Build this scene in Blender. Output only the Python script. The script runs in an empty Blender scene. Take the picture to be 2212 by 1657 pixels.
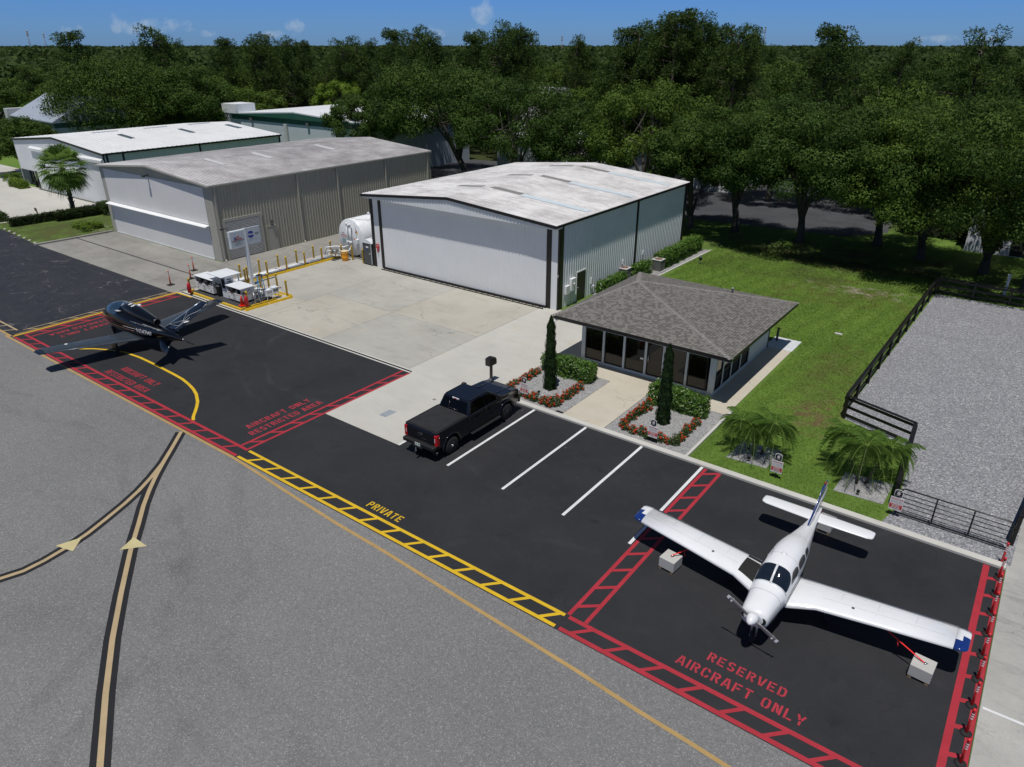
import bpy, bmesh, math, random
import numpy as np
from mathutils import Vector, Matrix, Euler
R = math.radians
SC = bpy.context.scene
COL = SC.collection

# ---------------------------------------------------------------- camera, sky, sun
CAMZ = 17.0; PITCH = R(25.4945); YAW = R(37.0); FPX = 1534.0
cam = bpy.data.cameras.new('camera'); cam.sensor_width = 36.0; cam.lens = FPX/2211*36
cam.clip_start = 0.1; cam.clip_end = 20000
camo = bpy.data.objects.new('camera', cam); COL.objects.link(camo)
camo.location = (0, 0, CAMZ); camo.rotation_euler = (R(90)-PITCH, 0, YAW)
SC.camera = camo
SUND = Vector((0.09, -0.29, 1.0)).normalized()
sun = bpy.data.lights.new('sun', 'SUN'); sun.energy = 3.9; sun.angle = R(0.5); sun.color = (1, .965, .91)
suno = bpy.data.objects.new('sun', sun); COL.objects.link(suno)
suno.rotation_euler = SUND.to_track_quat('Z', 'Y').to_euler()
SC.view_settings.view_transform = 'Standard'; SC.view_settings.look = 'None'
SC.view_settings.exposure = 0.0; SC.view_settings.gamma = 1.0
W = bpy.data.worlds.new('World'); SC.world = W; W.use_nodes = True
wn = W.node_tree.nodes; wl = W.node_tree.links; wn.clear()
wo = wn.new('ShaderNodeOutputWorld'); bg = wn.new('ShaderNodeBackground'); sk = wn.new('ShaderNodeTexSky')
sk.sky_type = 'NISHITA'; sk.sun_disc = False; sk.sun_elevation = math.asin(SUND.z)
sk.sun_rotation = math.atan2(SUND.x, SUND.y); sk.air_density = 1.0; sk.dust_density = 0.15; sk.ozone_density = 3.0
bg.inputs[1].default_value = 0.085
def wmath(op, a, b=None, c=None):
    n = wn.new('ShaderNodeMath'); n.operation = op
    for i, q in enumerate((a, b, c)):
        if q is None: continue
        if isinstance(q, (int, float)): n.inputs[i].default_value = q
        else: wl.new(q, n.inputs[i])
    return n.outputs[0]
tc = wn.new('ShaderNodeTexCoord'); sx = wn.new('ShaderNodeSeparateXYZ'); wl.new(tc.outputs['Generated'], sx.inputs[0])
# deeper blue low in the sky, as the photograph's contrasty exposure has it
hs = wn.new('ShaderNodeMixRGB'); hs.blend_type = 'MULTIPLY'; hs.inputs[0].default_value = 1
wl.new(sk.outputs[0], hs.inputs[1]); ramp = wn.new('ShaderNodeValToRGB'); wl.new(sx.outputs[2], ramp.inputs[0])
ramp.color_ramp.elements[0].position = 0.0; ramp.color_ramp.elements[0].color = (.235, .47, 1.08, 1)
ramp.color_ramp.elements[1].position = 0.22; ramp.color_ramp.elements[1].color = (.50, .50, .54, 1)
e_ = ramp.color_ramp.elements.new(0.06); e_.color = (.225, .47, 1.10, 1)
wl.new(ramp.outputs[0], hs.inputs[2])
# small cumulus low over the horizon
az = wmath('ARCTAN2', wmath('MULTIPLY', sx.outputs[0], -1.0), sx.outputs[1])
ns = wn.new('ShaderNodeTexNoise'); ns.noise_dimensions = '3D'; ns.inputs['Scale'].default_value = 34; ns.inputs['Detail'].default_value = 7; ns.inputs['Roughness'].default_value = .6
wl.new(tc.outputs['Generated'], ns.inputs['Vector'])
def blob(a0, e0, ra, re, s):
    da = wmath('DIVIDE', wmath('SUBTRACT', az, R(a0)), R(ra)); de = wmath('DIVIDE', wmath('SUBTRACT', sx.outputs[2], math.sin(R(e0))), math.sin(R(re)))
    q = wmath('ADD', wmath('MULTIPLY', da, da), wmath('MULTIPLY', de, de))
    return wmath('MULTIPLY', wmath('SUBTRACT', 1.0, q), s)
bl = None
for b in [(37+2.0, 2.1, 1.1, .9, 1.0), (37+4.2, .95, 2.3, .6, .7), (37+15.3, 1.2, .75, .55, .8), (37+24.0, 1.05, 2.6, .75, .85), (37+26.5, 1.3, .5, .7, .8), (37+20.5, .75, 1.2, .4, .7), (37+29, .8, 1.2, .4, .7), (37+8.4, .9, 1.8, .4, .5), (37-30, .3, 3.5, .35, .5), (37+17, .7, 2.2, .3, .5)]:
    v = blob(*b); bl = v if bl is None else wmath('MAXIMUM', bl, v)
m_ = wmath('ADD', wmath('MULTIPLY', bl, .55), wmath('MULTIPLY', wmath('SUBTRACT', ns.outputs[0], .5), 2.6))
mr = wn.new('ShaderNodeMapRange'); mr.inputs[1].default_value = .22; mr.inputs[2].default_value = .75; wl.new(m_, mr.inputs[0])
cut = wn.new('ShaderNodeMapRange'); cut.inputs[1].default_value = 0.0; cut.inputs[2].default_value = .25; wl.new(bl, cut.inputs[0])
cm = wn.new('ShaderNodeMixRGB'); cm.inputs[2].default_value = (5.2, 6.1, 7.2, 1)
wl.new(wmath('MULTIPLY', wmath('MULTIPLY', mr.outputs[0], cut.outputs[0]), .5), cm.inputs[0]); wl.new(hs.outputs[0], cm.inputs[1])
wl.new(cm.outputs[0], bg.inputs[0]); wl.new(bg.outputs[0], wo.inputs[0])

# ---------------------------------------------------------------- helpers
def at(x, y, z=0.0):
    """point at height z seen at (x,y) in the 2211 x 1657 photograph"""
    a = (x-1105.5)/FPX; b = -(y-828.5)/FPX
    cp, sp = math.cos(PITCH), math.sin(PITCH)
    r = (a, cp+sp*b, -sp+cp*b); t = (z-CAMZ)/r[2]
    X, Y = r[0]*t, r[1]*t
    return (X*math.cos(YAW)-Y*math.sin(YAW), X*math.sin(YAW)+Y*math.cos(YAW))
def polar(px, d):
    """ground point in the direction of photo column px at distance d"""
    a = (px-1105.5)/FPX; n = math.hypot(a, 1.075)
    X, Y = a/n*d, 1.075/n*d
    return (X*math.cos(YAW)-Y*math.sin(YAW), X*math.sin(YAW)+Y*math.cos(YAW))
def ztop(py, d):
    b = -(py-828.5)/FPX; cp, sp = math.cos(PITCH), math.sin(PITCH)
    return CAMZ + d*(-sp+cp*b)/(cp+sp*b)

def tag(o, label=None, cat=None, group=None, kind=None):
    if label: o['label'] = label
    if cat: o['category'] = cat
    if group: o['group'] = group
    if kind: o['kind'] = kind
    return o
def thing(name, label, cat, loc=(0, 0, 0), rz=0, group=None):
    o = bpy.data.objects.new(name, None); COL.objects.link(o); o.empty_display_size = .2
    o.location = loc; o.rotation_euler = (0, 0, rz)
    return tag(o, label, cat, group)
def link(name, me, m=None, parent=None, loc=None):
    o = bpy.data.objects.new(name, me); COL.objects.link(o)
    if m is not None:
        me.materials.clear(); me.materials.append(m)
    if parent is not None: o.parent = parent
    if loc is not None: o.location = loc
    return o
def copy_tree(o, parent=None, loc=None, rz=None, label=None, scale=None):
    c = o.copy(); COL.objects.link(c); c.parent = parent
    if loc is not None: c.location = loc
    if rz is not None: c.rotation_euler = (0, 0, rz)
    if scale is not None: c.scale = scale
    if label: c['label'] = label
    for ch in list(o.children): copy_tree(ch, c)
    return c

class MB:
    def __init__(s): s.v = []; s.f = []; s.sm = []
    def add(s, vs, fs, smooth=False):
        n = len(s.v); s.v += [tuple(map(float, p)) for p in vs]; s.f += [tuple(i+n for i in f) for f in fs]; s.sm += [smooth]*len(fs); return s
    def quad(s, *p): return s.add(p, [tuple(range(len(p)))])
    def box(s, x0, y0, z0, x1, y1, z1):
        v = [(x0, y0, z0), (x1, y0, z0), (x1, y1, z0), (x0, y1, z0), (x0, y0, z1), (x1, y0, z1), (x1, y1, z1), (x0, y1, z1)]
        return s.add(v, [(0, 3, 2, 1), (4, 5, 6, 7), (0, 1, 5, 4), (1, 2, 6, 5), (2, 3, 7, 6), (3, 0, 4, 7)])
    def hexa(s, v): return s.add(v, [(0, 3, 2, 1), (4, 5, 6, 7), (0, 1, 5, 4), (1, 2, 6, 5), (2, 3, 7, 6), (3, 0, 4, 7)])
    def tube(s, pts, r, n=8, caps=True, smooth=True):
        pts = [Vector(p) for p in pts]; k = len(pts)
        rs = r if isinstance(r, (list, tuple)) else [r]*k
        base = len(s.v); ref = None
        for i, p in enumerate(pts):
            d = (pts[min(i+1, k-1)]-pts[max(i-1, 0)])
            d = d.normalized() if d.length > 1e-9 else Vector((0, 0, 1))
            if ref is None: ref = Vector((0, 0, 1)) if abs(d.z) < .9 else Vector((1, 0, 0))
            a = d.cross(ref).normalized(); b = d.cross(a).normalized(); ref = b.cross(d) if False else ref
            if abs(d.dot(ref)) > .98: ref = Vector((0, 1, 0)) if abs(d.y) < .9 else Vector((1, 0, 0))
            for j in range(n):
                t = 2*math.pi*j/n; q = p+(a*math.cos(t)+b*math.sin(t))*rs[i]; s.v.append(tuple(q))
        for i in range(k-1):
            for j in range(n):
                j2 = (j+1) % n; s.f.append((base+i*n+j, base+i*n+j2, base+(i+1)*n+j2, base+(i+1)*n+j)); s.sm.append(smooth)
        if caps:
            s.f.append(tuple(base+j for j in range(n))[::-1]); s.sm.append(False)
            s.f.append(tuple(base+(k-1)*n+j for j in range(n))); s.sm.append(False)
        return s
    def lathe(s, prof, c=(0, 0, 0), n=24, axis='z', smooth=True, caps=True):
        base = len(s.v); k = len(prof)
        for r, h in prof:
            for j in range(n):
                t = 2*math.pi*j/n; a, b = r*math.cos(t), r*math.sin(t)
                q = {'z': (a, b, h), 'x': (h, a, b), 'y': (a, h, b)}[axis]
                s.v.append((c[0]+q[0], c[1]+q[1], c[2]+q[2]))
        for i in range(k-1):
            for j in range(n):
                j2 = (j+1) % n; s.f.append((base+i*n+j, base+i*n+j2, base+(i+1)*n+j2, base+(i+1)*n+j)); s.sm.append(smooth)
        if caps:
            s.f.append(tuple(base+j for j in range(n))[::-1]); s.sm.append(False)
            s.f.append(tuple(base+(k-1)*n+j for j in range(n))); s.sm.append(False)
        return s
    def loft(s, rings, caps=True, smooth=True, closed=True):
        base = len(s.v); n = len(rings[0])
        for r in rings: s.v += [tuple(map(float, p)) for p in r]
        for i in range(len(rings)-1):
            for j in range(n if closed else n-1):
                j2 = (j+1) % n; s.f.append((base+i*n+j, base+i*n+j2, base+(i+1)*n+j2, base+(i+1)*n+j)); s.sm.append(smooth)
        if caps and closed:
            s.f.append(tuple(base+j for j in range(n))[::-1]); s.sm.append(False)
            s.f.append(tuple(base+(len(rings)-1)*n+j for j in range(n))); s.sm.append(False)
        return s
    def prism(s, poly, axis, a, b):
        """extrude a 2D polygon along an axis ('x': poly is (y,z); 'y': (x,z); 'z': (x,y))"""
        n = len(poly); base = len(s.v)
        for h in (a, b):
            for p in poly: s.v.append({'x': (h, p[0], p[1]), 'y': (p[0], h, p[1]), 'z': (p[0], p[1], h)}[axis])
        s.f.append(tuple(base+i for i in range(n))[::-1]); s.f.append(tuple(base+n+i for i in range(n))); s.sm += [False, False]
        for i in range(n):
            j = (i+1) % n; s.f.append((base+i, base+j, base+n+j, base+n+i)); s.sm.append(False)
        return s
    def build(s, name, m, parent=None, loc=None, fix=True, bevel=0, seg=2, uv=None, off=None):
        me = bpy.data.meshes.new(name)
        v = s.v if off is None else [(a-off[0], b-off[1], c-off[2]) for a, b, c in s.v]
        me.from_pydata(v, [], s.f); me.polygons.foreach_set('use_smooth', s.sm)
        if fix:
            bm = bmesh.new(); bm.from_mesh(me); bmesh.ops.recalc_face_normals(bm, faces=bm.faces); bm.to_mesh(me); bm.free()
        me.validate(); me.update()
        o = link(name, me, m, parent, loc)
        if bevel:
            md = o.modifiers.new('bevel', 'BEVEL'); md.width = bevel; md.segments = seg; md.limit_method = 'ANGLE'; md.angle_limit = R(35)
        return o

def struct(name, mb, m, parent=None, fix=True, label=None):
    o = mb.build(name, m, parent, fix=fix)
    if parent is None: o['kind'] = 'structure'
    if label: o['label'] = label
    return o
def flat(poly, z):
    return MB().add([(p[0], p[1], z) for p in poly], [tuple(range(len(poly)))])
def up(o):
    """make a flat sheet face upwards"""
    me = o.data; bm = bmesh.new(); bm.from_mesh(me)
    for f in bm.faces:
        f.normal_update()
        if f.normal.z < 0: f.normal_flip()
    bm.to_mesh(me); bm.free(); return o
def ribbon(pts, w, z, closed=False):
    """flat mitred ribbon of width w"""
    n = len(pts); L = []; Rr = []
    for i in range(n):
        a = pts[max(i-1, 0)]; b = pts[i]; c = pts[min(i+1, n-1)]
        def dr(p, q):
            d = (q[0]-p[0], q[1]-p[1]); l = math.hypot(*d) or 1; return (d[0]/l, d[1]/l)
        d1 = dr(a, b) if i > 0 else dr(b, c); d2 = dr(b, c) if i < n-1 else d1
        mx, my = d1[0]+d2[0], d1[1]+d2[1]; l = math.hypot(mx, my) or 1; mx /= l; my /= l
        k = max(.4, mx*d1[0]+my*d1[1]); h = w/2/k
        L.append((b[0]-my*h, b[1]+mx*h, z)); Rr.append((b[0]+my*h, b[1]-mx*h, z))
    mb = MB(); mb.add(L+Rr, [(i, i+1, n+i+1, n+i) for i in range(n-1)]); return mb
def merge(*ms):
    o = MB()
    for m in ms:
        n = len(o.v); o.v += m.v; o.f += [tuple(i+n for i in f) for f in m.f]; o.sm += m.sm
    return o
def xform(mb, M):
    mb.v = [tuple(M @ Vector(p)) for p in mb.v]; return mb

# ---------------------------------------------------------------- materials
def newmat(name):
    m = bpy.data.materials.new(name); m.use_nodes = True; nt = m.node_tree; nt.nodes.clear()
    out = nt.nodes.new('ShaderNodeOutputMaterial'); return m, nt, out
class NT:
    def __init__(s, nt): s.nt = nt; s.n = nt.nodes; s.l = nt.links
    def node(s, t, **k):
        n = s.n.new(t)
        for a, b in k.items(): setattr(n, a, b)
        return n
    def set(s, n, key, v):
        if isinstance(v, bpy.types.NodeSocket): s.l.new(v, n.inputs[key])
        else: n.inputs[key].default_value = v
    def math(s, op, a, b=None, c=None, clamp=False):
        n = s.node('ShaderNodeMath', operation=op); n.use_clamp = clamp
        for i, q in enumerate((a, b, c)):
            if q is not None: s.set(n, i, q)
        return n.outputs[0]
    def mix(s, f, a, b, mode='MIX'):
        n = s.node('ShaderNodeMixRGB', blend_type=mode); s.set(n, 0, f)
        for i, q in ((1, a), (2, b)):
            s.set(n, i, (*q, 1) if isinstance(q, tuple) and len(q) == 3 else q)
        return n.outputs[0]
    def noise(s, vec, scale, detail=4, rough=.55, dist=0):
        n = s.node('ShaderNodeTexNoise'); s.l.new(vec, n.inputs['Vector']); n.inputs['Scale'].default_value = scale
        n.inputs['Detail'].default_value = detail; n.inputs['Roughness'].default_value = rough; n.inputs['Distortion'].default_value = dist
        return n.outputs[0]
    def vor(s, vec, scale, feature='F1', out='Distance', rnd=1.0):
        n = s.node('ShaderNodeTexVoronoi', feature=feature); s.l.new(vec, n.inputs['Vector']); n.inputs['Scale'].default_value = scale
        n.inputs['Randomness'].default_value = rnd
        return n.outputs[out]
    def rng(s, v, a, b, c=0.0, d=1.0, smooth=False):
        n = s.node('ShaderNodeMapRange'); s.set(n, 0, v)
        if smooth: n.interpolation_type = 'SMOOTHSTEP'
        for i, q in ((1, a), (2, b), (3, c), (4, d)): n.inputs[i].default_value = q
        return n.outputs[0]
    def pos(s): return s.node('ShaderNodeNewGeometry').outputs['Position']
    def obj(s): return s.node('ShaderNodeTexCoord').outputs['Object']
    def uv(s): return s.node('ShaderNodeTexCoord').outputs['UV']
    def sep(s, v):
        n = s.node('ShaderNodeSeparateXYZ'); s.l.new(v, n.inputs[0]); return n.outputs
    def mapping(s, v, scale=(1, 1, 1), loc=(0, 0, 0), rot=(0, 0, 0)):
        n = s.node('ShaderNodeMapping'); s.l.new(v, n.inputs[0]); n.inputs['Scale'].default_value = scale; n.inputs['Location'].default_value = loc; n.inputs['Rotation'].default_value = rot
        return n.outputs[0]
    def bump(s, h, strength, dist=.02):
        n = s.node('ShaderNodeBump'); n.inputs['Strength'].default_value = strength; n.inputs['Distance'].default_value = dist; s.l.new(h, n.inputs['Height']); return n.outputs[0]
    def bsdf(s, out, color, rough=.6, metal=0.0, normal=None, spec=None, coat=0.0, trans=0.0):
        p = s.node('ShaderNodeBsdfPrincipled'); s.set(p, 'Base Color', (*color, 1) if isinstance(color, tuple) and len(color) == 3 else color)
        s.set(p, 'Roughness', rough); s.set(p, 'Metallic', metal)
        if spec is not None: p.inputs['Specular IOR Level'].default_value = spec
        if coat: p.inputs['Coat Weight'].default_value = coat; p.inputs['Coat Roughness'].default_value = .03
        if trans: p.inputs['Transmission Weight'].default_value = trans
        if normal is not None: s.l.new(normal, p.inputs['Normal'])
        s.l.new(p.outputs[0], out.inputs[0]); return p
def mat(name, color, rough=.55, metal=0.0, var=.08, scale=3.0, bump=0.0, coat=0.0, spec=None, world=False, fine=0.0):
    m, nt, out = newmat(name); g = NT(nt); v = g.pos() if world else g.obj()
    n = g.noise(v, scale, 5)
    c0 = tuple(max(0, c*(1-var)) for c in color); c1 = tuple(min(1, c*(1+var)) for c in color)
    col = g.mix(g.rng(n, .3, .7), c0, c1)
    if fine: col = g.mix(g.rng(g.noise(v, scale*14, 3), .35, .65), g.mix(fine, col, (0, 0, 0)), col)
    rg = g.rng(n, .3, .7, rough*.88, min(1, rough*1.12))
    nm = g.bump(g.noise(v, scale*8, 3), bump, .01) if bump else None
    g.bsdf(out, col, rg, metal, nm, spec, coat); return m
# ---------------------------------------------------------------- ground materials
def m_tarmac():
    m, nt, out = newmat('old_tarmac'); g = NT(nt); p = g.pos()
    big = g.noise(p, .12, 5, .6); st = g.noise(g.mapping(p, (.16, .9, 1), rot=(0, 0, R(-28))), .8, 4, .6)
    base = g.mix(g.rng(big, .3, .72), (.152, .153, .155), (.192, .193, .194))
    base = g.mix(g.rng(st, .58, .78, 0, .34), base, (.085, .086, .088))
    def ring(cx, cy, r0, wd, col, amt, base, sc=.35):
        s_ = g.sep(p); a = g.math('SUBTRACT', s_[0], cx); b = g.math('SUBTRACT', s_[1], cy); rr = g.math('SQRT', g.math('ADD', g.math('MULTIPLY', a, a), g.math('MULTIPLY', b, b)))
        rr = g.math('ADD', rr, g.math('MULTIPLY', g.math('SUBTRACT', g.noise(p, .12, 3), .5), 3.0))
        k_ = g.math('ABSOLUTE', g.math('SUBTRACT', rr, r0)); k_ = g.rng(k_, wd*.4, wd, 1, 0, True)
        return g.mix(g.math('MULTIPLY', g.math('MULTIPLY', k_, g.rng(g.noise(p, sc, 4, .7), .42, .62)), amt), base, col)
    for cx, cy, r0, wd, am in ((-34, -6, 17.5, .35, .45), (-34, -6, 19.2, .3, .4), (-40, -14, 29, .5, .35), (-40, -14, 31.5, .4, .35), (-8, 40, 33.5, .45, .3), (-8, 40, 35.3, .35, .35), (-26, 0, 9.5, .3, .4), (-60, 14, 38, .7, .3), (-12, -20, 27, .5, .3)):
        base = ring(cx, cy, r0, wd, (.085, .085, .088), am*.6, base)
    jt = g.math('ABSOLUTE', g.math('SUBTRACT', g.math('FRACT', g.math('DIVIDE', g.math('ADD', g.sep(p)[1], g.math('MULTIPLY', g.noise(p, .5, 3), .06)), 4.1)), .5)); base = g.mix(g.rng(jt, .0, .006, .28, 0), base, (.07, .07, .072))
    cell = g.vor(p, 21, out='Color'); c = g.sep(cell)[0]
    base = g.mix(g.rng(c, .0, 1, .32, 0), base, (.03, .03, .032))
    base = g.mix(g.rng(g.sep(g.vor(p, 34, out='Color'))[1], .88, .97, 0, .35), base, (.45, .44, .43))
    base = g.mix(g.rng(g.noise(p, 42, 2), .5, .8, 0, .5), base, (.33, .33, .32))
    g.bsdf(out, base, .92, normal=g.bump(g.vor(p, 24), .5, .012), spec=.25); return m
def m_seal(name, c0, c1, crack=.5, fade=.0):
    m, nt, out = newmat(name); g = NT(nt); p = g.pos()
    big = g.noise(p, .35, 6, .62); base = g.mix(g.rng(big, .32, .7), c0, c1)
    base = g.mix(g.rng(g.noise(p, 1.7, 4, .7), .5, .8, 0, .35), base, tuple(q*1.45 for q in c1))
    base = g.mix(g.rng(g.noise(p, 60, 2), .35, .75, 0, .5), base, tuple(q*.45 for q in c0))
    w = g.node('ShaderNodeVectorMath', operation='ADD'); nn = g.node('ShaderNodeTexNoise'); g.l.new(p, nn.inputs['Vector']); nn.inputs['Scale'].default_value = 1.3; nn.inputs['Detail'].default_value = 5
    g.l.new(p, w.inputs[0]); sc = g.node('ShaderNodeVectorMath', operation='SCALE'); g.l.new(nn.outputs['Color'], sc.inputs[0]); sc.inputs['Scale'].default_value = 1.1; g.l.new(sc.outputs[0], w.inputs[1])
    e = g.vor(w.outputs[0], .42, 'DISTANCE_TO_EDGE'); k = g.math('MULTIPLY', g.rng(e, .004, .014, 1, 0), g.rng(g.noise(p, .6, 3), .5, .62))
    cr = (.012, .012, .014) if not fade else (.20, .20, .19)
    base = g.mix(g.math('MULTIPLY', k, crack), base, cr)
    if fade:
        base = g.mix(g.rng(g.noise(p, 2.2, 6, .75), .57, .72, 0, fade), base, (.11, .11, .115))
        base = g.mix(g.rng(g.noise(g.mapping(p, (.5, 2.2, 1), rot=(0, 0, .5)), 1.2, 5, .7), .58, .72, 0, fade), base, (.10, .10, .105))
    def ring(cx, cy, r0, wd, col, amt, base, sc=.35):
        s_ = g.sep(p); a = g.math('SUBTRACT', s_[0], cx); b = g.math('SUBTRACT', s_[1], cy); rr = g.math('SQRT', g.math('ADD', g.math('MULTIPLY', a, a), g.math('MULTIPLY', b, b)))
        rr = g.math('ADD', rr, g.math('MULTIPLY', g.math('SUBTRACT', g.noise(p, .12, 3), .5), 3.0))
        k_ = g.math('ABSOLUTE', g.math('SUBTRACT', rr, r0)); k_ = g.rng(k_, wd*.4, wd, 1, 0, True)
        return g.mix(g.math('MULTIPLY', g.math('MULTIPLY', k_, g.rng(g.noise(p, sc, 4, .7), .42, .62)), amt), base, col)
    for cx, cy, r0, wd, am in ((-30, 30, 9.5, .2, .28), (-30, 30, 11.2, .18, .28), (-14, 34, 14, .22, .16), (-4, 6, 14.5, .2, .16)):
        base = ring(cx, cy, r0, wd, tuple(q*1.75 for q in c1), am, base)
    base = g.mix(g.math('MULTIPLY', g.rng(g.vor(p, .38), .05, .16, 1, 0), g.rng(g.noise(p, 1.1, 2), .5, .6, 0, .55)), base, (.006, .006, .007))
    sp = g.sep(g.vor(p, 1.1, out='Color')); dd = g.vor(p, 1.1)
    base = g.mix(g.math('MULTIPLY', g.rng(dd, .015, .03, 1, 0), g.rng(sp[1], .78, .8)), base, (.3, .3, .28))
    g.bsdf(out, base, g.rng(big, .3, .7, .62, .78), normal=g.bump(g.noise(p, 55, 2), .35, .008), spec=.3); return m
def m_conc(name, c0, c1, stain=(.30, .22, .14), dirt=.4, crack=.5, cs=.17):
    m, nt, out = newmat(name); g = NT(nt); p = g.pos()
    big = g.noise(p, .3, 6, .65); base = g.mix(g.rng(big, .3, .72), c0, c1)
    base = g.mix(g.rng(g.noise(g.mapping(p, (.5, 1.6, 1), rot=(0, 0, .35)), .9, 5, .7), .52, .75, 0, dirt), base, tuple(q*.62 for q in c0))
    base = g.mix(g.rng(g.noise(g.mapping(p, loc=(7, 3, 0)), .45, 5, .7), .58, .8, 0, .5), base, stain)
    base = g.mix(g.rng(g.noise(p, 30, 3, .7), .3, .75, .22, 0), base, tuple(q*.5 for q in c0))
    w = g.node('ShaderNodeVectorMath', operation='ADD'); nn = g.node('ShaderNodeTexNoise'); g.l.new(p, nn.inputs['Vector']); nn.inputs['Scale'].default_value = .9; nn.inputs['Detail'].default_value = 6; nn.inputs['Roughness'].default_value = .6
    sc = g.node('ShaderNodeVectorMath', operation='SCALE'); g.l.new(nn.outputs['Color'], sc.inputs[0]); sc.inputs['Scale'].default_value = 1.6
    g.l.new(p, w.inputs[0]); g.l.new(sc.outputs[0], w.inputs[1])
    e = g.vor(w.outputs[0], cs, 'DISTANCE_TO_EDGE'); k = g.math('MULTIPLY', g.rng(e, .0015, .0055, 1, 0), g.rng(g.noise(p, .35, 3), .46, .58))
    base = g.mix(g.math('MULTIPLY', k, crack), base, (.05, .05, .048))
    g.bsdf(out, base, .85, normal=g.bump(g.noise(p, 40, 3), .2, .006), spec=.3); return m
def m_gravel(name, c0, c1, dark, scale=17):
    m, nt, out = newmat(name); g = NT(nt); p = g.pos()
    cell = g.sep(g.vor(p, scale, out='Color')); d = g.vor(p, scale)
    base = g.mix(cell[0], c0, c1); base = g.mix(g.rng(cell[1], .86, .95, 0, .9), base, (.62, .62, .61)); base = g.mix(g.rng(cell[2], .0, .3, .75, 0), base, dark)
    base = g.mix(g.rng(d, .35, .7, 0, .6), base, dark); base = g.mix(g.rng(g.noise(p, .5, 4), .35, .7, .25, 0), base, tuple(q*.7 for q in c0))
    base = g.mix(g.rng(g.noise(p, 5, 3), .35, .7, .22, 0), base, dark)
    g.bsdf(out, base, .9, normal=g.bump(d, .9, .03), spec=.3); return m
def ground_colour(g):
    p = g.pos(); s = g.sep(p)
    big = g.noise(p, .16, 5, .6); mid = g.noise(p, 1.1, 5, .65); fine = g.noise(p, 9, 4, .75); vf = g.noise(p, 38, 2, .6)
    base = g.mix(g.rng(big, .3, .7), (.096, .180, .026), (.158, .262, .045))
    base = g.mix(g.rng(mid, .42, .7, 0, .55), base, (.150, .215, .045))
    base = g.mix(g.rng(fine, .3, .72, .5, 0), base, (.030, .062, .010))
    base = g.mix(g.rng(vf, .45, .8, 0, .6), base, (.18, .25, .08))
    # mower stripes running along the lawn
    st = g.node('ShaderNodeTexWave', wave_type='BANDS', bands_direction='X'); g.l.new(g.mapping(p, rot=(0, 0, R(9))), st.inputs['Vector']); st.inputs['Scale'].default_value = .22; st.inputs['Distortion'].default_value = 5; st.inputs['Detail'].default_value = 2; st.inputs['Detail Scale'].default_value = .5
    base = g.mix(g.rng(st.outputs['Fac'], .2, .8, .16, 0), base, (.035, .072, .010))
    # worn, sandy and burnt patches, plus broad darker ones along the oaks
    def patch(x, y, rx, ry, col, amt, sc=.7, th=.55):
        a = g.math('DIVIDE', g.math('SUBTRACT', s[0], x), rx); b = g.math('DIVIDE', g.math('SUBTRACT', s[1], y), ry)
        q = g.math('SUBTRACT', 1.0, g.math('ADD', g.math('MULTIPLY', a, a), g.math('MULTIPLY', b, b)))
        q = g.math('ADD', g.math('MULTIPLY', q, .5), g.math('MULTIPLY', g.math('SUBTRACT', g.noise(p, sc, 6, .75), .5), 2.4))
        return g.rng(q, th-.25, th+.2, 0, amt)
    base = g.mix(patch(-6.9, 34.6, 2.0, 3.0, None, .9, 1.4, .48), base, (.15, .105, .06))
    base = g.mix(patch(-7.6, 41, 2.2, 7, None, .7, .9, .42), base, (.105, .120, .038))
    base = g.mix(patch(-11, 56.5, 8, 6.5, None, .75, .5), base, (.110, .105, .035))
    base = g.mix(patch(-10.5, 57.5, 7, 2.6, None, .9, .9, .66), base, (.33, .30, .25))
    base = g.mix(patch(-14, 66, 16, 7, None, .85, .35, .5), base, (.085, .070, .045))
    base = g.mix(patch(-16, 62, 14, 8, None, .6, .3, .5), base, (.06, .085, .025))
    base = g.mix(patch(-80, 30, 11, 10, None, .85, .5, .3), base, (.066, .078, .030))
    base = g.mix(patch(-78, 32.5, 3.5, 2.2, None, .9, 1.2, .6), base, (.30, .27, .22))
    base = g.mix(patch(-79.5, 29, 3, 2.5, None, .7, 1.0, .5), base, (.10, .095, .035))
    # woodland floor beyond the site
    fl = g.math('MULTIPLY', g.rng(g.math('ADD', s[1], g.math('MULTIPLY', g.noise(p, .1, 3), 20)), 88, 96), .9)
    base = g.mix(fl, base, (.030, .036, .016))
    return base, fine, vf
def m_ground():
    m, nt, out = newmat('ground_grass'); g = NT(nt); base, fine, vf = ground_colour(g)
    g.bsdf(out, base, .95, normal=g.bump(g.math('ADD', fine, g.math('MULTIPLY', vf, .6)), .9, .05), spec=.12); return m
TAR = m_tarmac(); SEAL = m_seal('new_asphalt', (.0205, .0212, .0240), (.0285, .029, .032)); OLD = m_seal('cracked_asphalt', (.020, .022, .028), (.032, .034, .042), .55, .38)
CG = m_conc('grey_concrete', (.33, .325, .295), (.43, .42, .38), (.44, .36, .25)); CT = m_conc('tan_concrete', (.37, .35, .30), (.455, .435, .38), (.46, .36, .25))
CL = m_conc('light_concrete', (.43, .42, .385), (.51, .50, .46), (.46, .38, .24), .25, .0); CW = m_conc('walk_concrete', (.45, .41, .335), (.53, .49, .41), (.42, .31, .17), .2, .5, .3)
CD = m_conc('weathered_concrete', (.20, .195, .18), (.31, .30, .275), (.22, .18, .13), .55); CK = m_conc('kerb_concrete', (.47, .46, .43), (.56, .55, .51), (.36, .33, .26), .3, 0)
CR = m_conc('rough_road_concrete', (.27, .27, .255), (.46, .455, .43), (.20, .19, .17), .75, .8, .8)
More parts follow.
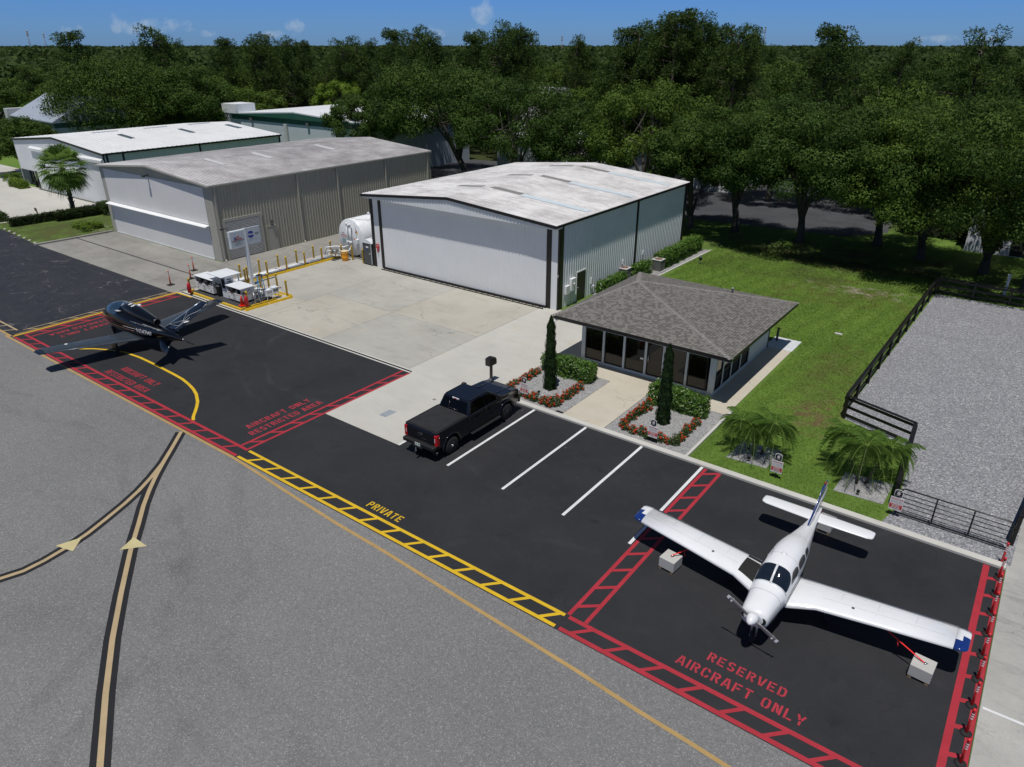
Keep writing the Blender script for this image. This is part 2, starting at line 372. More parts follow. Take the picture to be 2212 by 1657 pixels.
GRV = m_gravel('lot_gravel', (.235, .24, .26), (.43, .435, .465), (.10, .102, .11), 15); GRB = m_gravel('bed_gravel', (.30, .30, .30), (.48, .48, .475), (.14, .14, .145), 20)
GRA = m_ground()
def paint(name, c, wear=.25, rough=.6):
    m, nt, out = newmat(name); g = NT(nt); p = g.pos()
    b = g.mix(g.rng(g.noise(p, 1.5, 4), .3, .7), c, tuple(q*.82 for q in c))
    b = g.mix(g.rng(g.noise(p, 14, 5, .75), .60, .74, 0, wear), b, (.03, .03, .032)); b = g.mix(g.rng(g.noise(p, 55, 2), .3, .7, .25, 0), b, tuple(q*.5 for q in c))
    g.bsdf(out, b, rough, normal=g.bump(g.noise(p, 50, 2), .25, .006), spec=.3); return m
P_RED = paint('red_paint', (.40, .030, .045), .42); P_YEL = paint('yellow_paint', (.68, .44, .018), .22); P_WHT = paint('white_paint', (.72, .73, .74), .05)
P_TAN = paint('faded_tan_paint', (.42, .28, .11), .35); P_PALE = paint('pale_faded_paint', (.44, .34, .20), .5); P_BLK = paint('black_outline_paint', (.018, .018, .02), .1); P_ARW = paint('arrow_paint', (.55, .48, .26), .1)

# ---------------------------------------------------------------- ground sheets
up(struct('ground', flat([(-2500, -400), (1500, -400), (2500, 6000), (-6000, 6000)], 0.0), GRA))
up(struct('taxiway', flat([(-400, -150), (300, -150), (300, 14.62), (-400, 14.62)], .004), TAR))
asph = up(struct('black_asphalt', flat([(-51.25, 14.62), (2.02, 14.62), (2.02, 26.66), (-21.6, 26.66), (-21.6, 19.88), (-26.92, 19.88), (-26.92, 26.1), (-51.25, 26.1)], .008), SEAL))
up(struct('older_asphalt', flat([(-120, 14.62), (-51.25, 14.62), (-51.25, 25.75), (-75.4, 25.75), (-84.6, 26.3), (-120, 26.3)], .006), OLD))
up(struct('concrete_drive', flat([(-26.92, 19.88), (-21.6, 19.88), (-21.6, 33.0), (-12.0, 33.0), (-10.5, 33.0), (-10.5, 42.6), (-21.6, 42.6), (-21.6, 40.2), (-27.4, 40.2), (-27.4, 26.1), (-26.92, 26.1)], .010), CL))
for i, (a, m_) in enumerate([(((-42.0, 26.42), (-35.2, 26.42), (-35.2, 32.65), (-42.0, 32.65)), CT), (((-51.25, 26.42), (-42.02, 26.42), (-42.02, 30.6), (-51.25, 30.6)), CT),
     (((-51.25, 30.62), (-42.02, 30.62), (-42.02, 40.6), (-51.25, 40.6)), CG), (((-42.0, 32.67), (-35.2, 32.67), (-35.2, 40.6), (-42.0, 40.6)), CG),
     (((-35.18, 26.42), (-27.42, 26.42), (-27.42, 32.65), (-35.18, 32.65)), CG), (((-35.18, 32.67), (-27.42, 32.67), (-27.42, 40.2), (-35.18, 40.2)), CT)]):
    up(struct('concrete_apron', flat(a, .012), m_))
up(struct('apron_base', flat([(-51.3, 26.1), (-27.38, 26.1), (-27.38, 40.8), (-51.3, 40.8)], .008), mat('joint_filler', (.09, .085, .075), .9, world=True)))
up(struct('weathered_apron', flat([(-75.4, 25.76), (-51.31, 25.76), (-51.31, 62), (-56.1, 62), (-56.1, 32.8), (-75.1, 32.8)], .009), CD))
up(struct('hangar_alley', flat([(-56.1, 40.82), (-44.6, 40.82), (-44.6, 62), (-51.3, 62), (-51.3, 40.82)], .0085), CD))
up(struct('neighbour_drive', flat([(-120, 26.9), (-88.2, 27.1), (-87.6, 31.5), (-86.6, 38.7), (-113, 38.7), (-118, 44), (-140, 44)], .009), CL))
up(struct('walkway', flat([(-17.22, 26.99), (-14.78, 26.99), (-14.78, 32.0), (-17.22, 32.0)], .020), CW))
up(struct('office_walk', flat([(-21.6, 32.0), (-10.5, 32.0), (-10.5, 43.3), (-21.6, 43.3)], .016), CW))
up(struct('pale_slab', flat([(-12.1, 42.35), (-10.46, 42.35), (-10.46, 44.35), (-12.1, 44.35)], .022), mat('pale_concrete', (.52, .54, .56), .7, world=True)))
up(struct('gravel_bed', flat([(-21.55, 26.99), (-17.24, 26.99), (-17.24, 31.98), (-21.55, 31.98)], .015), GRB))
up(struct('gravel_bed', flat([(-14.76, 26.99), (-10.46, 26.99), (-10.46, 31.98), (-14.76, 31.98)], .015), GRB))
up(struct('gravel_lot', flat([(-5.35, 60.2), (-5.75, 35.3), (-2.25, 33.9), (-1.9, 28.4), (-2.2, 27.05), (2.15, 27.05), (3.4, 60.2)], .010), GRV))
up(struct('gravel_strip', flat([(-26.05, 44.5), (-24.35, 44.5), (-24.0, 62.0), (-26.05, 62.0)], .012), GRB))
up(struct('side_road', flat([(2.04, -20), (3.35, -20), (3.35, 26.0), (3.1, 34), (3.6, 62), (2.5, 62), (2.15, 30), (2.04, 27)], .009), CR))
up(struct('old_road', flat([(3.37, 26.0), (60, 26.0), (60, 62), (3.62, 62), (3.12, 34)], .007), CR))
up(struct('access_road', flat([(-80, 76.0), (-30, 73.5), (-15.5, 75.0), (-12.5, 79), (-14, 92), (-20, 108), (-80, 92)], .008), m_seal('access_asphalt', (.05, .052, .058), (.075, .077, .083))))
for b in [[(-42.01, 26.42), (-42.01, 40.1)]]: pass
# kerbs
k = MB(); k.box(-21.6, 26.66, -.1, 2.02, 26.98, .12); struct('kerb', k, CK).modifiers.new('bevel', 'BEVEL').width = .02
k = MB(); k.box(-10.46, 26.98, -.1, -10.33, 32.6, .10); struct('kerb', k, CK)
k = MB(); k.prism([(-75.55, 25.55), (-75.1, 25.6), (-74.95, 28.5), (-74.85, 32.7), (-75.2, 32.7), (-75.3, 28.8)], 'z', -.1, .14); struct('kerb', k, CD)
k = MB(); k.prism([(-118, 26.5), (-88.3, 26.75), (-88.3, 27.05), (-118, 26.85)], 'z', -.1, .10); struct('kerb', k, CK)
k = MB(); k.prism([(-24.34, 44.5), (-24.22, 44.5), (-23.87, 62.0), (-23.99, 62.0)], 'z', -.05, .06); struct('kerb', k, CK)
# trench drain at the edge of the apron
struct('trench_drain', MB().box(-51.3, 26.17, -.05, -27.0, 26.31, .014), mat('drain_grate', (.012, .012, .013), .5, .3))
struct('drain_edge', MB().box(-51.3, 26.06, -.05, -27.0, 26.168, .016), CK); struct('drain_edge', MB().box(-51.3, 26.312, -.05, -27.0, 26.42, .016), CK)
struct('trench_drain', MB().prism([(-75.3, 29.15), (-51.6, 29.2), (-51.6, 29.33), (-75.3, 29.3)], 'z', -.05, .014), mat('slot_grate', (.03, .03, .03), .6))
struct('trench_drain', MB().box(-51.72, 26.3, -.05, -51.6, 29.198, .014), bpy.data.materials['slot_grate'])
gr = MB(); gr.box(-17.66, 26.99, -.05, -17.26, 27.30, .022); go = gr.build('floor_drain', bpy.data.materials['drain_grate']); tag(go, 'black square drain grate in the gravel beside the walkway', 'drain')
sl = MB()
for i in range(6): sl.box(-17.63+i*.06, 27.01, .0225, -17.60+i*.06, 27.28, .03)
sl.build('slat', mat('grate_slat', (.05, .05, .055), .4, .6), go)
tag(MB().prism([(-24.62, 21.42), (-24.16, 21.45), (-24.12, 22.2), (-24.60, 22.16)], 'z', 0, .018).build('access_cover', mat('galvanised_cover', (.36, .39, .42), .45, .3)), 'grey metal access cover set in the pale concrete drive', 'cover')
tag(MB().lathe([(.1, 0), (.1, .016)], (-23.55, 24.4, 0), 16).build('drain_cover', mat('round_cover', (.2, .2, .2), .6)), 'small round cover in the pale concrete left of the pickup', 'cover')

# ---------------------------------------------------------------- painted markings: parts of the asphalt sheets
ZM = .013
def strip(name, m_, pts, w, z=ZM, par=None):
    o = up(ribbon(pts, w, z).build(name, m_)); o['kind'] = 'structure'
    if par is not None: o.parent = par; del o['kind']
    return o
def ladder(p0, p1, q0, q1, w0, w1, rungs, rw, m_, name='ladder_marking'):
    """two rails (p0-p1 outer, q0-q1 inner) with slanting rungs butted between them; rungs = list of (outer,inner) points"""
    M = merge(ribbon([p0, p1], w0, ZM), ribbon([q0, q1], w1, ZM)); rr = MB()
    for a, b in rungs:
        d = Vector((p1[0]-p0[0], p1[1]-p0[1])).normalized()*rw/2
        rr.add([(a[0]-d.x, a[1]-d.y, ZM), (a[0]+d.x, a[1]+d.y, ZM), (b[0]+d.x, b[1]+d.y, ZM), (b[0]-d.x, b[1]-d.y, ZM)], [(0, 1, 2, 3)])
    o = up(merge(M, rr).build(name, m_, asph)); return o
def hl(u0, u1, vo, vi, us, m_, w=.14, sl=.42, rw=.17):
    ladder((u0, vo), (u1, vo), (u0, vi), (u1, vi), w, w, [((x, vo+w/2), (x+sl, vi-w/2)) for x in us], rw, m_)
YO, YI = 14.73, 15.33
hl(-51.2, -26.92, YO, YI, [-50.35+i*1.235 for i in range(19)], P_RED, .15)
hl(-26.8, -9.36, YO, YI, [-26.1+i*1.24 for i in range(14)], P_YEL, .14)
hl(-9.2, 1.98, YO, YI, [-8.75+i*1.245 for i in range(9)], P_RED, .16)
def vl(uo, ui, v0, v1, vs, m_, wo=.14, wi=.14, sl=.36, rw=.17):
    sg = 1 if ui > uo else -1
    ladder((uo, v0), (uo, v1), (ui, v0), (ui, v1), wo, wi, [((uo+sg*wo/2, y), (ui-sg*wi/2, y+sl*sg)) for y in vs], rw, m_)
vl(-26.98, -27.52, 15.42, 26.05, [16.25+i*1.16 for i in range(9)], P_RED, .14, .14, .36)
vl(-9.27, -8.62, 15.42, 26.6, [15.95+i*1.13 for i in range(10)], P_RED, .14, .14, .42)
vl(1.45, 1.92, 15.42, 26.6, [16.1+i*1.08 for i in range(10)], P_RED, .2, .17, .1)
vl(-51.14, -50.45, 15.42, 25.7, [16.2+i*1.25 for i in range(8)], P_RED, .14, .14, .42)
strip('edge_line', P_YEL, [(-51.42, 14.7), (-51.42, 25.95), (-49.5, 26.02)], .17)
strip('edge_line', P_TAN, [(-51.66, 14.9), (-51.66, 25.9)], .09); strip('edge_line', P_PALE, [(-52.15, 15.6), (-52.15, 26.1)], .08)
M = MB()
for i in range(8): M.add([(-51.71, 16.2+i*1.3, ZM), (-51.71, 16.33+i*1.3, ZM), (-52.11, 15.93+i*1.3, ZM), (-52.11, 15.8+i*1.3, ZM)], [(0, 1, 2, 3)])
up(struct('tick_marking', M, P_PALE))
strip('edge_line', P_PALE, [(-52.4, 15.35), (-70, 15.35)], .12); strip('edge_line', P_TAN, [(-51.6, 14.66), (-70, 14.66)], .16)
M = MB()
for i in range(8): M.add([(-53-i*1.3, 14.75, ZM), (-53.12-i*1.3, 14.75, ZM), (-52.72-i*1.3, 15.28, ZM), (-52.6-i*1.3, 15.28, ZM)], [(0, 1, 2, 3)])
up(struct('tick_marking', M, P_PALE))
strip('boundary_line', P_TAN, [(-52.0, 14.5), (-27.0, 14.55), (-25.15, 14.45), (-22.04, 14.25), (-19.3, 14.10), (-16.6, 14.03), (-13.07, 13.85), (-10.27, 13.72), (-7.83, 13.6), (-5.6, 13.43), (-4.14, 13.37), (-2.5, 13.27), (0, 13.1), (3, 12.9)], .14, .0105)
for u in (-18.62, -15.52, -12.46, -9.46):
    o = strip('parking_line', P_WHT, [(u, 19.9), (u, 26.64)], .13, par=asph)
strip('parking_line', P_WHT, [(-21.66, 19.9), (-21.66, 26.64)], .12, .0145, par=asph)
strip('lead_in_line', P_YEL, [(-46.2, 15.95), (-45.87, 16.28), (-45.17, 16.85), (-44.26, 17.32), (-43.11, 17.74), (-41.47, 17.89), (-39.75, 17.88), (-37.58, 17.81), (-36.6, 17.75), (-35.68, 17.59), (-34.9, 17.4), (-34.21, 17.15), (-33.34, 16.7), (-32.85, 16.35), (-32.4, 15.99), (-32.0, 15.65), (-31.62, 15.42)], .16, par=asph)
tl = [(-31.02, 14.42), (-30.0, 13.4), (-29.0, 12.35), (-28.3, 11.45), (-27.71, 10.59), (-27.25, 9.75), (-26.82, 8.81), (-26.45, 7.95), (-26.2, 7.1), (-26.05, 6.2), (-26.03, 5.5), (-26.25, 4.83), (-26.7, 3.9), (-27.5, 2.9)]
tr_ = [(-31.02, 14.42), (-30.0, 13.4), (-29.0, 12.38), (-28.15, 11.55), (-27.36, 10.85), (-26.5, 10.15), (-25.5, 9.43), (-24.08, 8.37), (-22.13, 7.05), (-20.25, 5.83), (-18.26, 4.66), (-16.05, 3.45), (-14, 2.4), (-12, 1.4)]
strip('taxi_line_outline', P_BLK, tr_, .52, .0080); strip('taxi_line_outline', P_BLK, tl, .52, .0070)
strip('taxi_line', P_PALE, tr_, .17, .0115); strip('taxi_line', P_PALE, tl[1:], .17, .0095)
for t3 in ([(-24.45, 8.15), (-23.85, 8.88), (-24.78, 8.86)], [(-26.62, 6.82), (-25.76, 7.07), (-26.34, 7.66)]): up(struct('arrow_marking', flat(t3, .0135), P_ARW))
strip('old_line', P_WHT, [(2.1, 19.42), (3.3, 19.47)], .09, .012)

# stencil lettering, one mesh per line of words
_t = .16
def _g(ch):
    S = [(.09, 0), (.09, 1)]
    D = {'R': [S, [(.23, .92), (.40, .92), (.51, .81), (.51, .63), (.40, .52), (.23, .52)], [(.34, .41), (.53, 0)]],
     'E': [S, [(.23, .92), (.58, .92)], [(.23, .5), (.5, .5)], [(.23, .08), (.58, .08)]],
     'S': [[(.52, .78), (.42, .92), (.2, .92), (.09, .8), (.09, .66), (.2, .56), (.27, .54)], [(.34, .47), (.42, .44), (.52, .34), (.52, .2), (.42, .08), (.2, .08), (.09, .22)]],
     'V': [[(.07, 1), (.25, .03)], [(.55, 1), (.37, .03)]], 'D': [S, [(.23, .92), (.38, .92), (.52, .78), (.52, .22), (.38, .08), (.23, .08)]],
     'A': [[(.24, 1), (.06, 0)], [(.38, 1), (.56, 0)], [(.23, .3), (.39, .3)]], 'I': [S],
     'C': [[(.52, .68), (.52, .8), (.42, .92), (.34, .92)], [(.27, .92), (.2, .92), (.09, .8), (.09, .2), (.2, .08), (.27, .08)], [(.34, .08), (.42, .08), (.52, .2), (.52, .32)]],
     'F': [S, [(.23, .92), (.58, .92)], [(.23, .5), (.5, .5)]], 'T': [[(.3, 0), (.3, .79)], [(.02, .92), (.58, .92)]],
     'O': [[(.27, .92), (.2, .92), (.09, .8), (.09, .2), (.2, .08), (.27, .08)], [(.34, .92), (.42, .92), (.52, .8), (.52, .2), (.42, .08), (.34, .08)]],
     'N': [S, [(.53, 0), (.53, 1)], [(.23, .9), (.39, .12)]], 'L': [S, [(.23, .08), (.56, .08)]],
     'Y': [[(.06, 1), (.26, .5)], [(.54, 1), (.34, .5)], [(.3, .4), (.3, 0)]], 'P': [S, [(.23, .92), (.40, .92), (.51, .81), (.51, .60), (.40, .48), (.23, .48)]]}
    return D[ch]
def stencil(text, org, du, dv, h, length, m_, gap=.45):
    """text on the ground from org along unit du, letters rising along dv"""
    adv = [(.36 if c == 'I' else .5 if c == ' ' else .80) for c in text]; k = length/(sum(adv)*1.0); M = MB(); x = 0
    for c, a in zip(text, adv):
        if c != ' ':
            for st in _g(c):
                rb = ribbon(st, _t, 0); rb.v = [(org[0]+du[0]*(x+p[0])*k+dv[0]*p[1]*h, org[1]+du[1]*(x+p[0])*k+dv[1]*p[1]*h, ZM+.0005) for p in rb.v]
                M = merge(M, rb)
        x += a
    o = up(M.build('painted_lettering', m_, asph)); o['label'] = text.lower()+' in stencilled letters'; return o
P_RLT = paint('red_letter_paint', (.42, .035, .055), .3)
stencil('RESERVED', (-4.88, 16.36), (1, 0), (0, 1), .36, 2.45, P_RLT); stencil('AIRCRAFT ONLY', (-5.6, 15.68), (1, 0), (0, 1), .38, 3.9, P_RLT)
stencil('PRIVATE', (-19.25, 15.6), (1, 0), (0, 1), .38, 1.95, P_YEL)
stencil('AIRCRAFT ONLY', (-28.62, 16.6), (0, 1), (-1, 0), .42, 3.85, P_RLT); stencil('RESTRICTED AREA', (-27.92, 16.3), (0, 1), (-1, 0), .42, 4.35, P_RLT)
stencil('AIRCRAFT ONLY', (-40.75, 16.3), (1, 0), (0, 1), .42, 3.85, P_RLT); stencil('RESTRICTED AREA', (-41.1, 15.55), (1, 0), (0, 1), .42, 4.5, P_RLT)
stencil('AIRCRAFT ONLY', (-49.15, 20.3), (0, -1), (1, 0), .42, 3.85, P_RLT); stencil('RESTRICTED AREA', (-49.95, 20.5), (0, -1), (1, 0), .42, 4.3, P_RLT)
# ---------------------------------------------------------------- buildings
def m_metal(name, c, rough=.45, streak=.12, dirt=(.25, .22, .18), axis='z'):
    m, nt, out = newmat(name); g = NT(nt); p = g.obj()
    sc = (2.5, 2.5, .18) if axis == 'z' else (.25, 3.0, 1)
    n = g.noise(g.mapping(p, sc), 1.6, 5, .65); b = g.mix(g.rng(n, .45, .8, 0, streak), c, dirt)
    b = g.mix(g.rng(g.noise(p, .5, 4), .3, .7, .08, 0), b, (.2, .2, .2))
    g.bsdf(out, b, rough, 0, spec=.4); return m
def m_roof(name, c, dark, amt, big=.35, v0=0, rib=.12):
    """painted ribbed roof with grime streaks along the ribs (which run along u), flats between them darkened for contrast"""
    m, nt, out = newmat(name); g = NT(nt); p = g.pos()
    n = g.noise(g.mapping(p, (.7, 11, .1)), 1.0, 6, .75); f = g.noise(p, big, 5, .65)
    k = g.math('ADD', g.math('MULTIPLY', n, .65), g.math('MULTIPLY', f, .45))
    b = g.mix(g.rng(k, .49, .66, 0, amt), c, dark); sp = g.noise(g.mapping(p, (2.5, 9, 1)), 2.2, 5, .8)
    b = g.mix(g.rng(sp, .56, .74, 0, amt*.7), b, tuple(q*.7 for q in dark))
    w = g.math('FRACT', g.math('DIVIDE', g.math('SUBTRACT', g.sep(p)[1], v0), .305)); b = g.mix(g.math('MULTIPLY', g.rng(w, .66, .72, 1, 0), g.rng(f, .3, .7, rib*.6, rib)), b, tuple(q*.55 for q in dark))
    g.bsdf(out, b, .5, 0, spec=.35); return m
WHM = m_metal('white_ribbed_steel', (.66, .69, .70), .42, .10); WHD = m_metal('white_door_steel', (.72, .735, .745), .45, .05); BLK = mat('black_trim', (.010, .009, .0085), .4, var=.1)
TNM = m_metal('tan_ribbed_steel', (.34, .325, .265), .5, .25, (.16, .14, .11)); TND = m_metal('tan_trim_steel', (.38, .37, .32), .5, .1); TDR = m_metal('pale_door_steel', (.70, .695, .68), .5, .06)
WRF = m_roof('white_ribbed_roof', (.70, .69, .68), (.33, .31, .305), .72, .35, 39.32, .12); TRF = m_roof('weathered_ribbed_roof', (.66, .645, .64), (.25, .235, .24), .45, .5, 32.6, .78); LRF = m_roof('clean_white_roof', (.70, .71, .72), (.42, .42, .42), .3)
GRN = m_metal('green_band_steel', (.012, .085, .055), .5, .1); GRY = mat('translucent_grey_panel', (.22, .215, .205), .5, var=.2); SKY_P = mat('pale_blue_panel', (.58, .66, .70), .35, var=.06)
GLD = mat('dark_skylight_glass', (.10, .13, .16), .15)
DKG, _nt, _o = newmat('tinted_glass'); _g2 = NT(_nt); _g2.bsdf(_o, (.006, .0045, .004), .025, 0, spec=.5)

def wall_ribs(p0, p1, zb, zt, nrm, pitch=.305, dep=.035, thick=.12, zbf=None):
    """ribbed sheet from p0 to p1 standing on zb, top given by zt(s)"""
    L = math.hypot(p1[0]-p0[0], p1[1]-p0[1]); d = ((p1[0]-p0[0])/L, (p1[1]-p0[1])/L); S = []
    n = max(1, int(round(L/pitch))); q = L/n
    for i in range(n):
        a = i*q; S += [(a, 0), (a+q*.68, 0), (a+q*.76, dep), (a+q*.92, dep)]
    S.append((L, 0)); V = []; zt = zt if callable(zt) else (lambda s, z=zt: z); zbf = zbf or (lambda s: zb)
    for s, o in S:
        x, y = p0[0]+d[0]*s+nrm[0]*o, p0[1]+d[1]*s+nrm[1]*o; V += [(x, y, zbf(s)), (x, y, zt(s))]
    F = [(2*i, 2*i+2, 2*i+3, 2*i+1) for i in range(len(S)-1)]; k = len(V)
    for s in (0, L):
        x, y = p0[0]+d[0]*s-nrm[0]*thick, p0[1]+d[1]*s-nrm[1]*thick; V += [(x, y, zbf(s)), (x, y, zt(s))]
    F += [(0, 1, k+1, k), (k-2, k-1, k+3, k+2)]
    return MB().add(V, F)
def roof_ribs(u0, z0, u1, z1, v0, v1, pitch=.305, dep=.035):
    """sloping ribbed sheet, ribs running from the eave (u0,z0) to the ridge (u1,z1)"""
    n = int(round((v1-v0)/pitch)); q = (v1-v0)/n; S = []
    for i in range(n):
        a = v0+i*q; S += [(a, 0), (a+q*.68, 0), (a+q*.76, dep), (a+q*.92, dep)]
    S.append((v1, 0)); V = []
    for s, o in S: V += [(u0, s, z0+o), (u1, s, z1+o), ]
    F = [(2*i, 2*i+2, 2*i+3, 2*i+1) for i in range(len(S)-1)]
    k = len(V); V += [(u0, v0, z0-.10), (u1, v0, z1-.10), (u0, v1, z0-.10), (u1, v1, z1-.10)]
    F += [(k, k+2, k+3, k+1)]
    F += [(0, k, k+1, 1), (len(S)*2-2, len(S)*2-1, k+3, k+2), tuple([k]+[2*i for i in range(len(S))]+[k+2])]
    return MB().add(V, F)
def fascia(u0, z0, um, zm, u1, z1, v, t, h, gap=0.0):
    """trim board following a gable"""
    M = MB()
    for a, za, b, zb in ((u0, z0, um, zm), (um, zm, u1, z1)):
        M.hexa([(a, v-t, za-h), (b, v-t, zb-h), (b, v, zb-h), (a, v, za-h), (a, v-t, za), (b, v-t, zb), (b, v, zb), (a, v, za)])
    return M
def on_slope(u, u0, z0, u1, z1): return z0+(z1-z0)*(u-u0)/(u1-u0)
def slope_panel(ua, ub, va, vb, u0, z0, u1, z1, lift=.05, th=.03):
    za, zb = on_slope(ua, u0, z0, u1, z1)+lift, on_slope(ub, u0, z0, u1, z1)+lift
    return MB().hexa([(ua, va, za-th), (ub, va, zb-th), (ub, vb, zb-th), (ua, vb, za-th), (ua, va, za), (ub, va, zb), (ub, vb, zb), (ua, vb, za)])

# --- white hangar with black trim
H = thing('hangar', 'white ribbed metal hangar with black trim and a grimy white gable roof behind the office', 'hangar', (-35.6, 50, 0))
def hp(name, M, m, **k): return M.build(name, m, H, off=(-35.6, 50, 0), **k)
UL, UR, VF, VB, EZ, RZ, UM = -44.75, -26.12, 40.12, 60.1, 6.14, 6.93, -35.6
gab = lambda s, u0=UL, w=UR-UL: (EZ-.12)+(RZ-EZ)*(1-abs(2*s/w-1))
rv0, rv1 = 39.32, 60.32
body = MB().box(UL+.13, VF+.18, .0, UR-.13, VB-.14, EZ-.16)
hp('wall', merge(wall_ribs((UR, VF), (UR, VB), 0, EZ-.10, (1, 0)), wall_ribs((UL, VB), (UL, VF), 0, EZ-.10, (-1, 0)), wall_ribs((UR, VB), (UL, VB), 0, gab, (0, 1)), body), WHM)
hp('roof', merge(roof_ribs(UL-.2, EZ, UM, RZ, rv0, rv1), roof_ribs(UR+.2, EZ, UM, RZ, rv0, rv1)), WRF)
hp('fascia', merge(fascia(UL-.2, EZ-.01, UM, RZ-.01, UR+.2, EZ-.01, rv0-.002, .06, .2), fascia(UL-.2, EZ-.01, UM, RZ-.01, UR+.2, EZ-.01, rv1+.062, .06, .2),
   MB().box(UR+.202, rv0-.06, EZ-.17, UR+.25, rv1+.06, EZ-.01), MB().box(UL-.25, rv0-.06, EZ-.17, UL-.202, rv1+.06, EZ-.01)), BLK)
hp('gable_panel', merge(wall_ribs((UR+.12, rv0+.04), (UL-.12, rv0+.04), 5.84, lambda s: EZ-.2+(RZ-EZ)*(1-abs(2*s/(UR-UL+.24)-1)), (0, -1)), MB().box(UL-.1, rv0+.17, 5.86, UR+.1, 39.98, 5.95)), WHM)
hp('soffit_end', MB().box(UR-.02, rv0+.16, 5.84, UR+.16, VF-.01, EZ-.18), WHM); hp('soffit_end', MB().box(UL-.16, rv0+.16, 5.84, UL+.02, VF-.01, EZ-.18), WHM)
dr = hp('hangar_door', wall_ribs((-27.05, 40.03), (-43.5, 40.03), .14, 5.86, (0, -1), .2, .012), WHD)
for x0, x1 in ((-27.12, -26.72), (-43.78, -43.5), (-44.75, -44.42)):
    hp('door_post', MB().box(x0, 39.96, 0, x1, 40.11, 5.84), BLK)
hp('corner_panel', MB().box(-26.718, 39.99, 0, -26.2, 40.11, 5.84), WHD); hp('corner_panel', MB().box(-44.418, 39.99, 0, -43.782, 40.11, 5.84), WHD)
hp('corner_trim', MB().box(-26.198, 39.98, 0, UR+.045, 40.10, EZ-.18).box(UR+.036, 40.10, 0, UR+.06, 40.5, EZ-.18), BLK)
hp('corner_trim', MB().box(UR+.036, 51.05, 0, UR+.08, 51.28, EZ-.17), BLK); hp('corner_trim', MB().box(UR+.036, 59.85, 0, UR+.09, 60.2, EZ-.17), BLK)
tr = MB()
for a in (39.86, 39.55): tr.box(-43.5, a, .03, -27.05, a+.05, .08)
for i in range(28):
    x = -43.5+i*.587; tr.tube([(x, 39.58, .05), (x+.29, 39.88, .05), (x+.587, 39.58, .05)], .016, 5)
tr.box(-43.5, 39.88, .08, -27.05, 39.95, .14)
hp('door_truss', tr, BLK)
sd = hp('side_door', MB().box(-26.13, 42.42, .02, UR+.055, 43.55, 2.16), BLK)
hp('door_frame', MB().box(-26.12, 42.36, 0, UR+.05, 42.419, 2.24).box(-26.12, 43.551, 0, UR+.05, 43.61, 2.24).box(-26.12, 42.42, 2.161, UR+.05, 43.55, 2.24), WHD)
MB().lathe([(.03, 0), (.03, .06)], (UR+.055+35.6, 42.52-50, 1.05), 10, 'x').build('door_handle', mat('bright_metal', (.6, .6, .6), .25, .9), sd)
for v in (44.45, 51.15, 57.6):
    hp('skylight', slope_panel(-35.4, -32.6, v-.33, v+.33, UR+.2, EZ, UM, RZ), GRY)
    hp('skylight', slope_panel(-38.9, -36.4, v-.3, v+.3, UL-.2, EZ, UM, RZ), GRY)
    hp('roof_panel', slope_panel(-32.4, -26.5, v-.42, v+.2, UR+.2, EZ, UM, RZ, .045), SKY_P)
hp('meter_box', MB().box(UR+.04, 41.35, 1.1, UR+.27, 41.95, 2.0), WHD, bevel=.01); hp('meter_box', MB().box(UR+.04, 40.75, 1.0, UR+.22, 41.25, 1.6), WHD, bevel=.01)
hp('meter', MB().lathe([(.09, 0), (.09, .12)], (UR+.27, 41.65, 1.6), 14, 'x'), mat('meter_glass', (.5, .5, .5), .2))
for c_ in (41.65, 41.0, 41.83): hp('conduit', MB().tube([(UR+.09, c_, 1.1), (UR+.09, c_, 0)], .04, 8), WHD)
hp('hose_bib', MB().box(UR+.04, 44.3, .9, UR+.15, 44.42, 1.35).tube([(UR+.1, 44.36, .9), (UR+.12, 44.4, .5), (UR+.2, 44.6, .3)], .03, 6).tube([(UR+.12, 44.6, .2), (UR+.12, 44.6, .75)], .03, 6).box(UR+.05, 44.5, .6, UR+.2, 44.7, .72), WHD)
for v in (49.0, 52.45):
    hp('disconnect_box', MB().box(UR+.05, v, 1.35, UR+.16, v+.14, 1.65).tube([(UR+.1, v+.07, 1.35), (UR+.12, v+.1, .9), (UR+.35, v+.3, .6), (UR+.6, v+.4, .35)], .025, 6), WHD)
def text_mesh(s, size, align='CENTER', ext=0.0, sh=0):
    c = bpy.data.curves.new('t', 'FONT'); c.body = s; c.size = size; c.align_x = align; c.align_y = 'CENTER'; c.extrude = ext; c.resolution_u = 3; c.shear = sh
    c.offset = size*.018
    o = bpy.data.objects.new('t', c); COL.objects.link(o); bpy.context.view_layer.update()
    dg = bpy.context.evaluated_depsgraph_get(); me = bpy.data.meshes.new_from_object(o.evaluated_get(dg)); bpy.data.objects.remove(o); bpy.data.curves.remove(c); return me
def text_on(s, size, m, parent, org, right, upv, name='lettering', lift=.004, align='CENTER', sh=0, sx=1):
    """flat lettering on the plane through org (in the parent's frame) spanned by right/up"""
    me = text_mesh(s, size, align, sh=sh); Rv = Vector(right).normalized(); Uv = Vector(upv).normalized(); N = Rv.cross(Uv)
    M = Matrix((( Rv.x*sx, Uv.x, N.x, org[0]+N.x*lift), (Rv.y*sx, Uv.y, N.y, org[1]+N.y*lift), (Rv.z*sx, Uv.z, N.z, org[2]+N.z*lift), (0, 0, 0, 1)))
    me.transform(M); return link(name, me, m, parent)
INK = mat('black_ink', (.01, .01, .012), .5); RINK = mat('red_ink', (.45, .02, .03), .5); WINK = mat('white_ink', (.75, .75, .75), .5); BINK = mat('blue_ink', (.01, .035, .27), .4); GINK = mat('grey_ink', (.28, .28, .28), .5)
text_on('1', .3, WINK, H, (-26.13+35.6, 39.975-50, 2.5), (1, 0, 0), (0, 0, 1))
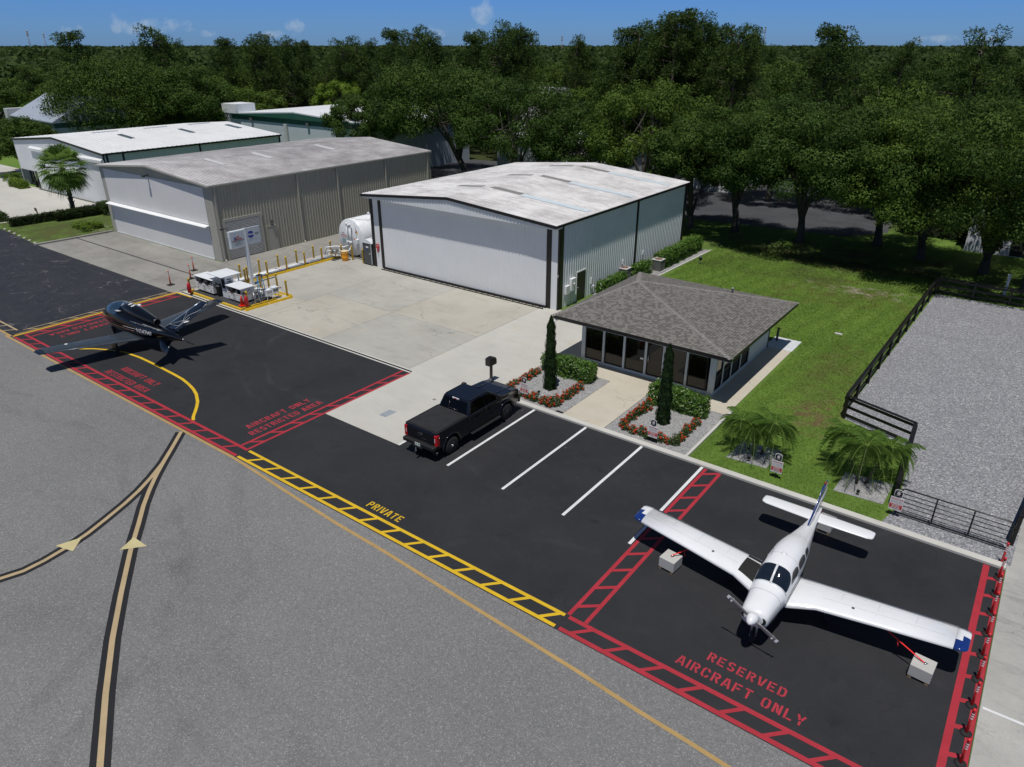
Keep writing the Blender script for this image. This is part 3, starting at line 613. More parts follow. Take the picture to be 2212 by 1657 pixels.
rs = tag(MB().box(-44.3, 39.90, 1.65, -43.95, 39.955, 2.0).box(-44.16, 39.86, 1.3, -44.08, 39.955, 1.649).build('warning_sign', mat('red_sign', (.5, .02, .02), .5)), 'small red warning sign on the left corner post of the white hangar', 'sign')
text_on('DANGER', .075, WINK, rs, (-44.125, 39.898, 1.9), (1, 0, 0), (0, 0, 1)); text_on('KEEP', .06, WINK, rs, (-44.125, 39.898, 1.78), (1, 0, 0), (0, 0, 1))

# --- weathered tan hangar
T = thing('hangar', 'weathered tan metal hangar with ribbed roof and a closed pale folding door', 'hangar', (-65.6, 46, 0))
def tp(name, M, m, **k): return M.build(name, m, T, off=(-65.6, 46, 0), **k)
UL, UR, VF, VB, EZ, RZ, UM = -75.1, -56.15, 32.95, 59.5, 6.5, 7.28, -65.6
g2 = lambda s: EZ-.06+(RZ-EZ)*(1-abs(2*s/(UR-UL)-1))
tp('wall', merge(wall_ribs((UR, VF), (UR, VB), 0, EZ-.05, (1, 0)), wall_ribs((UL, VB), (UL, VF), 0, EZ-.05, (-1, 0)), wall_ribs((UR, VB), (UL, VB), 0, g2, (0, 1)), MB().box(UL+.13, VF+.25, 0, UR-.13, VB-.14, EZ-.12)), TNM)
tp('roof', merge(roof_ribs(UL-.12, EZ, UM, RZ, VF-.35, VB+.1), roof_ribs(UR+.12, EZ, UM, RZ, VF-.35, VB+.1)), TRF)
tp('gable_panel', wall_ribs((UR-.1, VF-.02), (UL+.1, VF-.02), 6.2, lambda s: g2(s)-.02, (0, -1)), m_metal('cream_gable_steel', (.44, .42, .33), .5, .1))
tp('trim', merge(fascia(UL-.12, EZ, UM, RZ, UR+.12, EZ, VF-.352, .05, .14), MB().box(UR+.122, VF-.4, EZ-.13, UR+.2, VB+.1, EZ+.0), MB().box(UL-.2, VF-.4, EZ-.13, UL-.122, VB+.1, EZ)), TND)
tp('corner_post', MB().box(-57.2, VF-.06, 0, UR+.05, VF+.12, 6.3), TND); tp('corner_post', MB().box(UL-.05, VF-.06, 0, -74.45, VF+.12, 6.3), TND)
dr = tp('folding_door', MB().box(-74.4, VF-.08, .12, -57.25, VF+.1, 3.0).box(-74.4, VF-.08, 3.08, -57.25, VF+.1, 6.22), TDR)
(MB().prism([(VF-.09-46, 3.05), (VF-.55-46, 2.95), (VF-.55-46, 2.9), (VF-.09-46, 2.98)], 'x', -74.5+65.6, -57.15+65.6)).build('door_ledge', WHD, dr)
MB().box(-74.4+65.6, VF-.10-46, .02, -57.25+65.6, VF-.05-46, .119).build('door_seal', WHD, dr)
ru = tp('roll_up_door', MB().box(UR-.02, 33.7, .02, UR+.05, 37.1, 3.3), mat('roll_door_grey', (.33, .33, .32), .5))
sl = MB()
for i in range(27): sl.prism([(UR+.05+65.6, .14+i*.117), (UR+.085+65.6, .17+i*.117), (UR+.085+65.6, .20+i*.117), (UR+.05+65.6, .24+i*.117)], 'y', 33.72-46, 37.08-46)
sl.build('slat', mat('roll_slat_grey', (.40, .40, .39), .45), ru)
tp('door_frame', MB().box(UR-.02, 33.45, 0, UR+.09, 33.69, 3.55).box(UR-.02, 37.11, 0, UR+.09, 37.35, 3.55).box(UR-.02, 33.69, 3.31, UR+.09, 37.11, 3.55), TND)
tp('side_door', MB().box(UR-.02, 37.75, .02, UR+.06, 38.65, 2.1), TND); tp('door_frame', MB().box(UR-.02, 37.62, 0, UR+.08, 37.74, 2.25).box(UR-.02, 38.66, 0, UR+.08, 38.78, 2.25).box(UR-.02, 37.74, 2.11, UR+.08, 38.66, 2.25), TNM)
tp('wall_lamp', MB().box(UR+.03, 38.1, 2.45, UR+.2, 38.35, 2.75), mat('lamp_grey', (.12, .12, .12), .4))
tp('door_lamp', MB().box(-66.0, VF-.5, 6.35, -65.8, VF-.07, 6.42).box(-66.06, VF-.62, 6.27, -65.74, VF-.4, 6.36), mat('lamp_bronze', (.03, .03, .028), .4))
for v in (VF+.12, 41.5, 46.2, 52.6, 58.9):
    tp('downspout', MB().box(UR+.04, v, .12, UR+.14, v+.12, EZ-.15).prism([(UR+.04, .0), (UR+.35, .0), (UR+.35, .1), (UR+.14, .2), (UR+.04, .2)], 'y', v, v+.12), TND)
for a, b in ((37.95, 38.5), (43.1, 43.7), (50.9, 51.5)): tp('skylight', slope_panel(-62.0, -65.2, a, b, UR+.12, EZ, UM, RZ), mat('worn_white_panel', (.5, .5, .5), .5))

# --- long white hangar on the left
L = thing('hangar', 'long white hangar with clean roof and small dark skylights behind the palm', 'hangar', (-99, 50, 0))
def lp(name, M, m, **k): return M.build(name, m, L, off=(-99, 50, 0), **k)
UL, UR, VF, VB, EZ, RZ, UM = -111.2, -86.9, 38.75, 62.6, 5.95, 6.92, -99.0
g3 = lambda s: EZ-.08+(RZ-EZ)*(1-abs(2*s/(UR-UL)-1))
lp('wall', merge(wall_ribs((UR, VF), (UR, VB), 0, EZ-.06, (1, 0)), wall_ribs((UL, VB), (UL, VF), 0, EZ-.06, (-1, 0)), wall_ribs((UR, VB), (UL, VB), 0, g3, (0, 1)), MB().box(UL+.13, VF+.9, 0, UR-.13, VB-.14, EZ-.12),
   wall_ribs((UR, VF), (UL, VF), 0, g3, (0, -1), .3, .012, zbf=lambda s: 0 if s < 20.2 else 2.15)), m_metal('cool_white_steel', (.72, .74, .76), .45, .08))
lp('roof', merge(roof_ribs(UL-.15, EZ, UM, RZ, VF-.12, VB+.1, .6), roof_ribs(UR+.15, EZ, UM, RZ, VF-.12, VB+.1, .6)), LRF)
lp('fascia', merge(fascia(UL-.15, EZ-.01, UM, RZ-.01, UR+.15, EZ-.01, VF-.122, .05, .22), MB().box(UR+.152, VF-.17, EZ-.2, UR+.22, VB+.1, EZ-.01), MB().box(UL-.22, VF-.17, EZ-.2, UL-.152, VB+.1, EZ-.01)), BLK)
for v in (VF+.3, 40.9, 50.5, 62.3): lp('wall_trim', MB().box(UR+.036, v, 0, UR+.08, v+.18, EZ-.2), BLK)
lp('door_header', MB().prism([(VF-.01, 4.9), (VF-.3, 4.85), (VF-.3, 5.15), (VF-.01, 5.35)], 'x', -106.3, -87.1), WHD)
lp('recess_window', MB().box(-111.1, VF+.85, .2, -107.3, VF+.89, 2.15), DKG); lp('recess_post', MB().box(-107.9, VF-.02, 0, -107.6, VF+.3, 2.15).box(-106.9, VF-.06, 0, -106.2, VF-.015, 2.2), BLK)
tr = MB()
for i in range(30): tr.tube([(-106.2+i*.63, VF-.12, .05), (-105.9+i*.63, VF-.4, .05), (-105.57+i*.63, VF-.12, .05)], .02, 4)
tr.box(-106.2, VF-.42, .02, -87.2, VF-.38, .07); lp('door_truss', tr, BLK)
for v in (45.8, 53.9, 61.0): lp('skylight', slope_panel(-96.6, -93.4, v-.4, v+.2, UR+.15, EZ, UM, RZ, .08, .06), GLD)
for v in (43.5, 50.2, 56.5): lp('ridge_vent', MB().box(UM-.3, v, RZ-.02, UM+.15, v+3.2, RZ+.13), WHD)

# --- hip-roofed office
O = thing('office', 'small white office with dark glass front and grey shingled hip roof', 'building', (-16, 38, 0))
def op(name, M, m, **k): return M.build(name, m, O, off=(-16, 38, 0), **k)
OW = mat('office_white', (.56, .60, .605), .55, var=.04)
UL, UR, VF, VB = -20.2, -11.93, 33.66, 42.17; E = (-21.5, 32.5, -10.8, 43.25); EZ = 2.86; AP = (-18.95, 37.9, 4.06)
mu = [-20.02, -18.72, -17.38, -16.02, -14.93, -13.56, -12.33]   # mullion centres of the front
g_ = []
for a, b in zip(mu[:-1], mu[1:]): g_.append((a+.07, b-.07))
fr = MB(); fr.box(UL, VF, 0, UR, VF+.16, .17).box(UL, VF, 2.3, UR, VF+.16, 2.62).box(UL, VF, .17, -19.95, VF+.16, 2.3).box(-12.26, VF, .17, UR, VF+.16, 2.3)
for x in mu[1:-1]: fr.box(x-.065, VF, .17, x+.065, VF+.16, 2.3)
sv = [34.85, 36.1, 37.5]
fr.box(UR-.16, VF+.16, 0, UR, VB, .2).box(UR-.16, VF+.16, 2.3, UR, VB, 2.62).box(UR-.16, VF+.16, .2, UR, 33.78, 2.3).box(UR-.16, 38.82, .2, UR, VB, 2.3)
for y in sv: fr.box(UR-.16, y-.06, .2, UR, y+.06, 2.3)
fr.box(UL, VF+.16, 0, UL+.16, VB, 2.62).box(UL+.16, VB-.16, 0, UR-.16, VB, 2.62)
op('wall', fr, OW)
for i, (a, b) in enumerate(g_):
    w = op('glass_door' if i == 3 else 'window', MB().box(a-.03, VF+.07, .17, b+.03, VF+.10, 2.3), DKG)
    f = MB(); t = .05; f.box(a, VF+.03, .18, b, VF+.068, .18+t).box(a, VF+.03, 2.25, b, VF+.068, 2.295).box(a, VF+.03, .18+t, a+t, VF+.068, 2.25).box(b-t, VF+.03, .18+t, b, VF+.068, 2.25)
    w2 = f.build('frame', BLK, w, off=(-16, 38, 0))
    if i == 3: MB().tube([(a+.12, VF-.02, .95), (a+.12, VF-.02, 1.35)], .02, 8).tube([(a+.12, VF+.04, 1.0), (a+.12, VF-.02, 1.0)], .012, 6).tube([(a+.12, VF+.04, 1.3), (a+.12, VF-.02, 1.3)], .012, 6).build('door_handle', bpy.data.materials['bright_metal'], w, off=(-16, 38, 0))
    if i == 2: MB().box(b-.27, VF+.055, 1.0, b-.07, VF+.066, 1.1).build('sticker', WINK, w, off=(-16, 38, 0))
ys = [33.75]+sv+[38.85]
for a, b in zip(ys[:-1], ys[1:]):
    a += .055; b -= .055; w = op('window', MB().box(UR-.10, a, .2, UR-.07, b, 2.3), DKG); f = MB(); t = .05
    f.box(UR-.068, a, .21, UR-.03, b, .26).box(UR-.068, a, 2.24, UR-.03, b, 2.29).box(UR-.068, a, .26, UR-.03, a+t, 2.24).box(UR-.068, b-t, .26, UR-.03, b, 2.24).box(UR-.068, a+t, .98, UR-.03, b-t, 1.03)
    f.build('frame', BLK, w, off=(-16, 38, 0))
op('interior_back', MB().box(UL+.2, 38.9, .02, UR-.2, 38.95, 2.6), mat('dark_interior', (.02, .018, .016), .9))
op('soffit', MB().box(E[0]+.05, E[1]+.05, EZ-.24, E[2]-.05, E[3]-.05, EZ-.19), OW)
f = MB(); f.box(E[0], E[1], EZ-.2, E[2], E[1]+.04, EZ-.02).box(E[0], E[3]-.04, EZ-.2, E[2], E[3], EZ-.02).box(E[0], E[1]+.04, EZ-.2, E[0]+.04, E[3]-.04, EZ-.02).box(E[2]-.04, E[1]+.04, EZ-.2, E[2], E[3]-.04, EZ-.02)
op('fascia', f, BLK); op('back_corner_trim', MB().box(UR-.02, VB-.06, 0, UR+.03, VB+.04, 2.62), BLK)
def m_shingle():
    m, nt, out = newmat('architectural_shingle'); g = NT(nt); uv = g.uv()
    br = g.node('ShaderNodeTexBrick'); g.l.new(uv, br.inputs['Vector']); br.offset = .5; br.squash = 1
    for k_, v_ in (('Scale', 1.0), ('Mortar Size', .006), ('Brick Width', .17), ('Row Height', .145), ('Bias', 0.0)): br.inputs[k_].default_value = v_
    br.inputs['Color1'].default_value = (0, 0, 0, 1); br.inputs['Color2'].default_value = (1, 1, 1, 1); br.inputs['Mortar'].default_value = (.0, .0, .0, 1)
    uvs = g.sep(uv); rowf = g.math('FRACT', g.math('DIVIDE', uvs[1], .145))
    a = g.sep(br.outputs['Color'])[0]; tone = g.rng(a, .25, .75, 0, 1)
    c = g.mix(tone, (.130, .122, .112), (.215, .205, .190)); c = g.mix(g.rng(g.noise(uv, 1.1, 4), .3, .7, .22, 0), c, (.11, .108, .10))
    c = g.mix(g.math('MULTIPLY', g.rng(rowf, .62, .85), g.rng(a, .2, .6, .9, .25)), c, (.055, .053, .05)); c = g.mix(g.rng(g.noise(uv, 45, 3), .3, .7, .3, 0), c, (.05, .05, .05))
    h = g.math('ADD', g.math('MULTIPLY', g.math('SUBTRACT', 1.0, rowf), .6), g.math('MULTIPLY', a, .5))
    g.bsdf(out, c, .9, normal=g.bump(h, .55, .02), spec=.15); return m
SHG = m_shingle()
def roof_planes(name, planes, m, parent, off):
    me = bpy.data.meshes.new(name); V = []; F = []; UVs = []
    for P in planes:
        n = len(V); P = [Vector(p) for p in P]; V += [tuple(p-Vector(off)) for p in P]; F.append(tuple(range(n, n+len(P))))
        ex = (P[1]-P[0]).normalized(); nn = ex.cross(P[2]-P[0]).normalized(); ey = nn.cross(ex)
        UVs += [((p-P[0]).dot(ex), (p-P[0]).dot(ey)) for p in P]
    me.from_pydata(V, [], F); ul = me.uv_layers.new(name='UVMap')
    for i, q in enumerate(UVs): ul.data[i].uv = q
    me.update(); return link(name, me, m, parent)
c4 = [(E[0], E[1], EZ), (E[2], E[1], EZ), (E[2], E[3], EZ), (E[0], E[3], EZ)]
rf = roof_planes('roof', [[c4[i], c4[(i+1) % 4], AP] for i in range(4)], SHG, O, (-16, 38, 0))
op('roof_deck', MB().box(E[0]+.02, E[1]+.02, EZ-.035, E[2]-.02, E[3]-.02, EZ-.012), BLK)
hc = MB(); hm = mat('ridge_cap_shingle', (.185, .175, .165), .9, var=.25, scale=7, bump=.4)
for i in range(4):
    a = Vector(c4[i])-Vector((16*-1, 38, 0)); a = Vector(c4[i])-Vector((-16, 38, 0)); b = Vector(AP)-Vector((-16, 38, 0)); d = (b-a); n = int(d.length/.2); s_ = d.cross(Vector((0, 0, 1))).normalized()*.15; dn = Vector((0, 0, -.045))
    for k_ in range(n):
        p = a+d*(k_/n); q = a+d*min(1, (k_+1.0)/n); l = Vector((0, 0, .028)); l2 = Vector((0, 0, .010))
        hc.add([p-s_+dn+l, p+l, p+s_+dn+l, q-s_+dn+l2, q+l2, q+s_+dn+l2], [(0, 1, 4, 3), (1, 2, 5, 4), (0, 3, 4, 1)][:2]+[(0, 2, 1)])
hc.build('hip_cap', hm, rf, fix=False)
op('vent_pipe', MB().lathe([(.06, 3.2), (.06, 3.62), (.075, 3.62), (.075, 3.7)], (-14.2, 41.1, 0), 12), mat('vent_grey', (.25, .25, .26), .5))
op('eave_lamp', MB().box(-21.42, 32.6, 2.52, -21.3, 32.75, 2.66).lathe([(.05, 0), (.07, -.14)], (-21.42, 32.5, 2.55), 10), WHD)

# --- buildings beyond the trees
def shed(name, label, x0, y0, x1, y1, h, rise, wallm, roofm, rz=0, band=None, along='u', extra=None):
    B = thing(name, label, 'building', (x0, y0, 0), rz); w, d = x1-x0, y1-y0
    wb = MB().box(0, 0, 0, w, d, h-(.9 if band else 0)); wb.build('wall', wallm, B)
    if band: MB().box(-.02, -.02, h-.9, w+.02, d+.02, h).build('band', band, B)
    if along == 'u':
        pr = [(-.3, h-.02), (d/2, h+rise), (d+.3, h-.02), (d+.3, h-.16), (-.3, h-.16)]; MB().prism([(a, b) for a, b in pr], 'x', -.3, w+.3).build('roof', roofm, B)
    else:
        pr = [(-.3, h-.02), (w/2, h+rise), (w+.3, h-.02), (w+.3, h-.16), (-.3, h-.16)]; MB().prism(pr, 'y', -.3, d+.3).build('roof', roofm, B)
        if band: MB().prism([(.1, h-.15), (w/2, h+rise-.16), (w-.1, h-.15)], 'y', -.34, -.303).build('gable_panel', band, B)
    return B
RW = mat('bright_roof', (.68, .70, .72), .5, world=True); RG = mat('grey_metal_roof', (.30, .30, .31), .5, world=True); RB = mat('blue_grey_roof', (.30, .34, .40), .5, world=True); WW = m_metal('pale_blue_wall', (.50, .56, .62), .5, .1)
BB = shed('building', 'white building with green gable band and brick end tower beyond the long hangar', -111.4, 71.3, -78, 92, 7.0, .9, WW, RW, 0, GRN, 'v')
MB().box(-1.2, -.5, 0, .2, 2.6, 7.0).build('end_tower', mat('pale_brick', (.45, .46, .47), .8, var=.2, scale=6), BB); MB().box(-1.3, -.6, 7.0, 2.6, 3.0, 8.4).build('parapet_cap', RW, BB)
MB().box(14, -.35, 0, 14.7, -.03, 6).build('pilaster', bpy.data.materials['pale_brick'], BB)
for x in (5.5, 19.5): MB().box(x, -.35, 6.05, x+.5, -.06, 6.5).build('wall_lamp', bpy.data.materials['lamp_grey'], BB)
for i in range(2): MB().box(-.0+13+i*13, -.12, .1, 25.8+i*0 if False else 13.9+i*12, -.04, 4.6).build('wall_panel', WW, BB)
BC = shed('building', 'green and white building with a blue-grey sloping roof at the far left', -140.2, 49.8, -122, 62, 6.6, 3.2, WW, RB, R(-4), GRN, 'u')
MB().box(-1.5, -.6, 0, .0, 2, 7.6).build('end_tower', bpy.data.materials['pale_brick'], BC)
shed('building', 'white warehouse with grey ribbed roof seen over the middle oaks', -116, 138, -88, 150, 7.2, 1.2, mat('warehouse_white', (.62, .64, .66), .6, world=True), RG, 0, GRN)
shed('building', 'low white building glimpsed through the oaks right behind the tan hangar', -66, 84, -47, 96, 5.4, 1.0, OW, RW, 0, None)
shed('building', 'white ribbed building behind the white hangar and the first oak', -44, 90, -33, 104, 5.0, .9, WHM, RW, 0, None)
shed('building', 'white hangar glimpsed between the crowns of the lawn oaks', -47, 118, -22, 132, 6.4, 1.2, bpy.data.materials['warehouse_white'], RW, 0, GRN)
B4 = shed('building', 'white building behind the rightmost oaks past the gravel lot', -5.5, 76, 20, 92, 6.6, 1.2, bpy.data.materials['warehouse_white'], RW, 0, GRN)
MB().box(3.5, -.1, .1, 5.2, -.03, 2.3).build('door', BLK, B4)
# ---------------------------------------------------------------- vegetation
def leaf_mat(name, c0, c1, c2, trans=.18, rough=.6, sp=.10, hue=.22):
    """leaf colours vary leaf by leaf (attribute tone) and a little from plant to plant"""
    m, nt, out = newmat(name); g = NT(nt)
    a = g.node('ShaderNodeAttribute'); a.attribute_name = 'tone'; t = a.outputs['Fac']
    oi = g.node('ShaderNodeObjectInfo').outputs['Random']
    c = g.mix(g.rng(t, 0, .55), c0, c1); c = g.mix(g.rng(t, .55, 1), c, c2)
    c = g.mix(g.math('MULTIPLY', oi, hue), c, tuple(q*w for q, w in zip(c1, (1.35, 1.05, .6))))
    p = g.node('ShaderNodeBsdfPrincipled'); g.l.new(c, p.inputs['Base Color']); p.inputs['Roughness'].default_value = rough; p.inputs['Specular IOR Level'].default_value = sp
    tr = g.node('ShaderNodeBsdfTranslucent'); g.l.new(g.mix(.5, c, tuple(min(1, q*1.6) for q in c2)), tr.inputs[0])
    mx = g.node('ShaderNodeMixShader'); mx.inputs[0].default_value = trans; g.l.new(p.outputs[0], mx.inputs[1]); g.l.new(tr.outputs[0], mx.inputs[2]); g.l.new(mx.outputs[0], out.inputs[0]); return m
L_OAK = leaf_mat('oak_leaves', (.018, .039, .008), (.044, .082, .015), (.092, .148, .030)); L_OAK2 = leaf_mat('light_oak_leaves', (.031, .058, .011), (.068, .116, .018), (.134, .196, .036))
L_PINE = leaf_mat('pine_needles', (.019, .041, .011), (.042, .076, .016), (.086, .132, .028)); L_LIME = leaf_mat('lime_leaves', (.05, .09, .01), (.10, .17, .02), (.2, .28, .04))
L_CYP = leaf_mat('cypress_sprays', (.010, .026, .010), (.020, .042, .015), (.038, .070, .022), .2); L_HED = leaf_mat('hedge_leaves', (.035, .085, .012), (.075, .160, .020), (.16, .27, .05), .3, .38, .5, .1)
L_PALM = leaf_mat('palm_leaflets', (.05, .11, .02), (.105, .19, .032), (.19, .29, .07), .35, .6, .15, .1); L_IXO = leaf_mat('ixora_leaves', (.02, .042, .008), (.04, .075, .012), (.08, .11, .02), .3, .45, .4, .1)
L_FLW = leaf_mat('orange_flowers', (.42, .035, .012), (.62, .075, .022), (.75, .15, .05), .3, .6, .2, .0); L_DRK = leaf_mat('dark_hedge_leaves', (.010, .022, .007), (.020, .038, .010), (.040, .062, .016), .25)
L_FAR = leaf_mat('woodland_leaves', (.019, .037, .011), (.038, .066, .018), (.066, .102, .028), .25, .7, .1)
BARK = mat('oak_bark', (.085, .075, .065), .95, var=.35, scale=5, bump=.6); BARK2 = mat('pine_bark', (.10, .075, .06), .95, var=.35, scale=4, bump=.5); PTRK = mat('palm_trunk_bark', (.09, .075, .058), .95, var=.4, scale=9, bump=.8)
STRAW = mat('dry_fronds', (.22, .17, .09), .9, var=.3)

def quads_mesh(name, C, S, tone, rng, asp=.55, nrm=None, nj=.6, fold=0):
    """one rhombic leaf per centre; nrm = preferred normal directions"""
    n = len(C); S = np.broadcast_to(S, (n,)).reshape(n, 1)
    N = rng.normal(size=(n, 3)); N /= np.linalg.norm(N, axis=1)[:, None]
    if nrm is not None: N = nrm+N*nj; N /= np.linalg.norm(N, axis=1)[:, None]+1e-9
    A = np.cross(N, rng.normal(size=(n, 3))); A /= np.linalg.norm(A, axis=1)[:, None]+1e-9; B = np.cross(N, A)
    V = np.stack([C-A*S*.5, C-B*S*.5*asp, C+A*S*.5, C+B*S*.5*asp], 1).reshape(-1, 3)
    return raw_quads(name, V, tone)
def raw_quads(name, V, tone):
    n = len(V)//4; me = bpy.data.meshes.new(name); me.vertices.add(4*n); me.vertices.foreach_set('co', V.astype(np.float32).ravel())
    me.loops.add(4*n); me.loops.foreach_set('vertex_index', np.arange(4*n, dtype=np.int32)); me.polygons.add(n)
    me.polygons.foreach_set('loop_start', np.arange(0, 4*n, 4, dtype=np.int32)); me.polygons.foreach_set('loop_total', np.full(n, 4, dtype=np.int32))
    me.update(); at_ = me.attributes.new('tone', 'FLOAT', 'FACE'); at_.data.foreach_set('value', tone.astype(np.float32)); me.validate(); return me
def sph(n, rng):
    v = rng.normal(size=(n, 3)); return v/np.linalg.norm(v, axis=1)[:, None]
def oak_geo(seed, rx=6.0, h=12.5, hb=3.6, nb=34, nl=260, ls=.30, off=(0, 0), limbs=7, lean=.5, trunk_r=.34, spread=.9):
    rng = np.random.default_rng(seed); zc = (h+hb)/2; rz = (h-hb)/2; Cs = []; T = []; Nn = []; S = []
    bl_ = []; tries = 0
    while len(bl_) < nb and tries < 4000:
        tries += 1; d = sph(1, rng)[0]; r = rng.uniform(.45, 1.0)**.6
        p = np.array([d[0]*rx*r, d[1]*rx*r, d[2]*rz*r*.9]);
        if d[2] < -.55: continue
        br = rng.uniform(.13, .235)*rx*(1-.2*r)
        if any(np.linalg.norm(p-q[0]) < (br+q[1])*.52 for q in bl_): continue
        bl_.append((p, br))
    for p, br in bl_:
        c = p+np.array([off[0], off[1], zc]); k = int(nl*(br/(.19*rx))**2*.62); d = sph(k, rng); rr = br*(rng.uniform(.25, 1.1, k)**.4)[:, None]
        q = c+d*rr*np.array([1.08, 1.08, .72]); q += rng.normal(size=q.shape)*.12
        q[:, 2] = np.maximum(q[:, 2], hb-.9+rng.uniform(-.3, .5, k)); Cs.append(q); Nn.append(d*.9+np.array([0, 0, .25])); T.append(np.clip(rng.normal(.46, .10, k)+rng.normal(0, .15), 0, 1)); S.append(rng.uniform(.6, 1.35, k)*ls)
    # stray sprigs round the outline
    k = int(nl*nb*.08); bi = rng.integers(0, len(bl_), k); d = sph(k, rng); q = np.array([bl_[i][0] for i in bi])+d*np.array([bl_[i][1] for i in bi])[:, None]*rng.uniform(1.05, 1.4, (k, 1))*np.array([1, 1, .8])+np.array([off[0], off[1], zc]); q[:, 2] = np.maximum(q[:, 2], hb-.6)
    Cs.append(q); Nn.append(d); T.append(np.clip(rng.normal(.5, .2, k), 0, 1)); S.append(rng.uniform(.6, 1.1, k)*ls)
    cr = quads_mesh('crown', np.concatenate(Cs), np.concatenate(S), np.concatenate(T), rng, .6, np.concatenate(Nn), .5)
    M = MB(); zf = hb*.85; top = Vector((off[0]*.25, off[1]*.25, zf))
    M.tube([(0, 0, -.1), (.03, 0, zf*.25), (off[0]*.1, off[1]*.1, zf*.65), top], [trunk_r*1.35, trunk_r*1.02, trunk_r*.9, trunk_r*.8], 9)
    order = np.array(sorted(range(len(bl_)), key=lambda i_: -bl_[i_][0][2]*.6+np.linalg.norm(bl_[i_][0][:2])*.12+rng.uniform(0, 2.2)))
    for i in order[:limbs]:
        p, br = bl_[i]; e = Vector((p[0]+off[0], p[1]+off[1], p[2]+zc)); mid = top.lerp(e, .5)+Vector((rng.uniform(-.5, .5), rng.uniform(-.5, .5), rng.uniform(-.7, .3)))
        st_ = Vector((0, 0, -rng.uniform(.15, .28)*zf)); M.tube([top+st_, top.lerp(mid, .45)+Vector((0, 0, .25)), mid, mid.lerp(e, .6), e], [trunk_r*.55, trunk_r*.42, trunk_r*.3, trunk_r*.18, .04], 6)
        for j in range(3):
            o_ = order[(limbs+i*3+j) % len(bl_)]; f = bl_[o_][0]; fe = Vector((f[0]+off[0], f[1]+off[1], f[2]+zc))
            M.tube([mid, mid.lerp(fe, .5)+Vector((rng.uniform(-.4, .4), rng.uniform(-.4, .4), 0)), fe], [trunk_r*.22, trunk_r*.13, .03], 5)
    return M, cr
def pine_geo(seed, h=20.0, r=3.6, crown=.5, nb=26, nl=110, ls=.55):
    rng = np.random.default_rng(seed); Cs = []; T = []; Nn = []; S = []; M = MB(); lx, ly = rng.uniform(-.6, .6, 2)
    M.tube([(0, 0, -.1), (lx*.3, ly*.3, h*.4), (lx*.8, ly*.8, h*.8), (lx, ly, h*.97)], [.26, .21, .13, .04], 7)
    for i in range(nb):
        t = rng.uniform(0, 1)**.8; z = h*(1-crown)+h*crown*t; rr = r*(1-.62*max(0, t-.45)/.55)*(.55+.45*min(1, t*3))*rng.uniform(.1, 1.0)**.7; a = rng.uniform(0, 6.283)
        c = np.array([math.cos(a)*rr+lx*z/h, math.sin(a)*rr+ly*z/h, z]); br = rng.uniform(.7, 1.35); k = int(nl*br)
        d = sph(k, rng); Cs.append(c+d*br*(rng.uniform(.2, 1, k)**.5)[:, None]*np.array([.95, .95, 1.0])); Nn.append(np.cross(d, rng.normal(size=d.shape))); T.append(np.clip(rng.normal(.45, .2, k)+rng.normal(0, .15), 0, 1)); S.append(rng.uniform(.6, 1.2, k)*ls)
        if i % 2 == 0: M.tube([(lx*z/h, ly*z/h, z-.6), tuple(c)], [.09, .03], 4)
    return M, quads_mesh('crown', np.concatenate(Cs), np.concatenate(S), np.concatenate(T), rng, .26, np.concatenate(Nn), .4)
def tree_proto(name, label, cat, geo, lm, bm, loc, rz=0, group=None, scale=None):
    t = thing(name, label, cat, loc, rz, group)
    if scale: t.scale = scale
    geo[0].build('trunk', bm, t, fix=False); link('crown', geo[1], lm, t); return t
def tree_copy(proto_geo, name, label, cat, lm, loc, rz, sc, group):
    t = thing(name, label, cat, loc, rz, group); t.scale = sc
    a = bpy.data.objects.new('trunk', proto_geo[0]); COL.objects.link(a); a.parent = t
    b = bpy.data.objects.new('crown', proto_geo[1]); COL.objects.link(b); b.parent = t; return t
def geo_data(M, cr, bm, lm):
    o = M.build('trunk', bm, fix=False); me = o.data; bpy.data.objects.remove(o); cr.materials.clear(); cr.materials.append(lm); return me, cr

rnd = random.Random(11)
# oaks along the back of the lawn
lawn = [(-25.0, 70.6, 6.2, 12.6, 3.0, (-.5, -2.0), 'leftmost lawn oak with a slender forked trunk near the white hangar'),
        (-18.4, 69.8, 7.2, 13.2, 3.1, (.3, -3.2), 'lawn oak with a stout upright trunk just right of the paved island'),
        (-12.3, 73.2, 7.0, 13.0, 2.6, (0, -3), 'lawn oak with a dark leaning trunk in the middle of the row'),
        (-8.15, 70.3, 7.0, 12.8, 1.9, (0, -4), 'lawn oak behind the far corner of the board fence'),
        (-3.2, 68.8, 8.6, 14.2, 1.9, (.2, -3.0), 'largest lawn oak with wide low limbs behind the gravel lot')]
for i, (x, y, rx, h, hb, off, lab) in enumerate(lawn):
    tree_proto('oak_tree', lab, 'tree', oak_geo(100+i, rx, h, hb, (105, 100, 105, 105, 125)[i], 1500, .20, off, 8, trunk_r=.36), (L_OAK, L_OAK, L_OAK, L_OAK2, L_OAK)[i], BARK, (x, y, 0), group='oaks along the back of the lawn')
tree_proto('oak_tree', 'low spreading oak with pale foliage over the right edge of the gravel lot', 'tree', oak_geo(120, 5.6, 10.2, 1.6, 74, 918, .22, (-.5, -1.5), 8), L_OAK2, BARK, (5.6, 66.5, 0))
tree_proto('oak_tree', 'small low oak branching over the far fence of the gravel lot', 'tree', oak_geo(121, 3.4, 6.6, 1.9, 29, 795, .22, (0, -1.0), 6, trunk_r=.2), L_OAK, BARK, (-.2, 64.8, 0))
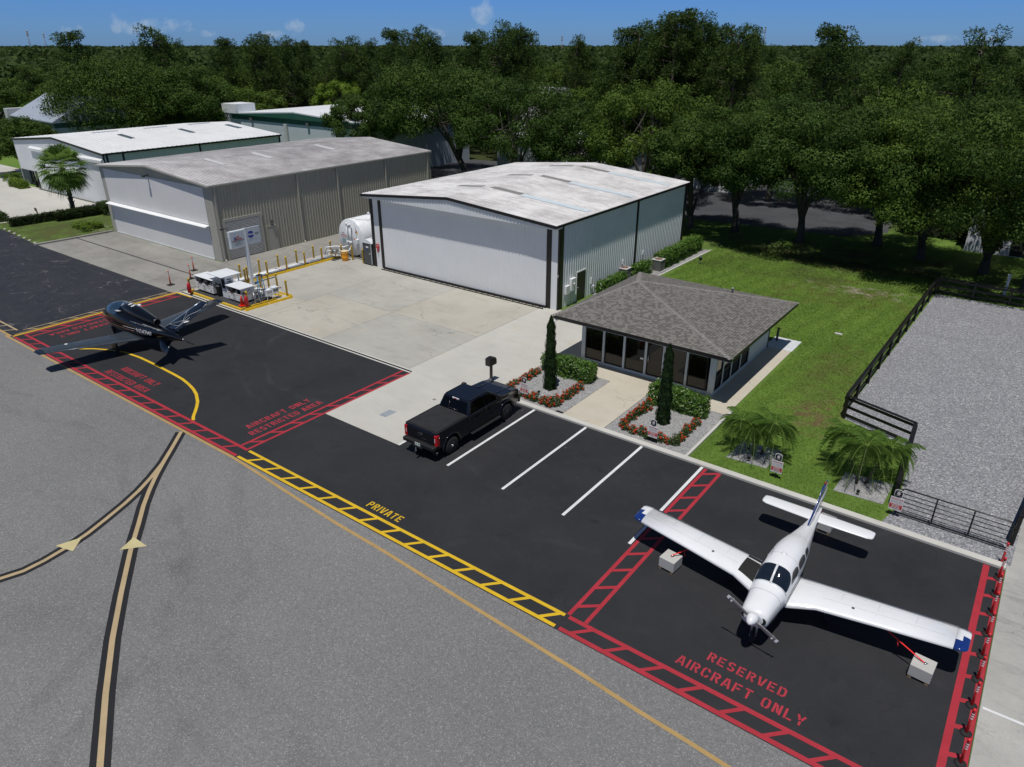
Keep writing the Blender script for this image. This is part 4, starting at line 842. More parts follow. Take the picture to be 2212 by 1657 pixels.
tree_proto('oak_tree', 'dark oak crowding the back right corner of the white hangar', 'tree', oak_geo(122, 4.8, 11.0, 1.6, 54, 856, .25, (0, 0), 6), L_OAK, BARK, (-29.2, 69.0, 0))
tree_proto('oak_tree', 'big spreading oak with a pale leaning trunk between the tan and white hangars', 'tree', oak_geo(123, 10.0, 15.0, 3.2, 129, 918, .30, (-2.5, -1.5), 10, trunk_r=.42), L_OAK, BARK, (-67.5, 78.5, 0))
tree_proto('oak_tree', 'dark round oak behind the left end of the white hangar roof', 'tree', oak_geo(124, 8.0, 14.0, 2.0, 88, 856, .27, (0, 0), 8), L_OAK, BARK, (-56.5, 76.0, 0))
tree_proto('oak_tree', 'dark oak behind the middle of the white hangar roof', 'tree', oak_geo(125, 6.6, 10.4, 1.6, 81, 856, .27, (0, 0), 8), L_OAK, BARK, (-47.5, 77.5, 0))
tree_proto('oak_tree', 'light green oak behind the right end of the white hangar roof', 'tree', oak_geo(126, 7.2, 14.0, 2.6, 74, 856, .27, (0, 0), 8), L_OAK2, BARK, (-38.5, 76.5, 0))
tree_proto('oak_tree', 'oak overhanging the far end of the tan hangar roof', 'tree', oak_geo(127, 5.5, 11.5, 3.0, 54, 856, .27, (0, 0), 8), L_OAK, BARK, (-80.0, 72.0, 0))
tree_proto('oak_tree', 'huge oak mound behind the long white hangar roof', 'tree', oak_geo(128, 10.5, 15.6, 1.6, 244, 510, .32, (0, 0), 10, trunk_r=.5), L_OAK, BARK, (*polar(262, 138), 0))
tree_proto('oak_tree', 'second oak mound right of the biggest one behind the long white hangar', 'tree', oak_geo(129, 8.4, 14.6, 1.6, 115, 918, .32, (0, 0), 10, trunk_r=.5), L_OAK, BARK, (*polar(392, 138), 0))
tree_proto('oak_tree', 'grey-green oak at the left edge of the photo beside the long white hangar', 'tree', oak_geo(130, 5.4, 7.6, 1.0, 90, 856, .27, (0, 0), 8), L_OAK, BARK, (*polar(14, 128), 0))
tree_proto('oak_tree', 'bright lime green tree rising behind the building with the green band', 'tree', oak_geo(131, 4.6, 12.2, 3.0, 60, 856, .3, (0, 0), 6), L_LIME, BARK, (-113.5, 96, 0))
for i, (x, y, rx, h, lb) in enumerate(((-27.5, 87.5, 5.5, 11.5, 'oak beyond the access road behind the leftmost lawn oak'), (-12, 88.5, 5.8, 11.8, 'oak beyond the access road behind the stout lawn oak'), (-6.2, 96.8, 5.5, 12, 'oak at the far side of the access road near the white building'), (9.5, 71.5, 6.2, 12.4, 'dense oak at the right edge of the photo before the white building'), (13.5, 63, 5.0, 10.5, 'oak cut by the right edge of the photo beside the side road'))):
    tree_proto('oak_tree', lb, 'tree', oak_geo(140+i, rx, h, 3.0, 110, 700, .27, (0, -.5), 7), (L_OAK, L_OAK2)[i % 2], BARK, (x, y, 0))
# woodland: individual trees from protos
OG = [geo_data(*oak_geo(200+i, 6.4, 12.8, 2.2, 95, 250, .40, (0, 0), 5), BARK, (L_OAK, L_OAK2, L_OAK, L_OAK, L_OAK2)[i]) for i in range(5)]
PG = [geo_data(*pine_geo(300+i, 20, 4.3, .62+.05*i, 74, 120, .5), BARK2, L_PINE) for i in range(4)]
sites = []
def clear(x, y, r):
    for bx0, by0, bx1, by1 in ((-113, 70, -76, 94), (-142, 46, -118, 66), (-67, 83, -46, 97), (-45, 89, -32, 105), (-49, 117, -20, 134), (-7, 75, 22, 94), (-118, 137, -86, 152), (-120, -10, 6, 68), (-27, 74, -14, 84)):
        if bx0-r*.35 < x < bx1+r*.35 and by0-r*.35 < y < by1+r*.35: return False
    return all((x-a)**2+(y-b)**2 > (.62*(r+c))**2 for a, b, c in sites)
for l_ in lawn: sites.append((l_[0], l_[1], 5))
for q in ((-27.5, 87.5, 4), (-12, 88.5, 4), (-6.2, 96.8, 4), (9.5, 71.5, 5), (-67.5, 78.5, 7), (-56.5, 76, 5.5), (-47.5, 77.5, 5.5), (-38.5, 76.5, 5.5), (-80, 72, 5.5), (*polar(245, 137), 8.5), (*polar(392, 138), 7.5), (-113.5, 96, 4), (-29.2, 69, 4)): sites.append(q)
pines = [(180, 82, 165), (350, 72, 150), (372, 92, 158), (395, 96, 170), (500, 92, 190), (575, 84, 165), (600, 88, 172), (640, 90, 160), (662, 98, 175), (745, 97, 150), (780, 92, 158), (800, 94, 175), (855, 76, 150), (905, 70, 140), (925, 84, 150), (935, 82, 138), (1022, 84, 142), (1050, 78, 150), (1078, 62, 138), (1098, 66, 150), (1120, 74, 142), (1140, 82, 160), (1240, 88, 165), (1258, 95, 170), (1345, 72, 130), (1372, 68, 128), (1400, 60, 132), (1425, 50, 125), (1447, 40, 122), (1468, 42, 128), (1490, 48, 124), (1512, 55, 130), (1540, 70, 128), (1580, 72, 118), (1597, 76, 122), (1613, 88, 130), (1770, 74, 105), (1790, 86, 112), (2095, 82, 115), (1930, 96, 150)]
for i, (px, py, d) in enumerate(pines):
    x, y = polar(px, d); h = ztop(py, d); s = h/19.6
    tree_copy(PG[i % 4], 'pine_tree', 'tall pine standing above the woodland skyline', 'tree', L_PINE, (x, y, 0), rnd.uniform(0, 6.28), (s*rnd.uniform(.95, 1.25), s*rnd.uniform(.95, 1.25), s), 'tall pines on the skyline'); sites.append((x, y, 2.2))
cnt = 0; rings = []
d = 84.0
while d < 262:
    step = 7.6+(d-84)*.032; n = int(math.radians(76)*d/step)
    for j in range(n):
        a = -R(39)+R(78)*(j+rnd.random())/n; rings.append((d+rnd.uniform(-3, 3), a))
    d += step*.95
for d, a in rings:
    if cnt >= 290: break
    X, Y = math.sin(a)*d, math.cos(a)*d; x, y = X*math.cos(YAW)-Y*math.sin(YAW), X*math.sin(YAW)+Y*math.cos(YAW)
    r = rnd.uniform(4.6, 7.0)*(1+(d-84)/600)
    if not clear(x, y, r): continue
    pxx = 1105+FPX*math.tan(a)*1.07
    if pxx < 150 and d < 185: continue
    h = rnd.uniform(9.5, 14.2)+(1.2 if rnd.random() < .15 else 0); px = 1105+FPX*math.tan(a)*.95
    if pxx < 700: h = min(h, rnd.uniform(9.5, 12.5))
    if (1060 < pxx < 1260 and d < 175) or (1590 < pxx < 1790 and d < 135): h = min(h, rnd.uniform(4.5, 6.5)); r *= .6
    pine = rnd.random() < .2 and d > 120; sites.append((x, y, r)); cnt += 1
    if pine:
        s = (h+2.5)/20; tree_copy(PG[rnd.randrange(4)], 'pine_tree', 'pine standing among the oaks of the wood beyond the buildings', 'tree', L_PINE, (x, y, 0), rnd.uniform(0, 6.28), (s*1.7, s*1.7, s), 'pines of the wood beyond the buildings')
    else:
        k = rnd.randrange(5); tree_copy(OG[k], 'oak_tree', 'oak of the dense wood beyond the hangars and buildings', 'tree', L_OAK, (x, y, 0), rnd.uniform(0, 6.28), (r/6.4, r/6.4, h/12.8), 'oaks of the dense wood beyond the buildings')
# far woodland: reads as one mass
rg = np.random.default_rng(5)
def canopy():
    n1 = 5200; A = rg.uniform(-R(41), R(41), n1); D = 235*np.exp(rg.uniform(0, 1, n1)**.85*math.log(3600/235)); h = rg.uniform(8.0, 12.8, n1)+np.where(rg.random(n1) < .04, 2.5, 0); h = np.where(D > 600, h+rg.uniform(-.5, 3.2, n1), h)
    X, Y = np.sin(A)*D, np.cos(A)*D; c, s = math.cos(YAW), math.sin(YAW); x, y = X*c-Y*s, X*s+Y*c; Cs, S, T, N = [], [], [], []
    for i in range(n1):
        r = 5.2*(D[i]/235)**.55; k = int(46 if D[i] < 500 else 26 if D[i] < 1200 else 14); d = sph(k, rg); d[:, 2] = np.abs(d[:, 2])
        Cs.append(np.array([x[i], y[i], h[i]*.55])+d*np.array([r, r, h[i]*.47])*rg.uniform(.75, 1.05, (k, 1))); S.append(rg.uniform(.7, 1.3, k)*r*.42); T.append(np.clip(rg.normal(.42, .18, k)+rg.normal(0, .12), 0, 1)); N.append(d)
    return quads_mesh('far_woodland', np.concatenate(Cs), np.concatenate(S), np.concatenate(T), rg, .7, np.concatenate(N), .7)
tag(link('far_woodland', canopy(), L_FAR), 'distant dark green woodland canopy reaching to the horizon', 'woodland', kind='stuff')
# a rolling base under the far leaves so no ground shows
V = []; F = []; na, nd = 90, 26
for j in range(nd):
    D = 225*(3800/225)**(j/(nd-1))
    for i in range(na):
        a = R(-43)+R(86)*i/(na-1); X, Y = math.sin(a)*D, math.cos(a)*D; V.append((X*math.cos(YAW)-Y*math.sin(YAW), X*math.sin(YAW)+Y*math.cos(YAW), 4.5+rnd.uniform(-1, 1.6) if j else -1))
for j in range(nd-1):
    for i in range(na-1): q = j*na+i; F.append((q, q+1, q+na+1, q+na))
tag(MB().add(V, F).build('woodland_understorey', mat('understorey_green', (.020, .030, .012), .95, var=.4, scale=.2, world=True)), 'dark woodland understorey beneath the distant canopy', 'woodland', kind='stuff')

# hedges and shrubs
def hedge(name, label, boxes, lm, ls, dens, seed, core=None, loc=(0, 0, 0), cat='hedge', bulge=.12):
    rng = np.random.default_rng(seed); Cs = []; Nn = []; T = []; M = MB(); t = thing(name, label, cat, loc)
    for x0, y0, x1, y1, h in boxes:
        x0 -= loc[0]; x1 -= loc[0]; y0 -= loc[1]; y1 -= loc[1]; w, d = x1-x0, y1-y0
        k = int(dens*(2*(w+d)*h+w*d)); f = rng.random((k, 3)); P = np.stack([x0+f[:, 0]*w, y0+f[:, 1]*d, f[:, 2]*h], 1); Nm = np.zeros((k, 3))
        sel = rng.choice(3, k, p=np.array([d*h, w*h, w*d/2])/(d*h+w*h+w*d/2)); sg = rng.choice([0, 1], k)
        for ax, (lo, hi) in enumerate(((x0, x1), (y0, y1), (0, h))):
            mk = sel == ax; s_ = sg if ax < 2 else np.ones(k); P[mk, ax] = np.where(s_[mk] == 1, hi, lo); Nm[mk, ax] = np.where(s_[mk] == 1, 1, -1)
        c = np.array([(x0+x1)/2, (y0+y1)/2, h*.5]); lump = (np.sin(P[:, 0]*4.1+seed)+np.sin(P[:, 1]*4.7+1.3)+np.sin(P[:, 2]*6+P[:, 0]*2.2))*bulge*.45
        P += Nm*(lump[:, None]+rng.normal(0, ls*.55, (k, 1)))+rng.normal(0, ls*.3, (k, 3)); P[:, 2] = np.maximum(P[:, 2], .03); Cs.append(P); Nn.append(Nm+np.array([0, 0, .3])); T.append(np.clip(rng.normal(.45, .24, k), 0, 1))
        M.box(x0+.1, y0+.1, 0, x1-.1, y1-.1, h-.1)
    link('foliage', quads_mesh('foliage', np.concatenate(Cs), rng.uniform(.75, 1.3, sum(map(len, Cs)))*ls, np.concatenate(T), rng, .7, np.concatenate(Nn), .75), lm, t)
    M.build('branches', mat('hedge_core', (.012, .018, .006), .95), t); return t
hedge('hedge', 'rounded bright green hedge in the gravel bed between the pickup and the office', [(-21.15, 31.0, -19.6, 31.75, .95), (-19.7, 30.95, -18.0, 31.7, 1.0)], L_HED, .115, 520, 1)
hedge('hedge', 'rounded bright green hedge in the gravel bed near the office corner', [(-14.35, 30.95, -12.8, 31.75, 1.0), (-12.9, 30.9, -11.3, 31.7, .98)], L_HED, .115, 520, 2)
hedge('hedge', 'leafy hedge beside the far end of the white hangar side wall', [(-25.7, 53.9, -24.75, 61.6, 1.15)], L_HED, .14, 330, 3)
hedge('hedge', 'leafy hedge between the two air conditioners of the white hangar', [(-25.9, 50.1, -25.2, 52.4, .95)], L_HED, .14, 330, 4)
hedge('hedge', 'leafy hedge between the hangar side door and the nearer air conditioner', [(-25.95, 45.0, -25.3, 48.5, .85)], L_HED, .14, 330, 5)
hedge('hedge', 'long low clipped dark hedge running to the palm on the left', [(-85.9, 27.4, -85.0, 31.5, .8), (-85.5, 31.3, -84.0, 36.3, .85)], L_DRK, .12, 330, 6)
hedge('hedge', 'clipped green hedge at the left edge of the photo by the road', [(-92.0, 26.9, -88.6, 28.3, .8)], L_IXO, .12, 330, 7)
hedge('hedge', 'dark ragged hedge along the access road behind the tan hangar', [(-56, 68.5, -46, 70, 1.3)], L_DRK, .18, 160, 8)
for i_, (a_, b_, c_, d_, e_) in enumerate(((-11.5, 79.5, -6.5, 81, 2.2), (-6, 78.6, 0, 80.2, 2.6), (1, 73.5, 5, 75.0, 1.8))): hedge('shrub', ('dark thicket behind the trunks at the back of the lawn', 'taller dark thicket in front of the white building on the right', 'low dark thicket at the foot of the white building on the right')[i_], [(a_, b_, c_, d_, e_)], L_DRK, .28, 60, 20+i_, cat='shrub', bulge=.6)
hedge('shrub', 'yellow-green low shrub mound on the bare soil by the tan hangar', [(-79.9, 31.0, -78.3, 32.2, .45), (-79.2, 32.0, -77.4, 33.0, .5), (-77.9, 30.9, -76.9, 31.6, .4)], L_LIME, .1, 360, 9, cat='shrub')
hedge('shrub', 'dark round shrub at the left front corner of the tan hangar', [(-84.6, 36.0, -82.9, 37.6, 1.3)], L_IXO, .13, 330, 10, cat='shrub')
hedge('shrub', 'green and red planting under the recessed window of the long hangar', [(-111.5, 36.9, -108.0, 38.0, .9)], L_LIME, .13, 300, 11, cat='shrub')
# ixora: two beds, each plant a thing
def ixora(seed):
    rng = np.random.default_rng(seed); k = 300; d = sph(k, rng); d[:, 2] = np.abs(d[:, 2]); P = d*np.array([.24, .24, .40])*rng.uniform(.55, 1.05, (k, 1))+np.array([0, 0, .03])
    fo = quads_mesh('foliage', P, rng.uniform(.06, .11, k), np.clip(rng.normal(.45, .25, k), 0, 1), rng, .5, d+np.array([0, 0, .6]), .7)
    C = []; N = []
    for i in range(int(rng.integers(6, 11))):
        e = sph(1, rng)[0]; e[2] = abs(e[2])*.8+.25; e /= np.linalg.norm(e); c = e*np.array([.25, .25, .42]); q = sph(34, rng); C.append(c+q*.05); N.append(q)
    C = np.concatenate(C); N = np.concatenate(N); fl = quads_mesh('flowers', C, np.full(len(C), .045), rng.random(len(C)), rng, .9, N, .5); return fo, fl
IX = [ixora(40+i) for i in range(6)]
def along(pts, gap):
    out = []; carry = 0
    for a, b in zip(pts[:-1], pts[1:]):
        L_ = math.hypot(b[0]-a[0], b[1]-a[1]); t = carry
        while t < L_: out.append((a[0]+(b[0]-a[0])*t/L_, a[1]+(b[1]-a[1])*t/L_)); t += gap
        carry = t-L_
    return out
ORD = ['first', 'second', 'third', 'fourth', 'fifth', 'sixth', 'seventh', 'eighth', 'ninth', 'tenth', 'eleventh', 'twelfth', 'thirteenth', 'fourteenth', 'fifteenth', 'sixteenth', 'seventeenth', 'eighteenth', 'nineteenth', 'twentieth', 'twenty-first', 'twenty-second', 'twenty-third', 'twenty-fourth', 'twenty-fifth', 'twenty-sixth', 'twenty-seventh', 'twenty-eighth', 'twenty-ninth', 'thirtieth']
for bed, pts in (('left', [(-21.1, 30.4), (-21.2, 29.0), (-21.25, 27.8), (-20.6, 27.5), (-18.05, 27.5), (-18.05, 30.3)]), ('right', [(-14.05, 30.2), (-14.15, 28.8), (-14.15, 27.6), (-11.3, 27.6), (-11.3, 30.4)])):
    for i, (x, y) in enumerate(along(pts, .47)):
        k = rnd.randrange(6); t = thing('ixora_shrub', '%s orange-flowered shrub in the U-shaped row of the %s gravel bed' % (ORD[i], bed), 'shrub', (x+rnd.uniform(-.04, .04), y+rnd.uniform(-.04, .04), .015), rnd.uniform(0, 6.28), 'orange-flowered shrubs round the %s gravel bed' % bed)
        s = rnd.uniform(.75, 1.3); t.scale = (s, s, s*rnd.uniform(.75, 1.15))
        for nm, me, lm in (('foliage', IX[k][0], L_IXO), ('flowers', IX[k][1], L_FLW)):
            if nm == 'flowers' and rnd.random() < .12: continue
            link(nm, me, lm, t)
# column cypresses
def cypress(seed):
    rng = np.random.default_rng(seed); k = 9000; z = rng.uniform(0.0, 1, k); r = .37*(1-.5*z)*np.minimum(1, (1-z)*7)**.6*np.minimum(1, .8+z*1.6)*(1+.07*np.sin(z*23)+.06*np.sin(z*51+1)); a = rng.uniform(0, 6.283, k); rr = r*rng.uniform(.72, 1.06, k)*(1+.14*np.sin(a*5+z*14))
    P = np.stack([np.cos(a)*rr, np.sin(a)*rr, z*4.15+.03], 1); upn = np.stack([np.cos(a), np.sin(a), np.full(k, .1)], 1); V = []
    t = rng.normal(0, .25, (k, 3)); t[:, 2] = 1; t /= np.linalg.norm(t, axis=1)[:, None]; B = np.cross(t, upn); B /= np.linalg.norm(B, axis=1)[:, None]; s = rng.uniform(.05, .11, (k, 1))
    V = np.stack([P-t*s, P-B*s*.28, P+t*s, P+B*s*.28], 1).reshape(-1, 3); return raw_quads('foliage', V, np.clip(rng.normal(.42, .25, k), 0, 1))
for i, (x, y, lb) in enumerate(((-19.42, 29.2, 'narrow dark cypress column in the gravel bed beside the driveway'), (-12.74, 29.35, 'narrow dark cypress column in the gravel bed in front of the office corner window'))):
    t = thing('cypress_tree', lb, 'tree', (x, y, .015)); link('foliage', cypress(60+i), L_CYP, t); MB().tube([(0, 0, 0), (0, 0, 1.2), (0, 0, 3.9)], [.2, .2, .02], 8).build('trunk', BARK, t)
# palms
def frond(rng, L_, droop, nl=32, ll=.30, rise=.6, w=.0085):
    P = []; a = 0
    for i in range(9):
        s = i/8; P.append((L_*s*(1-.12*s*droop), 0, rise*L_*s-droop*L_*s*s*.95))
    V = []; T = []
    def pt(s):
        i = min(7, int(s*8)); f = s*8-i; return [P[i][k]*(1-f)+P[i+1][k]*f for k in range(3)]
    for j in range(nl):
        s = .14+.86*j/nl; p = pt(s); l = ll*(math.sin(math.pi*min(1, s*.9+.1))**.6+.15)
        for sd in (-1, 1):
            e = (p[0]+l*.55, p[1]+sd*l*.85, p[2]-l*rng.uniform(.15, .55)); dx = w
            V += [(p[0]-dx, p[1], p[2]), (p[0]+dx, p[1], p[2]+.004), ((p[0]+e[0])/2+dx, (p[1]+e[1])/2, (p[2]+e[2])/2+l*.12), e]; T.append(min(1, max(0, rng.normal(.45, .22))))
    for i in range(8): a_, b_ = P[i], P[i+1]; V += [(a_[0], -.012, a_[2]), (a_[0], .012, a_[2]), (b_[0], .012, b_[2]), (b_[0], -.012, b_[2])]; T.append(.9)
    return np.array(V), T
def pygmy(seed, n=24, L_=1.3):
    rng = np.random.default_rng(seed); VV = []; TT = []
    for i in range(n):
        s = i/n; v, t = frond(rng, L_*rng.uniform(.85, 1.1), .75+1.0*s*rng.uniform(.85, 1.15), rise=.95-.75*s); a = i*2.399+rng.uniform(-.2, .2); c, q = math.cos(a), math.sin(a)
        v = np.stack([v[:, 0]*c-v[:, 1]*q, v[:, 0]*q+v[:, 1]*c, v[:, 2]], 1); VV.append(v); TT += t
    return raw_quads('fronds', np.concatenate(VV), np.array(TT))
PY = [pygmy(70+i) for i in range(3)]
spots = [((-8.35, 29.45), (-8.75, 29.0, 1.55), 'pygmy palm leaning left in the gravel patch nearer the office'), ((-8.05, 29.05), (-8.1, 28.65, 1.5), 'pygmy palm in the middle of the gravel patch nearer the office'), ((-7.75, 29.3), (-7.3, 29.1, 1.75), 'pygmy palm leaning right in the gravel patch nearer the office'),
         ((-4.0, 30.1), (-4.5, 30.2, 1.75), 'pygmy palm leaning left in the gravel patch by the field gate'), ((-3.65, 29.35), (-3.6, 29.5, 1.8), 'pygmy palm with the fullest crown in the gravel patch by the field gate'), ((-3.35, 29.6), (-2.75, 30.1, 1.7), 'pygmy palm leaning over the board fence by the field gate')]
for i, (b, c, lb) in enumerate(spots):
    t = thing('pygmy_palm', lb, 'palm', (b[0], b[1], .02), group='pygmy palms beside the car park'); dx, dy = c[0]-b[0], c[1]-b[1]
    MB().tube([(0, 0, -.05), (dx*.3, dy*.3, c[2]*.4), (dx*.75, dy*.75, c[2]*.8), (dx, dy, c[2])], [.06, .055, .06, .07], 8).build('trunk', PTRK, t)
    f = link('fronds', PY[i % 3], L_PALM, t, (dx, dy, c[2])); f.rotation_euler = (0, 0, i*1.3); s = (.88, .82, .95, .95, 1.05, .95)[i]; f.scale = (s, s, s)
def fanpalm(seed, R_=2.4, n=66):
    rng = np.random.default_rng(seed); V = []; T = []
    for i in range(n):
        el = R(80)-R(145)*(i/n)**.9+rng.uniform(-.1, .1); a = i*2.399; d = np.array([math.cos(a)*math.cos(el), math.sin(a)*math.cos(el), math.sin(el)]); st = d*R_*.5; side = np.cross(d, [0, 0, 1.0]); side /= np.linalg.norm(side)+1e-6; un = np.cross(side, d)
        V += [tuple(-side*.02), tuple(side*.02), tuple(st+side*.02), tuple(st-side*.02)]; T.append(.8)
        tn = min(1, max(0, rng.normal(.45, .12)))
        for j in range(19):
            w = R(-78)+R(156)*j/18; l = R_*.55*(1-.25*abs(w)/1.4); e = st+(d*math.cos(w)+side*math.sin(w))*l-np.array([0, 0, .28*l*rng.uniform(.5, 1.5)]); m = st+(d*math.cos(w)+side*math.sin(w))*l*.55+un*.05; q = (side*math.cos(w)-d*math.sin(w))*.06
            V += [tuple(st), tuple(m-q), tuple(e), tuple(m+q)]; T.append(min(1, max(0, tn+rng.normal(0, .12))))
    return raw_quads('fronds', np.array(V), np.array(T))
def sabal(name, label, loc, h, seed, R_):
    t = thing(name, label, 'palm', loc); rng = random.Random(seed); M = MB(); pr = []
    for i in range(22): z = h*i/21; pr.append((.2+.05*(i % 2), z))
    M.lathe(pr, n=10)
    for i in range(int(h*11)):
        a = i*2.4; z = .2+i/11; M.tube([(.2*math.cos(a), .2*math.sin(a), z), (.36*math.cos(a), .36*math.sin(a), z+.22)], [.05, .02], 4)
    M.build('trunk', PTRK, t, fix=False); link('fronds', fanpalm(seed, R_), L_PALM, t, (0, 0, h))
    return t
sabal('cabbage_palm', 'tall cabbage palm with a full round crown at the end of the dark hedge', (-87.0, 34.3, 0), 4.9, 5, 3.0)
for x, y, lb in ((-116.3, 39.2, 'small cycad in the planting at the left end of the long hangar'), (-85.0, 38.0, 'small cycad half hidden behind the front corner of the tan hangar')):
    t = thing('cycad', lb, 'shrub', (x, y, 0)); f = link('fronds', PY[0], L_PALM, t, (0, 0, .7)); f.scale = (1.3, 1.3, 1); MB().lathe([(.22, 0), (.25, .5), (.15, .75)], n=10).build('trunk', PTRK, t)
sabal('cabbage_palm', 'small cabbage palm in front of the wood at the far left', (*polar(58, 175), 0), 4.5, 8, 3.0)
# planting patches under the palms
up(struct('gravel_patch', flat([(-8.95, 28.1), (-7.15, 28.25), (-7.1, 30.2), (-8.85, 30.0)], .016), GRB)); up(struct('gravel_patch', flat([(-4.3, 28.25), (-2.4, 28.4), (-2.35, 30.25), (-4.25, 30.05)], .016), GRB))
# grass blades standing on the lawn
def blades():
    rng = np.random.default_rng(9); n = 230000; x = rng.uniform(-24, -1.95, n); y = 27.0+39*rng.random(n)**.95
    ok = (x < np.where(y < 34, -2.25, -5.8)) & (x > np.where(y < 43.4, -10.3, -23.8)) & ~((x > -9.0) & (x < -7.05) & (y > 28.0) & (y < 30.25)) & ~((x > -4.35) & (x < -2.3) & (y > 28.2) & (y < 30.3)) & ~((x < -10.4) & (y < 44.4) & (x > -12.2))
    ok &= ~((x > -5.75) & (y > 33.7)) & (rng.random(n) < np.clip(1.15-(y-27)/50, .25, 1)); x, y = x[ok], y[ok]; n = len(x); a = rng.uniform(0, 6.283, n); h = rng.uniform(.02, .055, n); w = .010+.0006*(y-27); dx, dy = np.cos(a)*w, np.sin(a)*w; lx, ly = rng.normal(0, .05, n), rng.normal(0, .05, n)
    V = np.stack([np.stack([x-dx, y-dy, np.zeros(n)], 1), np.stack([x+dx, y+dy, np.zeros(n)], 1), np.stack([x+dx*.6+lx, y+dy*.6+ly, h], 1), np.stack([x-dx*.6+lx, y-dy*.6+ly, h*.95], 1)], 1).reshape(-1, 3)
    return raw_quads('lawn_grass', V, np.clip(rng.normal(.5, .25, n), 0, 1))
def m_blade():
    m, nt, out = newmat('grass_blades'); g = NT(nt); base, _, _ = ground_colour(g); a = g.node('ShaderNodeAttribute'); a.attribute_name = 'tone'
    c = g.mix(1.0, base, g.mix(a.outputs['Fac'], (.95, .95, .95), (2.3, 2.1, 1.9)), 'MULTIPLY')
    d = g.node('ShaderNodeBsdfDiffuse'); g.l.new(c, d.inputs[0]); t = g.node('ShaderNodeBsdfTranslucent'); g.l.new(c, t.inputs[0]); mx = g.node('ShaderNodeMixShader'); mx.inputs[0].default_value = .5
    g.l.new(d.outputs[0], mx.inputs[1]); g.l.new(t.outputs[0], mx.inputs[2]); g.l.new(mx.outputs[0], out.inputs[0]); return m
tag(link('lawn_grass', blades(), m_blade()), 'short mown grass of the lawn beside the office', 'grass', kind='stuff')
# ---------------------------------------------------------------- aircraft and pickup
WPT = mat('white_aircraft_paint', (.70, .715, .735), .22, var=.02, coat=.5); BPT = mat('blue_aircraft_paint', (.008, .030, .16), .18, coat=.7, var=.1); NVY = mat('navy_aircraft_paint', (.008, .012, .07), .2, coat=.6)
RUB = mat('tyre_rubber', (.014, .014, .014), .85); CHR = mat('chrome', (.6, .6, .6), .12, 1.0, var=.02); ALU = mat('brushed_aluminium', (.45, .46, .47), .35, .9); MGR = mat('dark_grey_metal', (.05, .052, .056), .4, .5)
WLK = mat('wing_walk_grit', (.012, .012, .012), .9, var=.5, scale=14); GLS = mat('aircraft_window_glass', (.010, .016, .026), .04, var=.2, scale=2); GL2 = mat('side_window_glass', (.05, .055, .06), .05)

def sgnpow(c, e): return math.copysign(abs(c)**e, c)
def interp(keys, t):
    """keys: list of tuples (t, a, b, ...) -> smooth interpolation"""
    if t <= keys[0][0]: return list(keys[0][1:])
    for i in range(len(keys)-1):
        a, b = keys[i], keys[i+1]
        if t <= b[0]:
            f = (t-a[0])/(b[0]-a[0]); out = []
            for k in range(1, len(a)):
                p0 = keys[max(i-1, 0)]; p3 = keys[min(i+2, len(keys)-1)]
                m0 = (b[k]-p0[k])/max(1e-6, b[0]-p0[0]); m1 = (p3[k]-a[k])/max(1e-6, p3[0]-a[0]); h = b[0]-a[0]
                d = (b[k]-a[k])/h
                if d == 0: m0 = m1 = 0
                else: m0 = max(0, min(m0/d, 3))*d; m1 = max(0, min(m1/d, 3))*d
                f2, f3 = f*f, f*f*f; out.append((2*f3-3*f2+1)*a[k]+(f3-2*f2+f)*h*m0+(-2*f3+3*f2)*b[k]+(f3-f2)*h*m1)
            return out
    return list(keys[-1][1:])
class Body:
    """fuselage along a horizontal axis: keys (s, halfwidth, zbottom, ztop, squareness); ang 0 = side (+w), 90 = top"""
    def __init__(s, keys, axis, c): s.k = keys; s.axis = axis; s.c = c
    def pt(s, t, ang, off=0.0):
        hw, zb, zt, e = interp(s.k, t); zc = (zb+zt)/2; hh = (zt-zb)/2; a = R(ang)
        w = sgnpow(math.cos(a), e)*(hw+off); z = zc+sgnpow(math.sin(a), e)*(hh+off)
        return (s.c+w, t, z) if s.axis == 'y' else (t, s.c+w, z)
    def mesh(s, ss, n=28): return MB().loft([[s.pt(t, 360*j/n) for j in range(n)] for t in ss])
    def patch(s, ss, angs, off=.006, edge=None):
        V = []; F = []; m = len(angs) if not callable(angs) else None; rows = []
        for t in ss:
            an = angs(t) if callable(angs) else angs; rows.append([s.pt(t, a, off) for a in an])
        n = len(rows[0]); V = [p for r in rows for p in r]
        for i in range(len(rows)-1):
            for j in range(n-1): F.append((i*n+j, i*n+j+1, (i+1)*n+j+1, (i+1)*n+j))
        mb = MB(); mb.add(V, F, True); return mb
def lin(a, b, n): return [a+(b-a)*i/(n-1) for i in range(n)]
AF = [(1, 0), (.85, .022), (.6, .052), (.35, .068), (.15, .058), (.05, .034), (0, 0), (.05, -.022), (.15, -.032), (.35, -.035), (.6, -.025), (.85, -.010)]
def wing(secs, chord_dir=1, axis='x'):
    """secs: (span pos, leading edge pos, chord, z, thickness factor)"""
    rings = []
    for sp, le, ch, z, th in secs:
        rings.append([((sp, le+chord_dir*c*ch, z+t*ch*th) if axis == 'x' else (le+chord_dir*c*ch, sp, z+t*ch*th)) for c, t in AF])
    return MB().loft(rings)
def wheel(parent, name, c, r, w, axis='x', spokes=0, hub=.55, hubm=None):
    t = MB().lathe([(r*hub, -w/2), (r*.93, -w/2), (r, -w*.3), (r, w*.3), (r*.93, w/2), (r*hub, w/2)], c, 28, axis).build(name, RUB, parent)
    MB().lathe([(.02, -w*.42), (r*hub*.5, -w*.40), (r*hub*.92, -w*.34), (r*hub, -w*.45), (r*hub, w*.45), (r*hub*.92, w*.34), (r*hub*.5, w*.40), (.02, w*.42)], c, 20, axis).build('rim', hubm or ALU, t); return t

